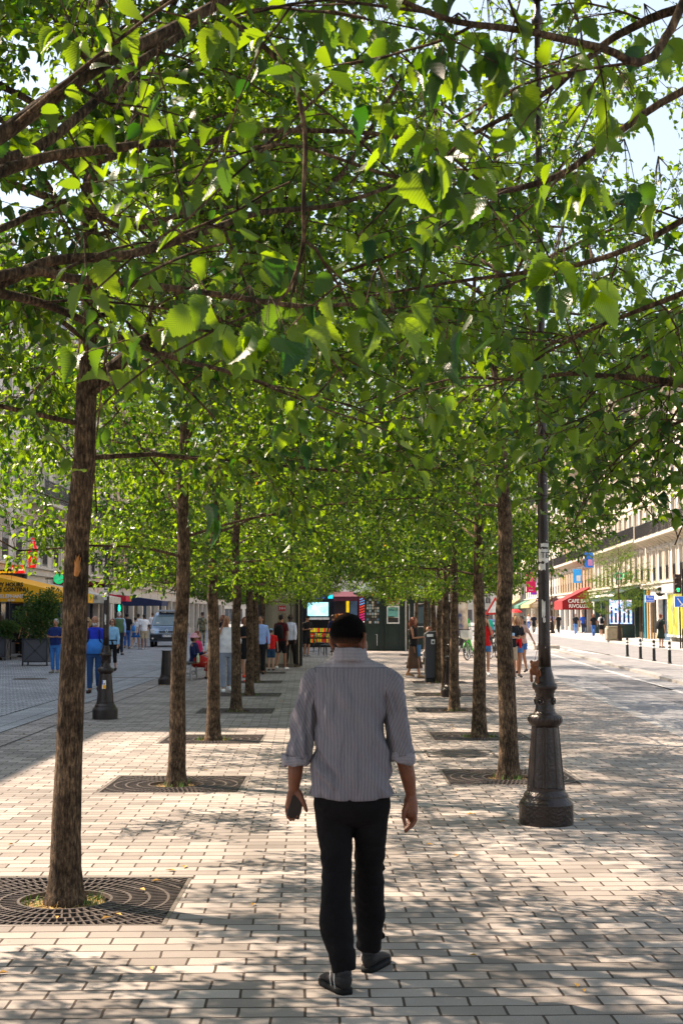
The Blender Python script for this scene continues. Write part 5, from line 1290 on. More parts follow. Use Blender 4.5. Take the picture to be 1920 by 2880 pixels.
q = MB(); q.box((1.10, .1, 2.1), (.38, .08, .8)); q.build('blue_panel', cmat('56789a', .5), ns)
lt = MB()
for k in range(46):
    lt = MB() if k % 12 == 0 else lt; lt.ball((1.45 + .09 * (k % 4), -.12, 1.0 + .035 * k), .028, 6, 5)
    if k % 12 == 11 or k == 45: lt.build('string_lights', cmat(['f8f0e0', 'e8308c', 'f0502c', '30a8e8'][k // 12], .3, emit=.5), ns)
m = MB(); m.box((1.62, .1, 1.8), (.5, .1, 1.9)); m.build('red_panel', cmat('8c1430', .6), ns)
for k in range(14):
    q = MB(); q.ball((.15 + .09 * (k % 7), -.25, 1.55 + .14 * (k // 7)), (.06, .05, .08), 8, 6); q.build('hanging_souvenir', cmat(rr.choice(['c87818', 'e89820', '8a4a14']), .6), ns)
# notice board / column seen between the right trunks
o = thing('advertising_column', (6.0, 70, 0), 'dark green round advertising column between the second and third right trunks', 'column'); m = MB(); m.lathe([(.55, 0), (.55, .4), (.5, .5), (.5, 2.9), (.62, 3.0), (.62, 3.2), (.4, 3.6), (.05, 3.9)], 24); m.build('body', M_KG, o)
m = MB(); m.lathe([(.51, .7), (.51, 2.7)], 24); m.build('poster_drum', screen_mat('column_posters', '#3a4a78', '#b9a890', '#d8cfc0', 1.6, 0.0), o)

# ------------------------------------------------------------ bench under the left trees
p = G(552, 1912); o = thing('park_bench', (p.x - .25, p.y, 0), 'dark slatted bench behind the second left trunk', 'bench', None, R(90))
M_BW = cmat('2a2420', .7)
for k in range(4): m = MB(); m.box((0, -.15 + k * .1, .45), (1.6, .075, .03)); m.build('seat_slat', M_BW, o)
for k in range(3): m = MB(); m.box((0, .24 + k * .02, .58 + k * .12), (1.6, .03, .09)); m.build('back_slat', M_BW, o)
for x in (-.7, .7):
    m = MB(); m.tube([(x, -.2, 0), (x, -.17, .25), (x, -.18, .43), (x, .2, .43), (x, .3, .9)], .022, 6); m.tube([(x, .2, .43), (x, .14, .2), (x, .22, 0)], .022, 6); m.tube([Vector((x, .05 * math.cos(a) - .1, .16 + .05 * math.sin(a))) for a in [i * math.pi / 6 for i in range(13)]], .014, 5); m.build('iron_leg', cmat('9a9a9a', .4), o)

# ------------------------------------------------------------ bicycles and scooters
def ring(mb, c, r, t, n=26, ax='y'):
    pts = [Vector(c) + (Vector((r * math.cos(a), 0, r * math.sin(a))) if ax == 'y' else Vector((0, r * math.cos(a), r * math.sin(a)))) for a in [2 * math.pi * i / n for i in range(n + 1)]]
    mb.tube(pts, t, 6, caps=False)
def bicycle(loc, rz, label, frame, guard, basket=None, group='hire bikes parked beside the tree row'):
    o = thing('bicycle', loc, label, 'bicycle', group, rz); F = cmat(frame, .35); T = cmat('0b0b0c', .6)
    for x in (-.52, .55):
        m = MB(); ring(m, (x, 0, .34), .32, .022); w = m.build('wheel', T, o, smooth=True)
        m = MB(); ring(m, (x, 0, .34), .295, .010)
        for k in range(12): a = k * math.pi / 6; m.tube([(x, 0, .34), (x + .29 * math.cos(a), 0, .34 + .29 * math.sin(a))], .003, 4)
        m.build('rim', cmat('c4c8cc', .25), w)
        m = MB(); m.tube([Vector((x + .37 * math.cos(a), 0, .34 + .37 * math.sin(a))) for a in [R(20 + i * 16) for i in range(9)]], .026, 6, squash=.4); m.build('mudguard', cmat(guard, .4), o, smooth=True)
    m = MB(); m.tube([(-.52, 0, .34), (-.08, 0, .30), (-.20, 0, .86)], .022, 8); m.tube([(-.08, 0, .30), (.10, 0, .42), (.40, 0, .86)], .032, 8); m.tube([(-.52, 0, .34), (-.16, 0, .70)], .016, 8); m.build('frame', F, o, smooth=True)
    m = MB(); m.tube([(.55, 0, .34), (.42, 0, .80), (.38, 0, 1.05)], .022, 8); m.build('fork', F, o, smooth=True)
    m = MB(); m.tube([(.26, -.29, 1.06), (.36, -.2, 1.08), (.38, 0, 1.05), (.36, .2, 1.08), (.26, .29, 1.06)], .014, 7); m.build('handlebar', T, o, smooth=True)
    m = MB(); m.ball((-.22, 0, .92), (.14, .08, .035), 12, 8); m.build('saddle', T, o, smooth=True)
    m = MB(); m.tube([(-.08, -.08, .16), (-.08, -.08, .30), (-.08, .08, .30), (-.08, .08, .44)], .012, 6); m.box((-.08, -.12, .16), (.09, .08, .02)); m.box((-.08, .12, .44), (.09, .08, .02)); m.build('pedals', T, o)
    m = MB(); m.lathe([(.09, -.02), (.09, .02)], 20, M=Matrix.Translation((-.08, -.04, .30)) @ Matrix.Rotation(math.pi / 2, 4, 'X')); m.build('chainring', cmat('8a8e92', .3), o)
    if basket:
        m = MB(); m.prism([(.44, .78), (.78, .86), (.80, 1.14), (.42, 1.12)], 'y', .34, Matrix.Translation((0, -.17, 0))); m.build('basket', cmat(basket, .5), o)
    return o
def gb(px, py): return G(px, py)
bicycle(gb(1330, 1856), R(-120), 'hire bike with bright green mudguards and pale basket, leftmost of the parked bikes', '2fae2a', '3fd83a', 'd8dcd8')
bicycle(gb(1318, 1848), R(-100), 'dark bike with chrome parts just behind the green hire bike', '1b1b20', '2a2a2e')
bicycle(gb(1296, 1842), R(-75), 'black bike nearest the third right trunk', '1b1b20', '30302e', None)
bicycle(gb(1388, 1852), R(-110), 'black bike seen behind the woman in the red top', '20201e', '1e1e20')
bicycle(gb(1400, 1846), R(-95), 'dark blue bike left of the second right trunk', '1e2030', '26262c')
def scooter(loc, rz, label, col):
    o = thing('motor_scooter', loc, label, 'scooter', 'motor scooters parked beside the bikes', rz); T = cmat('0b0b0c', .6)
    for x in (-.6, .62): m = MB(); ring(m, (x, 0, .25), .19, .06); w = m.build('wheel', T, o, smooth=True); m = MB(); m.ball((x, 0, .25), (.13, .04, .13), 12, 8); m.build('hub', cmat('b8bcc0', .3), w)
    m = MB(); m.prism([(-.85, .5), (-.6, .42), (-.3, .38), (-.1, .25), (.25, .25), (.3, .32), (.0, .42), (-.1, .74), (-.8, .72)], 'y', .34, Matrix.Translation((0, -.17, 0))); bevel(m.build('body', cmat(col, .3), o), .05, 3)
    m = MB(); m.prism([(.28, .28), (.42, .35), (.50, .9), (.42, 1.0), (.36, .92)], 'y', .40, Matrix.Translation((0, -.2, 0))); bevel(m.build('leg_shield', cmat(col, .3), o), .04, 3)
    m = MB(); m.tube([(.62, 0, .25), (.52, 0, .62), (.42, 0, 1.0)], .03, 8); m.build('fork', T, o); m = MB(); m.tube([(.3, -.32, 1.08), (.40, 0, 1.04), (.3, .32, 1.08)], .018, 7); m.build('handlebar', T, o)
    m = MB(); m.ball((-.42, 0, .78), (.42, .15, .07), 12, 8); m.build('saddle', T, o, smooth=True); m = MB(); m.ball((.50, 0, .88), (.06, .09, .08), 12, 8); m.build('headlight', W_, o, smooth=True)
    m = MB(); m.box((-.9, 0, .62), (.04, .12, .08)); m.build('tail_light', cmat('d81c1c', .3), o); return o
scooter(gb(1306, 1836), R(-95), 'black motor scooter with red light behind the parked bikes', '18181c'); scooter(gb(1352, 1834), R(-80), 'white motor scooter behind the green hire bike', 'd8d8d8')

# ------------------------------------------------------------ delivery van on the left, car on the right
M_TYRE = cmat('08080a', .7)
def wheel(o, x, y, r=.31):
    m = MB(); M = Matrix.Translation((x, y, r)) @ Matrix.Rotation(math.pi / 2, 4, 'Y'); m.lathe([(r - .06, -.10), (r, -.08), (r, .08), (r - .06, .10)], 24, M=M); w = m.build('wheel', M_TYRE, o); m = MB(); m.lathe([(r - .1, -.105), (r - .1, .105)], 16, M=M); m.build('rim', cmat('8a8e94', .3), w)
def vehicle(loc, rz, label, cat, body, lower, W, L, H, hood, name):
    """front faces local -y"""
    o = thing(name, loc, label, cat, None, rz); Bm = mat(name + '_paint', hexc(body), .22, metal=.35, var=.04, spec=.7); h2 = L / 2
    prof = [(-h2 + .05, .30), (-h2, .42), (-h2 + .02, .74), (-h2 + .10, .86), (-h2 + hood, 1.08), (-h2 + hood + .62, H - .12), (-h2 + hood + 1.0, H), (h2 - .2, H - .02), (h2 - .05, 1.2), (h2, .5), (h2 - .05, .30)]
    def inset(z): return 0 if z < 1.05 else (z - 1.05) / (H - 1.05) * .16
    m = MB(); n = len(prof); vs = []
    for s_ in (-1, 1):
        for y, z in prof: vs.append((s_ * (W / 2 - inset(z)), y, z))
    m.add(vs, [tuple(range(n))[::-1], tuple(range(n, 2 * n))] + [(i, (i + 1) % n, n + (i + 1) % n, n + i) for i in range(n)]); b = m.build('body', Bm, o); bevel(b, .07, 3)
    y0, z0, y1, z1 = -h2 + hood + .04, 1.14, -h2 + hood + .57, H - .18
    nrm = Vector((0, -(z1 - z0), (y1 - y0))).normalized() * .02
    w0, w1 = W / 2 - inset(z0) - .10, W / 2 - inset(z1) - .12
    m = MB(); V = [Vector((-w0, y0, z0)), Vector((w0, y0, z0)), Vector((w1, y1, z1)), Vector((-w1, y1, z1))]; m.add([v + nrm for v in V] + [v - nrm for v in V], [(0, 1, 2, 3), (7, 6, 5, 4), (0, 4, 5, 1), (1, 5, 6, 2), (2, 6, 7, 3), (3, 7, 4, 0)])
    m.build('windscreen', mat('windscreen_glass', (.10, .16, .17), .1, var=.2, scale=2, spec=.9), o)
    m = MB(); 
    for s_ in (-1, 1):
        x = s_ * (W / 2 - .03); m.add([(x + s_ * .015, -h2 + hood + .35, 1.15), (x + s_ * .015, .4, 1.15), (x - s_ * .10, .4, H - .25), (x - s_ * .10, -h2 + hood + .75, H - .25)], [(0, 1, 2, 3)])
    m.build('side_window', M_GLASS, o)
    m = MB(); m.box((0, -h2 - .01, .52), (W - .06, .14, .34)); lo = m.build('bumper', cmat(lower, .5), o); bevel(lo, .05, 2)
    m = MB(); m.box((0, -h2 - .09, .40), (W * .55, .03, .11)); m.build('intake', M_RAIL, lo)
    m = MB(); m.box((0, -h2 - .04, .80), (W * .46, .10, .10)); gr_ = m.build('grille', cmat('14161a', .4), o)
    m = MB(); m.box((0, -h2 - .09, .755), (W * .5, .02, .02)); m.build('chrome_strip', cmat('c8ccd0', .2, ), gr_)
    for s_ in (-1, 1):
        m = MB(); m.prism([(.0, -.10), (.20, -.06), (.26, .12), (.20, .17), (.02, .04)], 'y', .16); M = Matrix.Translation((s_ * (W / 2 - .29), -h2 - .05, .82)) @ Matrix.Scale(s_, 4, (1, 0, 0)); m.v = [tuple(M @ Vector(v)) for v in m.v]; h_ = m.build('headlight', mat('headlight_lens', (.75, .78, .8), .12, var=.15, scale=12, spec=.9), o)
        m = MB(); m.ball((s_ * (W / 2 - .17), -h2 - .10, .46), (.05, .02, .05), 10, 6); m.build('fog_lamp', cmat('e8e4d8', .2), lo)
        m = MB(); m.ball((s_ * (W / 2 + .12), -h2 + hood + .30, 1.18), (.10, .07, .13), 12, 8); m.tube([(s_ * (W / 2 - .03), -h2 + hood + .30, 1.12), (s_ * (W / 2 + .1), -h2 + hood + .30, 1.15)], .03, 6); m.build('wing_mirror', M_RAIL, o, smooth=True)
        for y in (-h2 + .72, h2 - .75): wheel(o, s_ * (W / 2 - .10), y)
    m = MB(); m.box((0, -h2 - .095, .60), (.52, .02, .12)); p_ = m.build('number_plate', W_, lo); text('lettering', 'CX-797-WL', .105, M_RAIL, p_, (.02, -h2 - .108, .60), FWD, depth=.002)
    m = MB(); m.box((-.235, -h2 - .107, .60), (.045, .004, .115)); m.build('blue_strip', cmat('1c48b0', .5), p_)
    return o
vp = G(462, 1820); van = vehicle((vp.x, vp.y + 2.0, 0), R(4), 'small silver blue delivery van with dark bumper facing us in the left street', 'van', '8fa3b8', '14161c', 1.82, 4.2, 1.84, .85, 'delivery_van')
m = MB(); m.box((0, -.3, 1.93), (1.1, .9, .10)); bevel(m.build('roof_rack', cmat('9aa4ae', .4), van), .03)
m = MB(); m.tube([Vector(v) for v in ((0, -2.2, .96), (.07, -2.2, .86), (0, -2.2, .76), (-.07, -2.2, .86), (0, -2.2, .96))], .016, 6); m.build('diamond_badge', cmat('e4e8ec', .15), van)
m = MB(); m.box((-.55, -1.12, 1.26), (.16, .01, .12), Matrix.Identity(4)); m.build('windscreen_notice', W_, van)
m = MB(); m.tube([(.1, -.6, 1.84), (.1, -.55, 2.15)], .008, 5); m.build('aerial', M_RAIL, van)
cp = G(1384, 1808); vehicle((cp.x + .3, cp.y + 2, -.05), R(-8), 'dark blue car on the road behind the woman in the red top', 'car', '2a3a66', '101218', 1.75, 4.2, 1.5, 1.1, 'parked_car')
# pedestrian light on the left wall side
o = thing('pedestrian_light', P(336, 1711, 75), 'small black pedestrian signal showing a green figure above the crowd', 'signal'); m = MB(); m.box((0, 0, 0), (.34, .25, .5)); m.build('housing', M_RAIL, o)
m = MB(); m.box((.02, -.135, -.02), (.10, .02, .24)); m.ball((.02, -.135, .14), (.045, .015, .05), 8, 6); m.build('green_figure', cmat('12e0a0', .3, emit=2.5), o); m = MB(); m.lathe([(.05, -2.05), (.05, -.25)], 10, (-.2, .1, 0)); m.build('post', M_RAIL, o)
# young tree on the far pavement with a guard round its foot
v = VAR[1]; ft = thing('street_tree', (17.4, 85, .08), 'young tree with a dark foot on the far pavement in front of the red awning', 'tree', None, 1.0); ft.scale = (.72, .72, .78); link('trunk', v[0], ft); link('crown', v[1], ft)
m = MB(); m.lathe([(.22, 0), (.17, 1.2)], 12); m.build('guard', cmat('2a1c16', .7), ft)
# ------------------------------------------------------------ people
from mathutils import noise as mnoise
SKIN = {k: mat('skin_' + k, c, .55, var=.10, scale=12, bump=.15, bscale=90) for k, c in
        {'pale': (.55, .30, .19), 'tan': (.42, .20, .11), 'brown': (.20, .085, .045), 'deep': (.075, .035, .022)}.items()}
HAIR = {k: mat('hair_' + k, c, .6, var=.35, scale=25, bump=.6, bscale=120, stretch=(1, 1, .25)) for k, c in
        {'black': (.010, .008, .008), 'brown': (.06, .028, .014), 'grey': (.42, .40, .38), 'blonde': (.45, .28, .12), 'auburn': (.20, .05, .02), 'white': (.70, .68, .64)}.items()}
def cloth(h): return mat('cloth_' + h, hexc(h), .9, var=.14, scale=9, bump=.5, bscale=22)
def bake(o):
    """replace the object's mesh by its evaluated one (modifiers applied)"""
    me = evaluated_mesh(o); o.modifiers.clear(); o.data = me; return o
def hand(mb, wrist, elbow, fwd, side, curl=.6):
    """palm, four bent fingers of unequal length and a thumb, hanging on from the forearm"""
    w_ = Vector(wrist); d = (w_ - Vector(elbow)).normalized(); f = Vector(fwd); f = (f - d * f.dot(d)).normalized(); s_ = d.cross(f) * side
    c = w_ + d * .045; rot = Matrix((f, s_, d)).transposed()
    mb.tube([w_ - d * .02, w_ + d * .02, c + d * .03], [.026, .034, .034], 10, squash=.6, round_=True)
    for k, L_ in enumerate((.070, .080, .074, .058)):
        b = c + d * .03 + f * (.027 - .018 * k); q = b + d * L_ * .45 - s_ * .004; t = q + (d * (1 - curl) - s_ * curl).normalized() * L_ * .55
        mb.tube([b, q, t], [.0095, .009, .0075], 7, round_=True)
    b = w_ + d * .02 + f * .025; mb.tube([b, b + (d + f * .8).normalized() * .035, b + (d * 1.2 + f * .35 - s_ * .3).normalized() * .068], [.012, .0105, .008], 7, round_=True)
def torso_rings(fem, w_=1.0, z0=.90, belly=0.0, ease=1.0, lean=0.0):
    sh, wa, hp = (.165, .118, .165) if fem else (.195, .148, .155)
    R_ = [(.90, hp, .115), (.98, hp * .98, .118), (1.08, wa, .105 + belly), (1.20, wa * 1.08, .112 + belly * .6), (1.30, sh * .86, .115), (1.38, sh * .95, .105), (1.43, sh * .93, .085), (1.465, sh * .66, .065), (1.49, .075, .055)]
    out = []
    for z, rx, ry in R_:
        if z < z0 - .001: continue
        out.append(((0, lean * (z - .9), z), rx * ease * w_, ry * ease * w_, 0, .88))
    return out
def person(loc, rz, H, label, top='ffffff', sleeve='short', bottom='trousers', bcol='1c2a4a', hair='short', hcol='black', skin='tan', shoes='202020', fem=False, pose='walk', stride=.16, arms=None,
           voxel=.012, group=None, w_=1.0, belly=0.0, bag=None, hat=None, lean=0.0, beard=None, face=False, dress_len=.52, tz=.90, apron=None, glasses=False, headturn=0.0):
    k = H / 1.75; o = thing('person', loc, label, 'person', group, rz); o.scale = (k, k, k)
    sit = pose == 'sit'; dz = -.47 if sit else 0.0
    sx = (-1, 1); hipz = .93
    legs = {}
    for s_ in sx:
        st_ = stride * s_ * (1 if pose == 'walk' else .0); hip = Vector((s_ * .09 * w_, 0, hipz))
        if sit: kn = Vector((s_ * .11, .42, .93)); an = Vector((s_ * .12, .40 + .06 * s_, .93 - .40)); toe = an + Vector((s_ * .02, .16, -.05))
        else:
            an = Vector((s_ * .085, st_ * 1.05, .085 + (.05 if st_ < -.05 else 0))); kn = Vector((s_ * .09, st_ * .5 + .035 + (.05 if st_ < -.05 else 0), .505))
            toe = an + Vector((s_ * .025, .15, -.045 - (.035 if st_ < -.05 else 0)))
        legs[s_] = (hip, kn, an, toe)
    sh = {s_: Vector((s_ * (.155 if fem else .185) * w_, lean * .52, 1.415)) for s_ in sx}
    am = {}
    for s_ in sx:
        A = (arms or {}).get(s_)
        if A is None:
            sw = -stride * s_ * .75 if pose == 'walk' else 0
            el = sh[s_] + Vector((s_ * .055, sw * .55, -.285)); wr = el + Vector((s_ * .01, sw * .8 + .05, -.245))
        elif A == 'phone': el = sh[s_] + Vector((s_ * .06, .12, -.24)); wr = Vector((s_ * .10, .14, 1.54))
        elif A == 'front': el = sh[s_] + Vector((s_ * .04, .05, -.27)); wr = Vector((s_ * .05, .27, 1.17))
        elif A == 'crossed': el = sh[s_] + Vector((s_ * .05, .06, -.26)); wr = Vector((-s_ * .08, .19 + .02 * s_, 1.17))
        elif A == 'hip': el = sh[s_] + Vector((s_ * .13, -.05, -.26)); wr = Vector((s_ * .17, .08, .98))
        elif A == 'up': el = sh[s_] + Vector((s_ * .10, .10, -.12)); wr = Vector((s_ * .10, .20, 1.60))
        elif A == 'out': el = sh[s_] + Vector((s_ * .14, .0, -.24)); wr = el + Vector((s_ * .15, .08, -.20))
        elif A == 'lap': el = sh[s_] + Vector((s_ * .05, .06, -.28)); wr = Vector((s_ * .07, .30, 1.06))
        elif A == 'read': el = sh[s_] + Vector((s_ * .05, .08, -.27)); wr = Vector((s_ * .07, .32, 1.22))
        else: el, wr = Vector(A[0]), Vector(A[1])
        am[s_] = (sh[s_], el, wr)
    hy = lean * .75 + (.02 if not sit else 0)
    Mz = Matrix.Translation((0, 0, dz))
    # body: one continuous surface
    b = MB(); hc = Vector((0, hy, 1.635)); HR = Matrix.Rotation(headturn, 4, 'Z')
    def hp_(x, y, z): v = HR @ Vector((x, y, z)); return hc + v
    b.ball(hc + Vector((0, -.005, .015)), (.074, .093, .098), 14, 10); b.ball(hp_(0, .02, -.045), (.056, .070, .068), 12, 9)
    b.tube([hp_(0, .088, .015), hp_(0, .107, -.022)], [.008, .014], 6, round_=True)
    for s_ in sx: b.ball(hp_(s_ * .076, -.005, -.005), (.012, .018, .03), 8, 6)
    b.tube([(0, lean * .55, 1.42), hc + Vector((0, -.02, -.05))], [.056, .052], 12)
    b.loft([(Vector(r[0]), r[1] * .86, r[2] * .86, 0, .9) for r in torso_rings(fem, w_, .90, belly, 1, lean)], 18)
    b.ball((0, 0, .90), (.14 * w_, .10, .10), 14, 8)
    for s_ in sx:
        hip, kn, an, toe = legs[s_]; b.tube([hip, hip.lerp(kn, .5), kn, kn.lerp(an, .35) - Vector((0, .012, 0)), an], [.082, .068, .050, .050, .034], 12, round_=True)
        b.tube([an + Vector((0, -.03, -.03)), toe], [.034, .026], 8, round_=True)
        s0, el, wr = am[s_]; b.tube([s0, el, wr], [.043, .035, .024], 10, round_=True); hand(b, wr, el, (-s_ * .3, 1, 0) if not sit else (0, 1, 0.2), s_)
    bo = b.build('body', SKIN[skin], o, smooth=True); bo.location = (0, 0, dz); remesh(bo, voxel, 1); bake(bo)
    # top
    if top:
        t = MB(); low = tz; rg = torso_rings(fem, w_, low, belly, 1.10, lean); t.loft(rg, 22)
        for s_ in sx:
            s0, el, wr = am[s_]; s0 = s0 + Vector((-s_ * .02, 0, 0))
            if sleeve == 'short': t.tube([s0, s0.lerp(el, .35), s0.lerp(el, .72)], [.060, .060, .058], 12, round_=False)
            elif sleeve == 'long': t.tube([s0, el, el.lerp(wr, .92)], [.060, .050, .037], 12)
            elif sleeve == 'half': t.tube([s0, el, el.lerp(wr, .3)], [.060, .052, .050], 12)
            t.ball(s0, (.058, .056, .056), 10, 7)
        to = t.build('shirt', cloth(top), o, smooth=True); to.location = (0, 0, dz); remesh(to, voxel * 1.05, 1); bake(to)
    # bottom
    m = MB(); bc = cloth(bcol)
    if bottom in ('trousers', 'shorts', 'capri'):
        cut = {'trousers': .93, 'shorts': None, 'capri': .55}[bottom]
        m.loft([((0, 0, .80), .150 * w_, .112), ((0, 0, .90), .168 * w_ * (1.02 if fem else .98), .125), ((0, 0, 1.02), .150 * w_, .115 + belly * .7)], 18)
        for s_ in sx:
            hip, kn, an, toe = legs[s_]
            if cut is None: m.tube([hip, hip.lerp(kn, .5), hip.lerp(kn, .92 if not fem else .42)], [.098, .094, .088], 12)
            else: m.tube([hip, hip.lerp(kn, .5), kn, kn.lerp(an, .5), kn.lerp(an, cut)], [.098, .083, .068, .064, .056], 12)
        mo = m.build(bottom if bottom != 'capri' else 'trousers', bc, o, smooth=True)
    elif bottom == 'skirt':
        l = dress_len; m.loft([((0, 0, 1.04), .125, .10), ((0, 0, .93), .165, .12), ((0, .02, .93 - l * .5), .20, .17), ((0, .02, .93 - l), .245, .22)], 28, fn=lambda p, a, j: Vector((p.x * (1 + .05 * j * math.sin(a * 9)), p.y * (1 + .05 * j * math.sin(a * 9)), p.z)))
        if sit: m = MB(); m.tube([(0, 0, .95), (0, .25, .95), (0, .46, .88), (0, .47, .70)], [.17, .17, .16, .17], 16)
        mo = m.build('skirt', bc, o, smooth=True)
    elif bottom == 'dress':
        m.loft([((0, 0, 1.10), .128, .11), ((0, 0, .93), .172, .13), ((0, 0, .93 - dress_len), .215, .19)], 24, fn=lambda p, a, j: Vector((p.x * (1 + .04 * j * math.sin(a * 7)), p.y * (1 + .04 * j * math.sin(a * 7)), p.z))); mo = m.build('dress', bc, o, smooth=True)
    mo.location = (0, 0, dz)
    if bottom in ('trousers', 'shorts', 'capri'): remesh(mo, voxel * 1.05, 1); bake(mo)
    # shoes
    for s_ in sx:
        hip, kn, an, toe = legs[s_]; m = MB(); d = (toe - an); d.z = 0; d.normalize()
        m.tube([an + Vector((0, -.035, -.045)), an + Vector((0, .04, -.04)), toe + d * .015 + Vector((0, 0, -.005))], [.040, .042, .032], 10, round_=True, squash=1.0)
        so = m.build('shoe', cloth(shoes), o, smooth=True); so.location = (0, 0, dz)
    # hair or hat
    hm = HAIR[hcol]; m = MB()
    if hair in ('short', 'long', 'bun', 'bob'):
        m.ball(hp_(0, -.018, .030), (.083, .095, .094), 16, 10)
        for s_ in sx: m.ball(hp_(s_ * .064, -.03, .0), (.018, .05, .05), 8, 6)
        m.ball(hp_(0, -.065, -.02), (.06, .035, .06), 10, 8)
        if hair == 'long': m.tube([hp_(0, -.07, .03), hp_(0, -.09, -.08), hp_(0, -.085, -.22), hp_(0, -.08, -.30)], [.075, .085, .08, .05], 12, round_=True); [m.tube([hp_(s_ * .072, .0, .03), hp_(s_ * .085, .02, -.08), hp_(s_ * .085, .05, -.24)], [.025, .030, .018], 8, round_=True) for s_ in sx]
        if hair == 'bob': [m.tube([hp_(s_ * .07, -.01, .04), hp_(s_ * .086, -.01, -.04), hp_(s_ * .075, -.01, -.09)], [.03, .034, .02], 8, round_=True) for s_ in sx]; m.ball(hp_(0, -.06, -.04), (.08, .05, .08), 12, 8)
        if hair == 'bun': m.ball(hp_(0, -.10, .09), (.038, .038, .038), 10, 8)
    elif hair == 'balding': m.ball(hp_(0, -.075, -.0), (.07, .03, .05), 12, 8); [m.ball(hp_(s_ * .072, -.02, .0), (.012, .045, .03), 8, 6) for s_ in sx]
    if m.v: ho = m.build('hair', hm, o, smooth=True); ho.location = (0, 0, dz); remesh(ho, voxel, 1); bake(ho)
    if beard: m = MB(); m.ball(hp_(0, .045, -.075), (.052, .052, .045), 12, 8); q = m.build('beard', HAIR[beard], o, smooth=True); q.location = (0, 0, dz)
    if hat:
        kind, hh = hat; m = MB(); M = Matrix.Translation(hc + Vector((0, -.005, .055)))
        if kind == 'cap': m.ball((0, 0, .0), (.088, .105, .075), 16, 10, M); m.tube([(0, .08, .0), (0, .165, -.012)], [.062, .05], 10, squash=.12, M=M)
        else: m.lathe([(.16, -.06), (.155, -.045), (.10, .0), (.088, .055), (.06, .075), (.01, .08)], 24, M=M)
        q = m.build('cap' if kind == 'cap' else 'hat', cloth(hh), o, smooth=True); q.location = (0, 0, dz)
    if face:
        m = MB()
        for s_ in sx: m.ball(hp_(s_ * .031, .077, .012), (.013, .008, .006), 8, 6)
        q = m.build('eyes', M_RAIL, o, smooth=True); q.location = (0, 0, dz); m = MB(); m.ball(hp_(0, .089, -.062), (.022, .006, .006), 8, 6); q = m.build('mouth', cmat('7a2c24', .5), o, smooth=True); q.location = (0, 0, dz)
        if glasses:
            m = MB(); [m.ball(hp_(s_ * .034, .092, .010), (.027, .008, .02), 10, 7) for s_ in sx]; m.tube([hp_(-.08, .0, .02), hp_(-.06, .09, .018), hp_(.06, .09, .018), hp_(.08, .0, .02)], .004, 5); q = m.build('sunglasses', M_RAIL, o, smooth=True); q.location = (0, 0, dz)
    return o
def onperson(p, name, label, cat, mb_parts, group=None):
    """a bag or tool carried by a person: its own thing standing where the person stands"""
    o = thing(name, p.location, label, cat, group, p.rotation_euler.z); o.scale = p.scale
    for nm, mb, m in mb_parts: mb.build(nm, m, o, smooth=True)
    return o
def backpack(p, hx, label, s=1.0):
    a = MB(); a.loft([((0, -.18, .98), .13 * s, .07, 0, .7), ((0, -.20, 1.05), .145 * s, .095, 0, .7), ((0, -.20, 1.30), .135 * s, .085, 0, .7), ((0, -.17, 1.42), .09 * s, .05, 0, .8)], 18)
    b = MB()
    for s_ in (-1, 1): b.tube([(s_ * .09, -.11, 1.42), (s_ * .11, .0, 1.50), (s_ * .115, .14, 1.38), (s_ * .13, .15, 1.2), (s_ * .19, .02, 1.08), (s_ * .16, -.12, 1.04)], .018, 6, squash=.5)
    return onperson(p, 'backpack', label, 'backpack', [('pack', a, cloth(hx)), ('straps', b, cloth('15151a'))])
def handbag(p, hx, label, side=1, z=.95, r=.12, strap=True, y=-.02, x=.26):
    a = MB(); a.loft([((side * x, y, z - r), r * .9, .045, 0, .7), ((side * x, y, z - r * .5), r, .06, 0, .7), ((side * x, y, z + r * .7), r * .8, .045, 0, .7)], 16)
    pr = [('bag', a, cloth(hx))]
    if strap: b = MB(); b.tube([(side * (x - .03), y, z + r * .6), (side * .17, y, 1.30), (side * .13, y, 1.475), (side * .16, y - .10, 1.3), (side * (x - .02), y, z + r * .6)], .009, 5); pr.append(('strap', b, cloth(hx)))
    return onperson(p, 'shoulder_bag', label, 'bag', pr)
PI = math.pi
def stand(px, py, top_py=None, H=None):
    """ground point under a pair of feet and the height a head top there gives"""
    g = G(px, py); return g
# --- left street
p = person(G(265, 1949), PI + .05, 1.70, 'bald white bearded man in a two tone blue T-shirt walking towards us', '1a2fb0', 'short', 'trousers', '1d3f6b', 'balding', 'white', 'tan', '3a2218', stride=.10, voxel=.010, beard='white', face=True, w_=1.08, belly=.02)
m = MB(); m.loft([((0, 0, .89), .205, .152, 0, .88), ((0, 0, 1.08), .190, .150, 0, .88), ((0, 0, 1.22), .202, .148, 0, .88)], 24); m.build('light_blue_half', cloth('3d84dc'), p, smooth=True)
backpack(p, '16161c', 'black backpack on the shoulders of the bearded man in blue')
p = person(Vector((G(250, 1938).x, 31.3, 0)), PI, 1.66, 'blonde woman in sunglasses half hidden behind the thick front-left trunk', 'b8b4ae', 'short', 'trousers', '8a8a84', 'bob', 'blonde', 'pale', 'cccccc', True, voxel=.011, face=True, glasses=True)
p = person(G(316, 1889), PI - .1, 1.60, 'woman in sunglasses, light blue checked shirt and black jacket round her waist', '8fbfe0', 'long', 'capri', '101014', 'bob', 'auburn', 'pale', '201818', True, stride=.10, voxel=.011, face=True, glasses=True, w_=1.05)
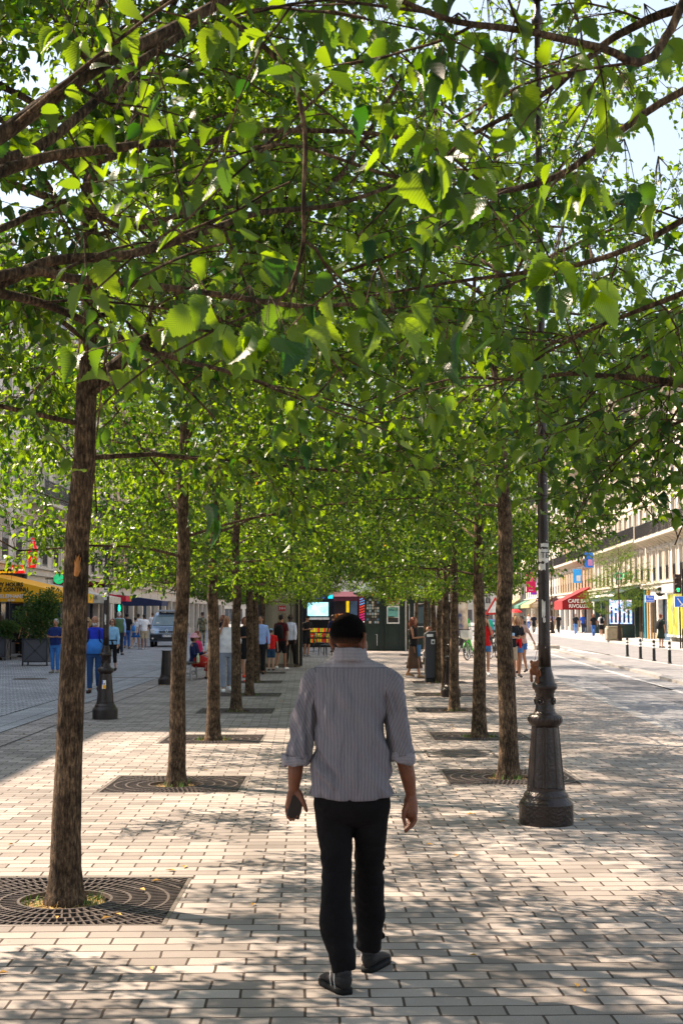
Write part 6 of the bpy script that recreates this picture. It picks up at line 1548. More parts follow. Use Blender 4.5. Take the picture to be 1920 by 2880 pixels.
a = MB(); a.tube([Vector((.172 * math.cos(t), .142 * math.sin(t), 1.04)) for t in [i * PI / 10 for i in range(21)]], .02, 6); a.tube([(-.02, .16, 1.03), (-.07, .17, .82), (-.08, .16, .66)], [.02, .045, .03], 8); a.tube([(-.16, .05, 1.02), (-.2, .0, .8), (-.2, .0, .6)], [.03, .06, .03], 8); a.build('tied_jacket', cloth('0c0c10'), p, smooth=True)
p = person(G(156, 1893), PI - .25, 1.60, 'man in a navy T-shirt and jeans looking down with folded arms beside the planter', '142a66', 'short', 'trousers', '3a74b8', 'short', 'grey', 'tan', '8a8478', arms={-1: 'crossed', 1: 'crossed'}, pose='stand', voxel=.011, face=True, w_=1.1, belly=.03)
a = MB(); a.tube([(-.07, .06, 1.70), (-.075, .02, 1.70), (0, .085, 1.705), (.075, .02, 1.70)], .009, 6); a.build('sunglasses_on_head', M_RAIL, p)
LV = dict(group='people walking in the left street', voxel=.015)
person(Vector((G(321, 1845).x, 58.0, 0)), -.05, 1.86, 'grey haired man seen from behind in a green vest over a light blue shirt', '9fc0ea', 'long', 'trousers', '2a3244', 'short', 'white', 'tan', '2a2a2a', **LV, w_=1.12)
q = bpy.context.scene.collection.objects[-1]
gm = [o for o in bpy.data.objects if o.get('label', '').startswith('grey haired man seen from behind')][0]
m = MB(); m.loft([(Vector(r[0]), r[1] * 1.06, r[2] * 1.1, 0, .88) for r in torso_rings(False, 1.12, .9, 0, 1.1)[:-1]], 22); m.build('vest', cloth('5d7a56'), gm, smooth=True)
person(G(338, 1806), .1, 1.74, 'dark haired woman in a lilac top and blue trousers seen from behind', 'a9a6d8', 'long', 'trousers', '2f55a8', 'long', 'brown', 'pale', 'c8c8c8', True, **LV)
person(G(357, 1825), .05, 1.80, 'man seen from behind in a black polo shirt and blue jeans', '0c0d14', 'short', 'trousers', '2c62b4', 'short', 'black', 'tan', '5a4a40', stride=.07, **LV, w_=1.05)
p = person(G(381, 1826), -.5, 1.60, 'young woman with a bun and a blue drawstring bag stepping past the van', 'e8e8ea', 'short', 'skirt', '2c6ab4', 'bun', 'black', 'pale', 'b8b8b8', True, stride=.24, dress_len=.28, **LV)
a = MB(); a.loft([((0, -.19, .98), .10, .05, 0, .9), ((0, -.20, 1.08), .13, .07, 0, .9), ((0, -.19, 1.24), .10, .055, 0, .9), ((0, -.17, 1.32), .03, .03)], 16); b = MB(); [b.tube([(s_ * .02, -.17, 1.31), (s_ * .08, -.10, 1.44), (s_ * .10, .02, 1.47)], .006, 5) for s_ in (-1, 1)]
onperson(p, 'drawstring_bag', 'bright blue drawstring bag on the back of the young woman with a bun', 'bag', [('sack', a, cloth('3a8fe0')), ('cords', b, cloth('1a1a20'))])
person(G(389, 1818), .0, 1.78, 'person in loose white clothes just behind the young woman with a bun', 'f0eff0', 'long', 'trousers', 'e4e2e8', 'short', 'black', 'tan', 'd8d8d8', **LV)
person(G(405, 1826), .55, 1.76, 'man in a white T-shirt and beige shorts with a hand in his pocket', 'eeeef2', 'short', 'shorts', 'b7a68a', 'short', 'black', 'brown', 'e0e0e0', pose='stand', arms={1: 'hip'}, **LV, w_=1.05)
p = person(G(429, 1808), .1, 1.86, 'person in white with a dark bag walking beside the van', 'eceef4', 'short', 'trousers', '1e2c4a', 'short', 'brown', 'tan', '2a2a2a', **LV); handbag(p, '14141a', 'dark shoulder bag of the person in white beside the van', 1, 1.1)
person(G(441, 1803), -.3, 1.74, 'woman with long black hair in dark clothes at the side of the van', '15151c', 'long', 'trousers', '15151c', 'long', 'black', 'tan', '15151c', True, **LV)
rr = random.Random(77)
far_l = [(349, 1796, 'person in black far up the left street above the lilac top', '14141a', '1c1c24', 'black'), (366, 1794, 'person with a blue top far behind the man in the black polo', '2f3f9a', '22242c', 'brown'), (374, 1797, 'distant person in a pink top between the crowd heads', 'd8a8b4', '6a6a78', 'auburn'),
         (396, 1792, 'distant person in pale grey behind the man in beige shorts', 'b4b8c4', '2a2c3c', 'black'), (413, 1793, 'distant dark figure between the man in beige shorts and the van', '23232d', '15151d', 'black'), (420, 1788, 'distant person in teal near the van roof', '3a7a88', '22242c', 'grey'), (340, 1790, 'distant person with grey hair near the pedestrian light', '8a8f9c', '2c2c34', 'grey')]
for (px, py, lb, c1, c2, hc_) in far_l: person(G(px, py), rr.choice([0, PI]) + rr.uniform(-.3, .3), 1.72 + rr.uniform(-.08, .1), lb, c1, 'short', 'trousers', c2, 'short', hc_, 'tan', '22222a', group='people far up the left street', voxel=.02)
p = person(G(569, 1816), .25, 1.86, 'soldier in camouflage uniform and dark beret seen from behind between left trunks', '5a5a44', 'long', 'trousers', '44463a', 'short', 'brown', 'tan', '15130f', group=None, voxel=.014, pose='stand', hat=('cap', '1c1e2c'), arms={1: 'front'})
M_CAMO = screen_mat('camouflage_cloth', '#2c2a20', '#5c5a40', '#8a8260', 9, 0.0)
for c in p.children:
    if c.name.startswith(('shirt', 'trousers')): c.data.materials[0] = M_CAMO
# --- cafe terrace at the left edge
person(Vector((G(25, 1838).x, G(25, 1838).y, 0)), -1.3, 1.74, 'seated grey haired man in a black jacket over a blue shirt under the yellow awning', '14141a', 'long', 'trousers', '1c1c24', 'short', 'grey', 'pale', '1a1a1a', pose='sit', arms={-1: 'lap', 1: 'lap'}, voxel=.014)
p = person(G(2, 1857), .6, 1.70, 'woman in a patterned grey dress with a yellow bag at the very left edge', '8a8f98', 'short', 'dress', '6a707c', 'long', 'brown', 'tan', '4a3426', True, voxel=.013, dress_len=.45, arms={1: 'up'}); handbag(p, 'c98a12', 'yellow ochre shoulder bag of the woman at the very left edge', 1, 1.16, .13)
person(Vector((G(64, 1848).x, G(64, 1848).y, 0)), 1.4, 1.72, 'waiter in a maroon shirt mostly behind the planter shrub', '4a0f2a', 'short', 'trousers', '1a1a20', 'short', 'brown', 'pale', '15151a', pose='stand', voxel=.014)
person(Vector((G(95, 1838).x, G(95, 1838).y, 0)), -2.0, 1.66, 'seated person in purple glimpsed through the planter shrub', '6a1450', 'short', 'trousers', '1a1a20', 'short', 'brown', 'pale', '15151a', True, pose='sit', voxel=.015, arms={-1: 'lap', 1: 'lap'})
# --- under the left tree row
p = person(G(636, 1946), PI + .25, 1.70, 'bald man in white shirt and grey trousers talking on a phone behind a left trunk', 'f0f0f6', 'half', 'trousers', '8c93a2', 'bald', 'grey', 'tan', 'f0f0f0', stride=.12, voxel=.010, face=True, arms={1: 'phone', -1: ((-.30, .06, 1.17), (-.22, .16, .95))}, w_=1.1, belly=.04)
a = MB(); a.box((.115, .10, 1.60), (.012, .07, .14)); onperson(p, 'mobile_phone', 'black phone held to the ear of the bald man in white', 'phone', [('case', a, M_RAIL)])
p = person(G(688, 1905), PI + .4, 1.66, 'short haired woman in a black dress standing behind the phoning man', '0e0e14', 'short', 'dress', '0e0e14', 'bob', 'auburn', 'tan', 'd84020', True, voxel=.012, dress_len=.40, face=True, arms={1: 'front'})
person(G(626, 1868), PI - .5, 1.72, 'woman with folded arms in black and red between the fourth and third left trunks', '14101a', 'short', 'trousers', '15151c', 'long', 'auburn', 'tan', '15151a', True, voxel=.013, arms={-1: 'crossed', 1: 'crossed'}, pose='stand')
person(G(732, 1897), PI - .12, 1.70, 'man in a light blue shirt and black trousers facing us beside the toilet block', '9db8ea', 'long', 'trousers', '0b0b0f', 'short', 'black', 'tan', '0c0c0c', pose='stand', voxel=.011, face=True, w_=1.06)
p = person(G(762, 1886), -.15, 1.30, 'child in a red T-shirt and pale cap seen from behind', 'e01c1c', 'short', 'shorts', '2c4a66', 'short', 'brown', 'pale', '15151a', pose='stand', voxel=.013, hat=('cap', '8fb0c8'), w_=1.12)
handbag(p, '15151d', 'dark jacket and bag carried by the child in red', -1, 1.06, .17, True, -.1)
p = person(G(790, 1884), -.35, 1.74, 'young man in a maroon T-shirt and long dark shorts with a black backpack', '5a0f18', 'short', 'shorts', '16151a', 'short', 'black', 'tan', 'e8e8e8', stride=.15, voxel=.011, w_=1.02); backpack(p, '0d0d12', 'black backpack of the young man in maroon', 1.05)
p = person(G(816, 1877), -.55, 1.74, 'man in a white shirt and dark brown trousers by the toilet block, seen from behind', 'e2e4f2', 'long', 'trousers', '1e1612', 'balding', 'black', 'deep', '1c1210', stride=.14, voxel=.011, w_=1.04)
sp_ = G(551, 1908)
p = person(Vector((sp_.x - .05, sp_.y, 0)), -PI / 2 - .25, 1.66, 'woman in a pink sun hat and navy cardigan reading on the bench', '14204e', 'long', 'skirt', 'b8281c', 'bob', 'brown', 'tan', '1c1210', True, pose='sit', voxel=.011, hat=('sun', 'd8a0a8'), arms={-1: 'read', 1: 'read'}, face=True)
a = MB(); a.box((0, .40, 1.26), (.20, .02, .26)); bk = onperson(p, 'book', 'white open book in the lap of the woman in the pink hat', 'book', [('pages', a, W_)]); bk.location.z = -.36
q2 = person(Vector((sp_.x - .02, sp_.y + .62, 0)), -PI / 2 - .15, 1.74, 'bearded man in pink and red shorts sitting beyond the woman in the pink hat', 'd8286a', 'short', 'shorts', 'd02c1c', 'short', 'auburn', 'pale', 'e8e0d8', pose='sit', voxel=.012, beard='auburn', arms={-1: 'lap', 1: 'lap'})
a = MB(); a.lathe([(.035, .45), (.04, .46), (.04, .60), (.015, .66), (.015, .69)], 12, (sp_.x + .1, sp_.y - .42, 0)); bt = thing('water_bottle', (0, 0, 0), 'small pale bottle standing on the bench beside the woman in the pink hat', 'bottle'); a.build('bottle', cmat('c8d8b0', .2), bt)
p = person(G(862, 1846), PI + .5, 1.68, 'man in a black T-shirt and black shorts looking down at the cafe table', '0d0d12', 'short', 'shorts', '0d0d12', 'short', 'black', 'tan', 'b8b8b8', pose='stand', voxel=.012, arms={-1: 'front', 1: 'front'}, lean=.10, hat=('cap', '0c0c10'))
person(G(870, 1808), .15, 1.72, 'white haired woman in a white top in front of the blue screen', 'e6e8f4', 'short', 'trousers', '9a9ec0', 'short', 'white', 'pale', 'd8d8d8', True, voxel=.014)
p = person(G(888, 1812), -.1, 1.62, 'blonde woman in a pale coat and lilac skirt with a pink bag', 'eae8ea', 'long', 'skirt', 'b4b0dc', 'bob', 'blonde', 'pale', '2a48a0', True, voxel=.014, dress_len=.48); handbag(p, 'e0146a', 'bright pink shoulder bag in front of the souvenir stand', -1, 1.15, .16, True, -.12, .10)
person(G(936, 1836), .3, 1.72, 'person in navy clothes partly hidden by the head of the striped-shirt man', '16204a', 'long', 'trousers', '161c34', 'bun', 'brown', 'tan', '101018', True, voxel=.014)
# --- right of the man
p = person(G(1163, 1906), -1.95, 1.66, 'red haired woman in a black top and long brown skirt looking at her hands', '14100f', None, 'skirt', '5a4436', 'long', 'auburn', 'tan', 'b8906a', True, stride=.20, voxel=.010, arms={-1: 'front', 1: 'front'}, dress_len=.66, face=True, headturn=0)
handbag(p, 'a8a090', 'pale grey shoulder bag of the woman in the long brown skirt', -1, .98, .17, True, -.12, .16)
a = MB(); a.box((.0, .32, 1.20), (.07, .012, .14)); onperson(p, 'mobile_phone', 'phone in the hands of the woman in the long brown skirt', 'phone', [('case', a, M_RAIL)])
a = MB(); a.loft([((.16, .22, .62), .10, .03, 0, .6), ((.16, .22, .95), .11, .04, 0, .6)], 12); onperson(p, 'carrier_bag', 'blue carrier bag hanging by the long brown skirt', 'bag', [('bag', a, cloth('3a6a94'))])
person(G(1206, 1896), 2.2, 1.38, 'auburn haired child whose face shows above the litter bin', '8a4a2a', 'short', 'shorts', '2a3c5a', 'short', 'auburn', 'pale', 'c8c8c8', True, voxel=.013, pose='stand', face=True)
p = person(G(1364, 1903), PI - .05, 1.66, 'young woman in a red T-shirt and denim shorts with a hand over her mouth', 'd8161a', 'short', 'shorts', '4a7ab0', 'long', 'brown', 'pale', 'e8e8e8', True, stride=.06, voxel=.010, face=True, arms={-1: 'phone'}); handbag(p, '0c0c10', 'small black bag at the hip of the young woman in red', 1, 1.08, .09, True, .06, .17)
p = person(G(1436, 1913), PI + .1, 1.68, 'man in black T-shirt and beige shorts looking at his phone', '0e0e12', 'short', 'shorts', 'b09a80', 'short', 'black', 'tan', 'd0d0d4', stride=.14, voxel=.011, arms={-1: 'front', 1: 'front'}, face=True)
a = MB(); a.box((.0, .32, 1.22), (.075, .012, .15)); onperson(p, 'mobile_phone', 'pale blue phone held by the man in beige shorts', 'phone', [('case', a, cloth('a8c8e0'))])
p = person(G(1453, 1908), PI + .08, 1.68, 'blonde young woman in a black top with a red jumper tied on her chest', '15151c', 'short', 'shorts', '4674a8', 'long', 'blonde', 'tan', '20202a', True, stride=.10, voxel=.010, arms={-1: 'front', 1: 'front'}, face=True)
a = MB(); a.tube([(.12, .12, 1.44), (.02, .17, 1.25), (-.06, .18, 1.08), (-.07, .17, .86)], [.035, .05, .06, .035], 9); a.tube([(-.02, .17, 1.2), (.06, .18, 1.02), (.07, .16, .90)], [.04, .04, .025], 8); a.build('tied_jumper', cloth('d8141c'), p, smooth=True)
person(G(1467, 1893), PI - .6, 1.68, 'dark haired woman in profile swinging her arm beside the blonde woman', 'c8a090', 'short', 'shorts', '3a62a0', 'bun', 'brown', 'tan', '2a2a30', True, stride=.12, voxel=.012, arms={-1: 'out'})
person(G(1370, 1828), PI, 1.76, 'man in a turquoise top and dark cap behind the young woman in red', '1fb09a', 'long', 'trousers', '1c2230', 'short', 'black', 'brown', '1a1a1a', voxel=.014, hat=('cap', '2c3444'), w_=1.15)
person(G(1310, 1800), 0, 1.76, 'person in a bright green top beyond the parked bikes', '12a040', 'long', 'trousers', '3a1c2a', 'short', 'brown', 'tan', '1a1a1a', voxel=.016)
FR = dict(voxel=.018, group='people on the far pavement')
RP = [(1486, 1770, PI, 'distant woman in a white top and jeans left of the big lamp post', 'f0eef0', '3a64b0', 'blonde', True), (1474, 1768, 0, 'distant person in grey green left of the woman in the white top', '7a8a84', '2a2c34', 'brown', False),
      (1500, 1783, PI, 'dark figure just left of the big lamp pole', '1a1c2c', '15151c', 'black', False), (1541, 1772, 0, 'distant person in dark clothes right of the big lamp pole', '2a2c38', '1c1c24', 'grey', False), (1552, 1771, PI, 'distant person in a lilac shirt right of the big lamp pole', 'b4a8dc', '2a2c3c', 'brown', False),
      (1570, 1783, .2, 'man in black walking away below the red awning', '101014', '101014', 'black', False), (1618, 1786, PI, 'person in a dark T-shirt and jeans walking towards us below the red awning', '20242c', '5a86c4', 'brown', False),
      (1638, 1783, PI, 'person in blue partly behind the young tree on the far pavement', '2c56b8', '24304a', 'black', False), (1668, 1793, PI + .1, 'woman in black with jeans and a dark bag on the far pavement', '18181e', '3868b0', 'auburn', True), (1690, 1790, 0, 'man in white T-shirt and black shorts wearing a backpack on the far pavement', 'ecebee', '121218', 'black', False)]
for (px, py, a_, lb, c1, c2, hc_, fm) in RP:
    g = G(px, py, .08); p = person(g, a_, 1.72, lb, c1, 'short', 'shorts' if 'shorts' in lb else 'trousers', c2, 'long' if fm else 'short', hc_, 'tan', 'c8c8cc', fm, **FR)
    if 'backpack' in lb: backpack(p, '101016', 'black backpack of the man in white on the far pavement')
p = person(G(1858, 1822, .08), -.9, 1.66, 'woman in a dark green dress standing on the far pavement near the right edge', '26382e', 'short', 'dress', '26382e', 'bun', 'auburn', 'pale', '101010', True, pose='stand', voxel=.014, dress_len=.45, arms={-1: 'up'}); backpack(p, '14141a', 'dark backpack of the woman in the dark green dress')
um = G(1449, 1775); o = thing('umbrella', (um.x, um.y, 0), 'red umbrella held up above the crowd in front of the yellow shops', 'umbrella'); m = MB(); m.lathe([(.75, 1.95), (.70, 2.02), (.5, 2.18), (.25, 2.28), (.02, 2.32)], 10); m.build('canopy', cmat('e8141c', .7), o); m = MB(); m.lathe([(.012, 1.0), (.012, 2.4)], 8); m.build('pole', M_RAIL, o)
person(Vector((um.x - .1, um.y + .1, 0)), PI, 1.70, 'person holding the red umbrella', '8a2a3a', 'long', 'trousers', '2a2c3c', 'long', 'brown', 'tan', '20202a', True, voxel=.018, arms={1: 'up'})
# ------------------------------------------------------------ the man in the striped shirt (main figure), seen from behind
def cx(x): return -.3419 + .0005015 * x
def cz(y): return 1.7696 - .0005015 * y
def cz2(y): return .9149 - .0005015 * y
MY = 6.50
man = thing('person', (.045, MY, 0), 'man in a striped grey shirt and black trousers walking away from us', 'person')
def man_part(mb, name, m, smooth=True, parent=None):
    Mi = Matrix.Translation((-.045, -MY, 0)); mb.v = [tuple(Mi @ Vector(v)) for v in mb.v]
    return mb.build(name, m, parent or man, smooth=smooth)
M_SKINM = mat('skin_of_the_man', (.155, .046, .017), .40, var=.22, scale=18, bump=.35, bscale=160, spec=.5)
HC = Vector((.038, MY + .045, 1.618)); HT = -.62                       # head turned a little to the right, tilted forward
RH = Matrix.Translation(HC) @ Matrix.Rotation(HT, 4, 'Z') @ Matrix.Rotation(R(-10), 4, 'X')
b = MB()
b.ball((0, -.008, .014), (.077, .095, .086), 24, 16, RH); b.ball((0, .030, -.045), (.066, .066, .064), 20, 12, RH); b.ball((0, .045, -.085), (.045, .045, .032), 16, 10, RH)
b.ball((-.045, .035, -.045), (.032, .045, .050), 14, 10, RH); b.ball((.045, .035, -.045), (.032, .045, .050), 14, 10, RH)
b.tube([(0, .086, .010), (0, .108, -.030)], [.010, .017], 8, round_=True, M=RH); b.ball((0, .078, .022), (.05, .02, .012), 12, 6, RH); b.ball((0, .09, -.062), (.026, .012, .012), 10, 6, RH)
for s_ in (-1, 1):                                                    # ears
    E = RH @ Matrix.Translation((s_ * .093, -.006, -.022)) @ Matrix.Rotation(s_ * .95, 4, 'Z')
    pts = [Vector((0, .012 - .020 * math.cos(a) * 1.0, .034 * math.sin(a))) for a in [R(-80 + i * 22) for i in range(13)]]
    b.tube(pts, [.0075] * len(pts), 7, M=E, round_=True); b.ball((0, -.002, -.001), (.006, .019, .030), 10, 8, E); b.ball((0, .006, -.033), (.007, .009, .010), 8, 6, E)
b.tube([(.045, MY + .02, 1.42), (.043, MY + .022, 1.50), HC + Vector((0, -.022, -.055))], [.070, .066, .064], 20)
b.tube([(-.02, MY, 1.44), (.05, MY + .01, 1.49), (.12, MY, 1.44)], [.045, .05, .045], 10)
b.loft([((.05, MY - .03, .80), .12, .07), ((.05, MY - .02, 1.0), .11, .07), ((.045, MY, 1.25), .12, .07), ((.047, MY + .02, 1.40), .15, .055), ((.047, MY + .02, 1.45), .08, .05)], 18)
# arms
LA = [(-.125, MY + .02, 1.40), (-.185, MY - .02, 1.17), (-.213, MY - .035, 1.045), (-.219, MY - .03, .97), (-.2256, MY - .02, .900)]
RA = [(.225, MY + .02, 1.40), (.270, MY - .02, 1.17), (.296, MY - .02, 1.04), (.316, MY - .005, .95), (.330, MY + .01, .868)]
b.tube(LA, [.036, .034, .038, .036, .0265], 14, round_=True); b.tube(RA, [.036, .034, .040, .036, .0255], 14, round_=True)
# left hand: palm towards the camera, fingers round the phone
b.tube([(-.2256, MY - .02, .905), (-.228, MY - .018, .875), (-.231, MY - .014, .835)], [.026, .036, .038], 14, squash=.62, round_=True)
for k, (x0, x1, z1, tx, tz_) in enumerate([(-.200, -.196, .790, -.208, .772), (-.217, -.216, .778, -.226, .758), (-.235, -.237, .776, -.240, .757), (-.252, -.258, .790, -.252, .768)]):
    b.tube([(x0, MY - .012, .845), (x0 * .5 + x1 * .5 - .004, MY - .006, (.845 + z1) / 2), (x1, MY - .018, z1), (tx, MY - .044, tz_)], [.0105, .0098, .0092, .0075], 9, round_=True)
b.ball((-.203, MY - .032, .868), (.017, .016, .026), 10, 8); b.tube([(-.200, MY - .030, .882), (-.184, MY - .044, .848), (-.172, MY - .052, .822), (-.164, MY - .052, .800)], [.0145, .0125, .011, .008], 9, round_=True)
# right hand: relaxed, thumb on the inside
b.tube([(.330, MY + .01, .872), (.328, MY + .012, .84), (.327, MY + .012, .785)], [.024, .033, .036], 14, round_=True)
for k, (y_, L_, cu) in enumerate([(-.022, .92, .030), (-.006, 1.0, .024), (.012, .95, .020), (.028, .80, .016)]):
    x0 = .346 - .006 * k
    b.tube([(x0, MY + .012 + y_, .785), (x0 + .004, MY + .010 + y_, .785 - .036 * L_), (x0 - .012, MY + .004 + y_, .785 - .064 * L_), (x0 - .012 - cu, MY - .004 + y_, .785 - .088 * L_)], [.0112, .0105, .0096, .0078], 9, round_=True)
b.tube([(.312, MY - .006, .825), (.296, MY - .022, .795), (.293, MY - .026, .762), (.301, MY - .028, .730)], [.0150, .0130, .0108, .0080], 9, round_=True)
# legs inside the trousers
b.tube([(-.02, MY - .03, .84), (-.025, MY - .03, .55), (-.015, MY - .12, .30), (.012, MY - .17, .06)], [.060, .045, .04, .030], 12, round_=True)
b.tube([(.12, MY, .84), (.132, MY + .06, .52), (.135, MY + .14, .28), (.128, MY + .20, .06)], [.060, .045, .04, .030], 12, round_=True)
bo = man_part(b, 'body', M_SKINM); remesh(bo, .0042, 1); bake(bo)
# hair: short, dark, greying at the sides, thin on the crown
def hair_mat():
    m = bpy.data.materials.new('thinning_dark_hair'); m.use_nodes = True; n = m.node_tree; L = n.links.new; b = n.nodes['Principled BSDF']; b.inputs['Roughness'].default_value = .8; b.inputs['Specular IOR Level'].default_value = .06
    tc = node(n, 'ShaderNodeTexCoord'); mp = node(n, 'ShaderNodeMapping'); mp.inputs['Scale'].default_value = (1, 1, .3); L(tc.outputs['Object'], mp.inputs[0])
    nz = node(n, 'ShaderNodeTexNoise'); nz.inputs['Scale'].default_value = 230; nz.inputs['Detail'].default_value = 3; L(mp.outputs[0], nz.inputs['Vector'])
    d = node(n, 'ShaderNodeVectorMath', operation='DISTANCE'); L(tc.outputs['Object'], d.inputs[0]); c = RH @ Vector((-.028, -.055, .088)) - Vector((.045, MY, 0)); d.inputs[1].default_value = c
    ma = node(n, 'ShaderNodeMapRange'); L(d.outputs['Value'], ma.inputs[0]); ma.inputs[1].default_value = .016; ma.inputs[2].default_value = .062; ma.inputs[3].default_value = .95; ma.inputs[4].default_value = 0
    ad = node(n, 'ShaderNodeMath', operation='MULTIPLY_ADD'); L(nz.outputs[0], ad.inputs[0]); ad.inputs[1].default_value = 1.6; ad.inputs[2].default_value = -.62
    mu = node(n, 'ShaderNodeMath', operation='MULTIPLY', use_clamp=True); L(ma.outputs[0], mu.inputs[0]); L(ad.outputs[0], mu.inputs[1]); 
    ga = node(n, 'ShaderNodeMath', operation='MULTIPLY', use_clamp=True); L(mu.outputs[0], ga.inputs[0]); ga.inputs[1].default_value = 3.2
    sp_ = node(n, 'ShaderNodeSeparateXYZ'); L(tc.outputs['Object'], sp_.inputs[0]); gz = node(n, 'ShaderNodeMapRange'); L(sp_.outputs[2], gz.inputs[0]); gz.inputs[1].default_value = 1.615; gz.inputs[2].default_value = 1.565; gz.inputs[3].default_value = 0; gz.inputs[4].default_value = 1.7
    gg = node(n, 'ShaderNodeMath', operation='MULTIPLY', use_clamp=True); L(gz.outputs[0], gg.inputs[0]); L(nz.outputs[0], gg.inputs[1])
    m1 = node(n, 'ShaderNodeMix', data_type='RGBA'); L(gg.outputs[0], m1.inputs['Factor']); m1.inputs['A'].default_value = (.0025, .002, .002, 1); m1.inputs['B'].default_value = (.13, .065, .04, 1)
    m2 = node(n, 'ShaderNodeMix', data_type='RGBA'); L(ga.outputs[0], m2.inputs['Factor']); L(m1.outputs['Result'], m2.inputs['A']); m2.inputs['B'].default_value = (.19, .09, .055, 1); L(m2.outputs['Result'], b.inputs['Base Color'])
    bp = node(n, 'ShaderNodeBump'); bp.inputs['Distance'].default_value = .004; L(nz.outputs[0], bp.inputs['Height']); L(bp.outputs[0], b.inputs['Normal']); return m
M_HM = hair_mat(); h = MB()
h.ball((0, -.014, .020), (.082, .095, .087), 28, 18, RH); h.ball((0, -.050, -.008), (.064, .048, .046), 20, 12, RH)
for s_ in (-1, 1): h.ball((s_ * .062, -.020, .010), (.020, .046, .034), 12, 8, RH)

ho = man_part(h, 'hair', M_HM); remesh(ho, .005, 1); bake(ho)
# short strands so the outline is not a clean edge
rr = random.Random(5); hs = MB(); bm_ = ho.data; nv = len(bm_.vertices)
for i in range(3200):
    v = bm_.vertices[rr.randrange(nv)]; p_ = v.co; nrm = v.normal
    if (p_ - (RH @ Vector((-.028, -.055, .088)) - Vector((.045, MY, 0)))).length < .035 and rr.random() < .8: continue
    d = (nrm * .75 + Vector((rr.uniform(-.5, .5), rr.uniform(-.5, .2), -.8 + rr.uniform(-.3, .3)))).normalized() * rr.uniform(.006, .013); s_ = d.cross(nrm)
    s_ = (s_.normalized() if s_.length > 1e-6 else Vector((1, 0, 0))) * .0007
    hs.add([p_ - s_, p_ + s_, p_ + d], [(0, 1, 2)])
me = bpy.data.meshes.new('strands'); me.from_pydata(hs.v, [], hs.f); me.materials.append(M_HM); st_ = bpy.data.objects.new('strands', me); C.objects.link(st_); st_.parent = ho
# striped cloth
def stripe_mat(name, slope=0.0, yoke=None, horiz=False):
    m = bpy.data.materials.new(name); m.use_nodes = True; n = m.node_tree; L = n.links.new; b = n.nodes['Principled BSDF']; b.inputs['Roughness'].default_value = .82; b.inputs['Specular IOR Level'].default_value = .25
    tc = node(n, 'ShaderNodeTexCoord'); sp_ = node(n, 'ShaderNodeSeparateXYZ'); L(tc.outputs['Object'], sp_.inputs[0])
    nz = node(n, 'ShaderNodeTexNoise'); nz.inputs['Scale'].default_value = 7; nz.inputs['Detail'].default_value = 3; L(tc.outputs['Object'], nz.inputs['Vector'])
    sl = node(n, 'ShaderNodeMath', operation='MULTIPLY_ADD'); L(sp_.outputs[2], sl.inputs[0]); sl.inputs[1].default_value = -slope; L(sp_.outputs[0 if not horiz else 2], sl.inputs[2])
    wv = node(n, 'ShaderNodeMath', operation='MULTIPLY_ADD'); L(nz.outputs[0], wv.inputs[0]); wv.inputs[1].default_value = .012; L(sl.outputs[0], wv.inputs[2])
    def stripes(src, period):
        d = node(n, 'ShaderNodeMath', operation='DIVIDE'); L(src, d.inputs[0]); d.inputs[1].default_value = period; f = node(n, 'ShaderNodeMath', operation='FRACT'); L(d.outputs[0], f.inputs[0])
        g = node(n, 'ShaderNodeMath', operation='GREATER_THAN'); L(f.outputs[0], g.inputs[0]); g.inputs[1].default_value = .46; return g.outputs[0]
    s1 = stripes(wv.outputs[0], .0066)
    if yoke:
        s2 = stripes(sp_.outputs[2], .0075); gz = node(n, 'ShaderNodeMath', operation='GREATER_THAN'); L(sp_.outputs[2], gz.inputs[0]); gz.inputs[1].default_value = yoke
        dm = node(n, 'ShaderNodeMath', operation='MULTIPLY'); L(s2, dm.inputs[0]); dm.inputs[1].default_value = .28
        mx = node(n, 'ShaderNodeMix', data_type='FLOAT'); L(gz.outputs[0], mx.inputs[0]); L(s1, mx.inputs[2]); L(dm.outputs[0], mx.inputs[3]); fac = mx.outputs[0]
        sb_ = node(n, 'ShaderNodeMath', operation='SUBTRACT'); L(sp_.outputs[2], sb_.inputs[0]); sb_.inputs[1].default_value = yoke; ab_ = node(n, 'ShaderNodeMath', operation='ABSOLUTE'); L(sb_.outputs[0], ab_.inputs[0]); lt_ = node(n, 'ShaderNodeMath', operation='LESS_THAN'); L(ab_.outputs[0], lt_.inputs[0]); lt_.inputs[1].default_value = .0016
        mm = node(n, 'ShaderNodeMath', operation='MAXIMUM'); L(lt_.outputs[0], mm.inputs[0]); L(fac, mm.inputs[1]); fac = mm.outputs[0]
    else: fac = s1
    if horiz:
        dm = node(n, 'ShaderNodeMath', operation='MULTIPLY'); L(s1, dm.inputs[0]); dm.inputs[1].default_value = .45; fac = dm.outputs[0]
    mc = node(n, 'ShaderNodeMix', data_type='RGBA'); L(fac, mc.inputs['Factor']); mc.inputs['A'].default_value = (.285, .26, .285, 1); mc.inputs['B'].default_value = (.085, .078, .10, 1); L(mc.outputs['Result'], b.inputs['Base Color'])
    n2 = node(n, 'ShaderNodeTexNoise'); n2.inputs['Scale'].default_value = 1.0; n2.inputs['Detail'].default_value = 3; mp = node(n, 'ShaderNodeMapping'); mp.inputs['Rotation'].default_value = (0, R(-38), 0); mp.inputs['Scale'].default_value = (22, 8, 5); L(tc.outputs['Object'], mp.inputs[0]); L(mp.outputs[0], n2.inputs['Vector'])
    bp = node(n, 'ShaderNodeBump'); bp.inputs['Distance'].default_value = .035; bp.inputs['Strength'].default_value = .9; L(n2.outputs[0], bp.inputs['Height']); L(bp.outputs[0], b.inputs['Normal']); return m
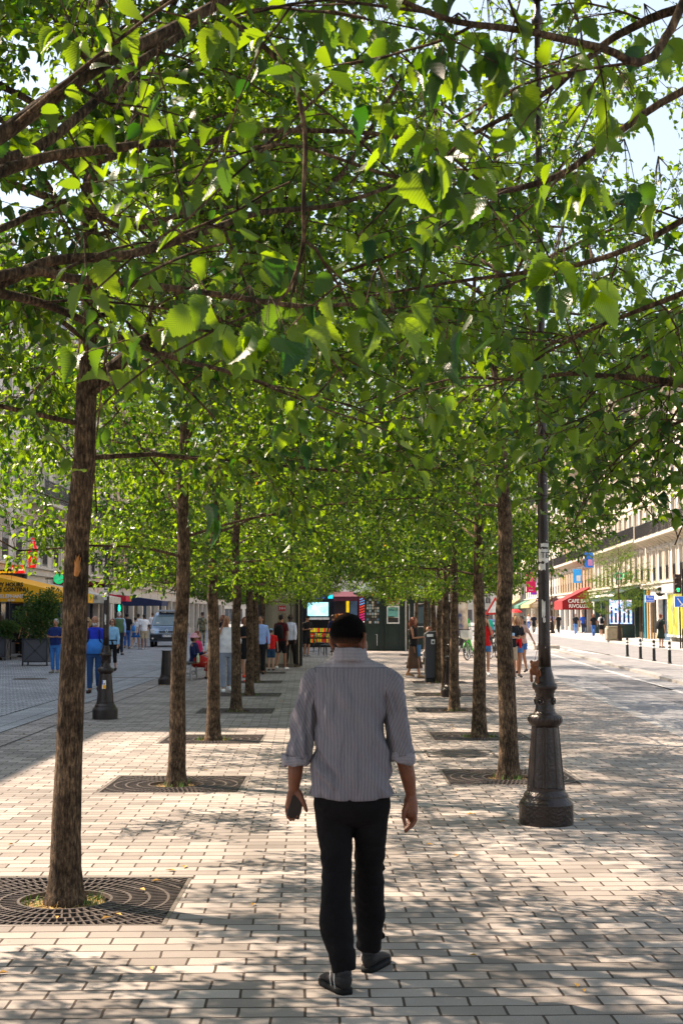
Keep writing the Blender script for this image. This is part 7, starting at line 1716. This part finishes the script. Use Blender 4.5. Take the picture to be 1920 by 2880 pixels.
M_ST = stripe_mat('striped_shirt_cloth', 0, 1.469); M_STL = stripe_mat('striped_sleeve_left', .19); M_STR = stripe_mat('striped_sleeve_right', -.16); M_STH = stripe_mat('striped_collar_cloth', 0, None, True)
prof = [(.866, -.139, .240, .122), (.90, -.141, .243, .128), (.96, -.141, .243, .134), (1.05, -.137, .224, .134), (1.15, -.127, .214, .132), (1.25, -.122, .214, .128), (1.32, -.128, .222, .120), (1.37, -.145, .240, .108), (1.41, -.156, .252, .098), (1.44, -.156, .252, .088), (1.465, -.135, .232, .078), (1.485, -.100, .196, .072), (1.50, -.066, .152, .068), (1.515, -.045, .125, .066)]
def pint(z):
    for a, c in zip(prof[:-1], prof[1:]):
        if z <= c[0]: t = (z - a[0]) / (c[0] - a[0]); return [a[i] + (c[i] - a[i]) * t for i in range(4)]
    return list(prof[-1])
rings = []
NZ = 74
for i in range(NZ + 1):
    z = .866 + (1.515 - .866) * i / NZ; _, l, r_, dpt = pint(z)
    rings.append((Vector(((l + r_) / 2, MY - .028 + .055 * (z - .866) / .65, z)), (r_ - l) / 2, dpt, 0, .86))
def folds(p, a, j):
    z = p.z; back = max(0, -math.sin(a))
    x = p.x
    k = min(1, max(0, (1.44 - z) / .12))
    # drag lines running down from the right shoulder to the left hip, plus hanging folds below the yoke
    u = x * .80 + z * .62; v_ = -x * .55 + z * .80
    amp = mnoise.noise(Vector((u * 16, v_ * 2.4, 3.1))) * .024 + mnoise.noise(Vector((u * 34, v_ * 5, 7.7))) * .008
    hang = mnoise.noise(Vector((x * 26, z * 2.0, 1.3))) * .016 * max(0, 1 - abs(z - 1.30) / .2)
    lowl = .014 * math.exp(-((x + .07) / .05) ** 2 - ((z - .98) / .10) ** 2) * math.sin((x * .7 + z * .75) * 95)
    d = (amp * (.5 + .9 * min(1, (1.42 - z) / .4)) + hang + lowl) * k if z < 1.44 else 0
    hem = .005 * math.sin(a * 9) + .004 * math.sin(a * 17 + 1) if z < .90 else 0
    c = Vector((.047, MY, z)); dr = (p - c); dr.z = 0; dr.normalize()
    q = p + dr * (d + hem * max(0, (.90 - z) / .034))
    if z < .90: q.z += .010 * math.cos(a * 2) * (.90 - z) / .034
    return q
t = MB(); t.loft(rings, 132, caps=False, fn=folds); sh_o = man_part(t, 'shirt', M_ST); sm = sh_o.modifiers.new('thick', 'SOLIDIFY'); sm.thickness = .003
def sleeve(pts, rad, m, name, seed):
    P_ = smooth_path([Vector(p) for p in pts], 8); n_ = len(P_); rr_ = []
    for i in range(n_): k = i / (n_ - 1) * (len(rad) - 1); j = min(int(k), len(rad) - 2); rr_.append(rad[j] + (rad[j + 1] - rad[j]) * (k - j))
    mb = MB(); mb.tube(P_, rr_, 48, caps=False); vs = []
    for v in mb.v:
        v = Vector(v); z = v.z; i = min(range(n_), key=lambda q: (P_[q] - v).length_squared); d = (v - P_[i])
        if d.length > 1e-5: d.normalize()
        t_ = i / n_; an = math.atan2(d.y, d.x)
        w_ = mnoise.noise(Vector((an * 1.6, z * 9 + an * 1.2, seed))) * .022 + mnoise.noise(Vector((an * 3.3, z * 22 + an * 2, seed + 5))) * .010
        vs.append(tuple(v + d * w_ * min(1, t_ * 4)))
    mb.v = vs; o = man_part(mb, name, m, parent=None); o.parent = sh_o; s_ = o.modifiers.new('thick', 'SOLIDIFY'); s_.thickness = .003; return o
sleeve([(-.100, MY + .018, 1.435), (-.140, MY + .012, 1.385), (-.163, MY, 1.31), (-.188, MY - .02, 1.15), (-.210, MY - .034, 1.045)], [.050, .062, .053, .052, .060], M_STL, 'sleeve', 1.0)
sleeve([(.195, MY + .018, 1.435), (.232, MY + .012, 1.385), (.252, MY, 1.31), (.270, MY - .018, 1.16), (.288, MY - .022, 1.055)], [.050, .060, .052, .054, .058], M_STR, 'sleeve', 9.0)
def cuff(c, r, tilt, m, sd):
    mb = MB(); T = Matrix.Translation(c) @ Matrix.Rotation(tilt, 4, 'Y')
    pr = [(r - .012, .030), (r - .002, .034), (r + .004, .022), (r + .006, .004), (r + .004, -.014), (r - .003, -.022), (r - .014, -.018), (r - .018, .0)]
    n_ = 44; vs = []; fs = []
    for j, (a, z) in enumerate(pr):
        for i in range(n_):
            t_ = 2 * math.pi * i / n_; w_ = mnoise.noise(Vector((math.cos(t_) * 2.2, math.sin(t_) * 2.2, sd + j * .3))) * .010; vs.append(((a + w_) * math.cos(t_), (a * .92 + w_) * math.sin(t_), z + w_ * 1.2))
    for j in range(len(pr)):
        for i in range(n_): k = (i + 1) % n_; l = (j + 1) % len(pr); fs.append((j * n_ + i, j * n_ + k, l * n_ + k, l * n_ + i))
    mb.add(vs, fs, T); o = man_part(mb, 'rolled_cuff', m); o.parent = sh_o; return o
cuff((-.2145, MY - .035, 1.030), .063, R(-6), M_STH, 1.0); cuff((.289, MY - .021, 1.042), .059, R(10), M_STH, 4.0)
# collar
mb = MB(); n_ = 56; vs = []; fs = []; pr = [(.094, .088, 1.503), (.088, .082, 1.520), (.080, .075, 1.545), (.074, .070, 1.562), (.070, .067, 1.566), (.068, .065, 1.560), (.069, .066, 1.52), (.072, .068, 1.49)]
for j, (a, b2, z) in enumerate(pr):
    for i in range(n_):
        t_ = 2 * math.pi * i / n_; dip = .016 * max(0, math.sin(t_)); vs.append((.042 + a * math.cos(t_), MY + .026 + b2 * math.sin(t_), z - dip - (.010 * abs(math.cos(t_)) if j < 2 else .004 * abs(math.cos(t_)))))
for j in range(len(pr) - 1):
    for i in range(n_): k = (i + 1) % n_; fs.append((j * n_ + i, j * n_ + k, (j + 1) * n_ + k, (j + 1) * n_ + i))
mb.add(vs, fs); co = man_part(mb, 'collar', M_STH); co.parent = sh_o; s_ = co.modifiers.new('thick', 'SOLIDIFY'); s_.thickness = .003
# trousers
M_TR = mat('black_trouser_cloth', (.0075, .0065, .0075), .88, var=.25, scale=8, bump=.8, bscale=15, spec=.12)
t = MB()
t.loft([((.048, MY - .01, .725), .10, .05), ((.050, MY - .012, .75), .160, .095), ((.050, MY - .015, .78), .176, .115), ((.050, MY - .02, .82), .182, .125), ((.051, MY - .02, .88), .180, .125), ((.051, MY - .015, .95), .165, .115)], 40)
def dense(pts, rad, n=5):
    P_ = smooth_path([Vector(p) for p in pts], n); k_ = len(P_); return P_, [np.interp(i / (k_ - 1) * (len(rad) - 1), range(len(rad)), rad) for i in range(k_)]
P_, r_ = dense([(-.035, MY - .01, .80), (-.032, MY - .02, .70), (-.026, MY - .035, .61), (-.022, MY - .055, .52), (-.026, MY - .09, .41), (-.024, MY - .13, .30), (-.006, MY - .16, .20), (.012, MY - .175, .095)], [.094, .085, .077, .074, .070, .076, .064, .055]); t.tube(P_, r_, 28)
P_, r_ = dense([(.135, MY, .80), (.134, MY + .02, .70), (.134, MY + .045, .61), (.133, MY + .075, .52), (.133, MY + .115, .40), (.138, MY + .155, .28), (.138, MY + .19, .18), (.134, MY + .215, .105)], [.092, .082, .073, .071, .072, .070, .066, .062]); t.tube(P_, r_, 28)
tr_o = man_part(t, 'trousers', M_TR); remesh(tr_o, .006, 2); bake(tr_o)
for v in tr_o.data.vertices:
    c = v.co; z = c.z; k = mnoise.noise(Vector((c.x * 12, c.y * 12, z * 9))) * .010 + mnoise.noise(Vector((c.x * 9 + z * 22, c.y * 14, z * 20))) * .006
    kn = math.exp(-((z - .53) / .10) ** 2) + math.exp(-((z - .18) / .12) ** 2) * 1.2
    v.co = c + v.normal * k * (.35 + .8 * kn)
# belt edge
b = MB(); b.loft([((.051, MY - .02, .885), .176, .120), ((.051, MY - .02, .92), .172, .118)], 40); man_part(b, 'belt', M_RAIL)
# shoes with two white side stripes
def shoe(heel, ang, L_, lift=0.0):
    M = Matrix.Translation(heel) @ Matrix.Rotation(ang, 4, 'Z') @ Matrix.Rotation(-lift, 4, 'X')
    b = MB(); rg = [(0, .020, .055, .085), (.02, .034, .052, .098), (.06, .037, .050, .100), (.10, .038, .046, .090), (.15, .043, .038, .072), (.20, .047, .032, .058), (.245, .042, .028, .048), (.275, .026, .024, .038), (.285, .008, .022, .030)]
    n_ = 22; vs = []; fs = []
    for y, hw, cz_, top in rg:
        y *= L_ / .285
        for i in range(n_):
            a = 2 * math.pi * i / n_; x = hw * math.copysign(abs(math.cos(a)) ** .8, math.cos(a)); z = (top - .018) * (.5 + .5 * math.sin(a)) ** .8 + .018; vs.append((x * (1 - .25 * max(0, math.sin(a))), y, z))
    for j in range(len(rg) - 1):
        for i in range(n_): k = (i + 1) % n_; fs.append((j * n_ + i, j * n_ + k, (j + 1) * n_ + k, (j + 1) * n_ + i))
    fs += [tuple(range(n_))[::-1], tuple((len(rg) - 1) * n_ + i for i in range(n_))]; b.add(vs, fs, M); so = man_part(b, 'shoe', mat('black_suede', (.010, .008, .008), .8, var=.3, scale=14, bump=.3, bscale=90))
    s = MB(); pts = [(x * 1.08, y * L_ / .285 * 1.02 - .002) for x, y in ((-.022, 0), (-.036, .03), (-.040, .09), (-.046, .16), (-.048, .20), (-.040, .25), (-.02, .283), (.02, .283), (.040, .25), (.048, .20), (.046, .16), (.040, .09), (.036, .03), (.022, 0))]
    s.prism(pts, 'z', .022, M); q = man_part(s, 'sole', mat('black_rubber', (.008, .008, .008), .8, spec=.2)); q.parent = so; s2 = MB()
    for y0 in (.055, .10): 
        for sd_ in (-1, ): s2.tube([(sd_ * .040, y0, .088), (sd_ * .046, y0 - .008, .06), (sd_ * .045, y0 - .02, .026)], .0017, 6, M=M)
    q = man_part(s2, 'white_stripes', W_); q.parent = so; c = MB(); c.tube([(0, .03, .08), (0, .035, .12)], [.034, .032], 14, M=M); q = man_part(c, 'sock', cmat('2a2a2e', .9)); q.parent = so; return so
shoe((.026, MY - .225, 0), R(24), .262); shoe((.120, MY + .155, .002), R(-22), .262)
ph = thing('mobile_phone', (-.217, MY - .040, .815), 'dark phone in the left hand of the striped-shirt man', 'phone'); ph.rotation_euler = (0, R(14), 0)
m = MB(); m.box((0, 0, 0), (.062, .009, .106)); bevel(m.build('case', mat('phone_case', (.006, .005, .006), .5, var=.2), ph), .006, 3); m = MB(); m.box((0, -.0048, 0), (.054, .001, .096)); m.build('screen', mat('phone_glass', (.010, .006, .006), .3, var=.6, scale=30, spec=.3), ph)
m = MB(); m.lathe([(.008, -.0065), (.008, -.0048)], 14, (.018, 0, .04), M=None) if False else m.box((.018, -.0058, .042), (.018, .0015, .018)); m.build('camera_bump', cmat('2a2a30', .3), ph)
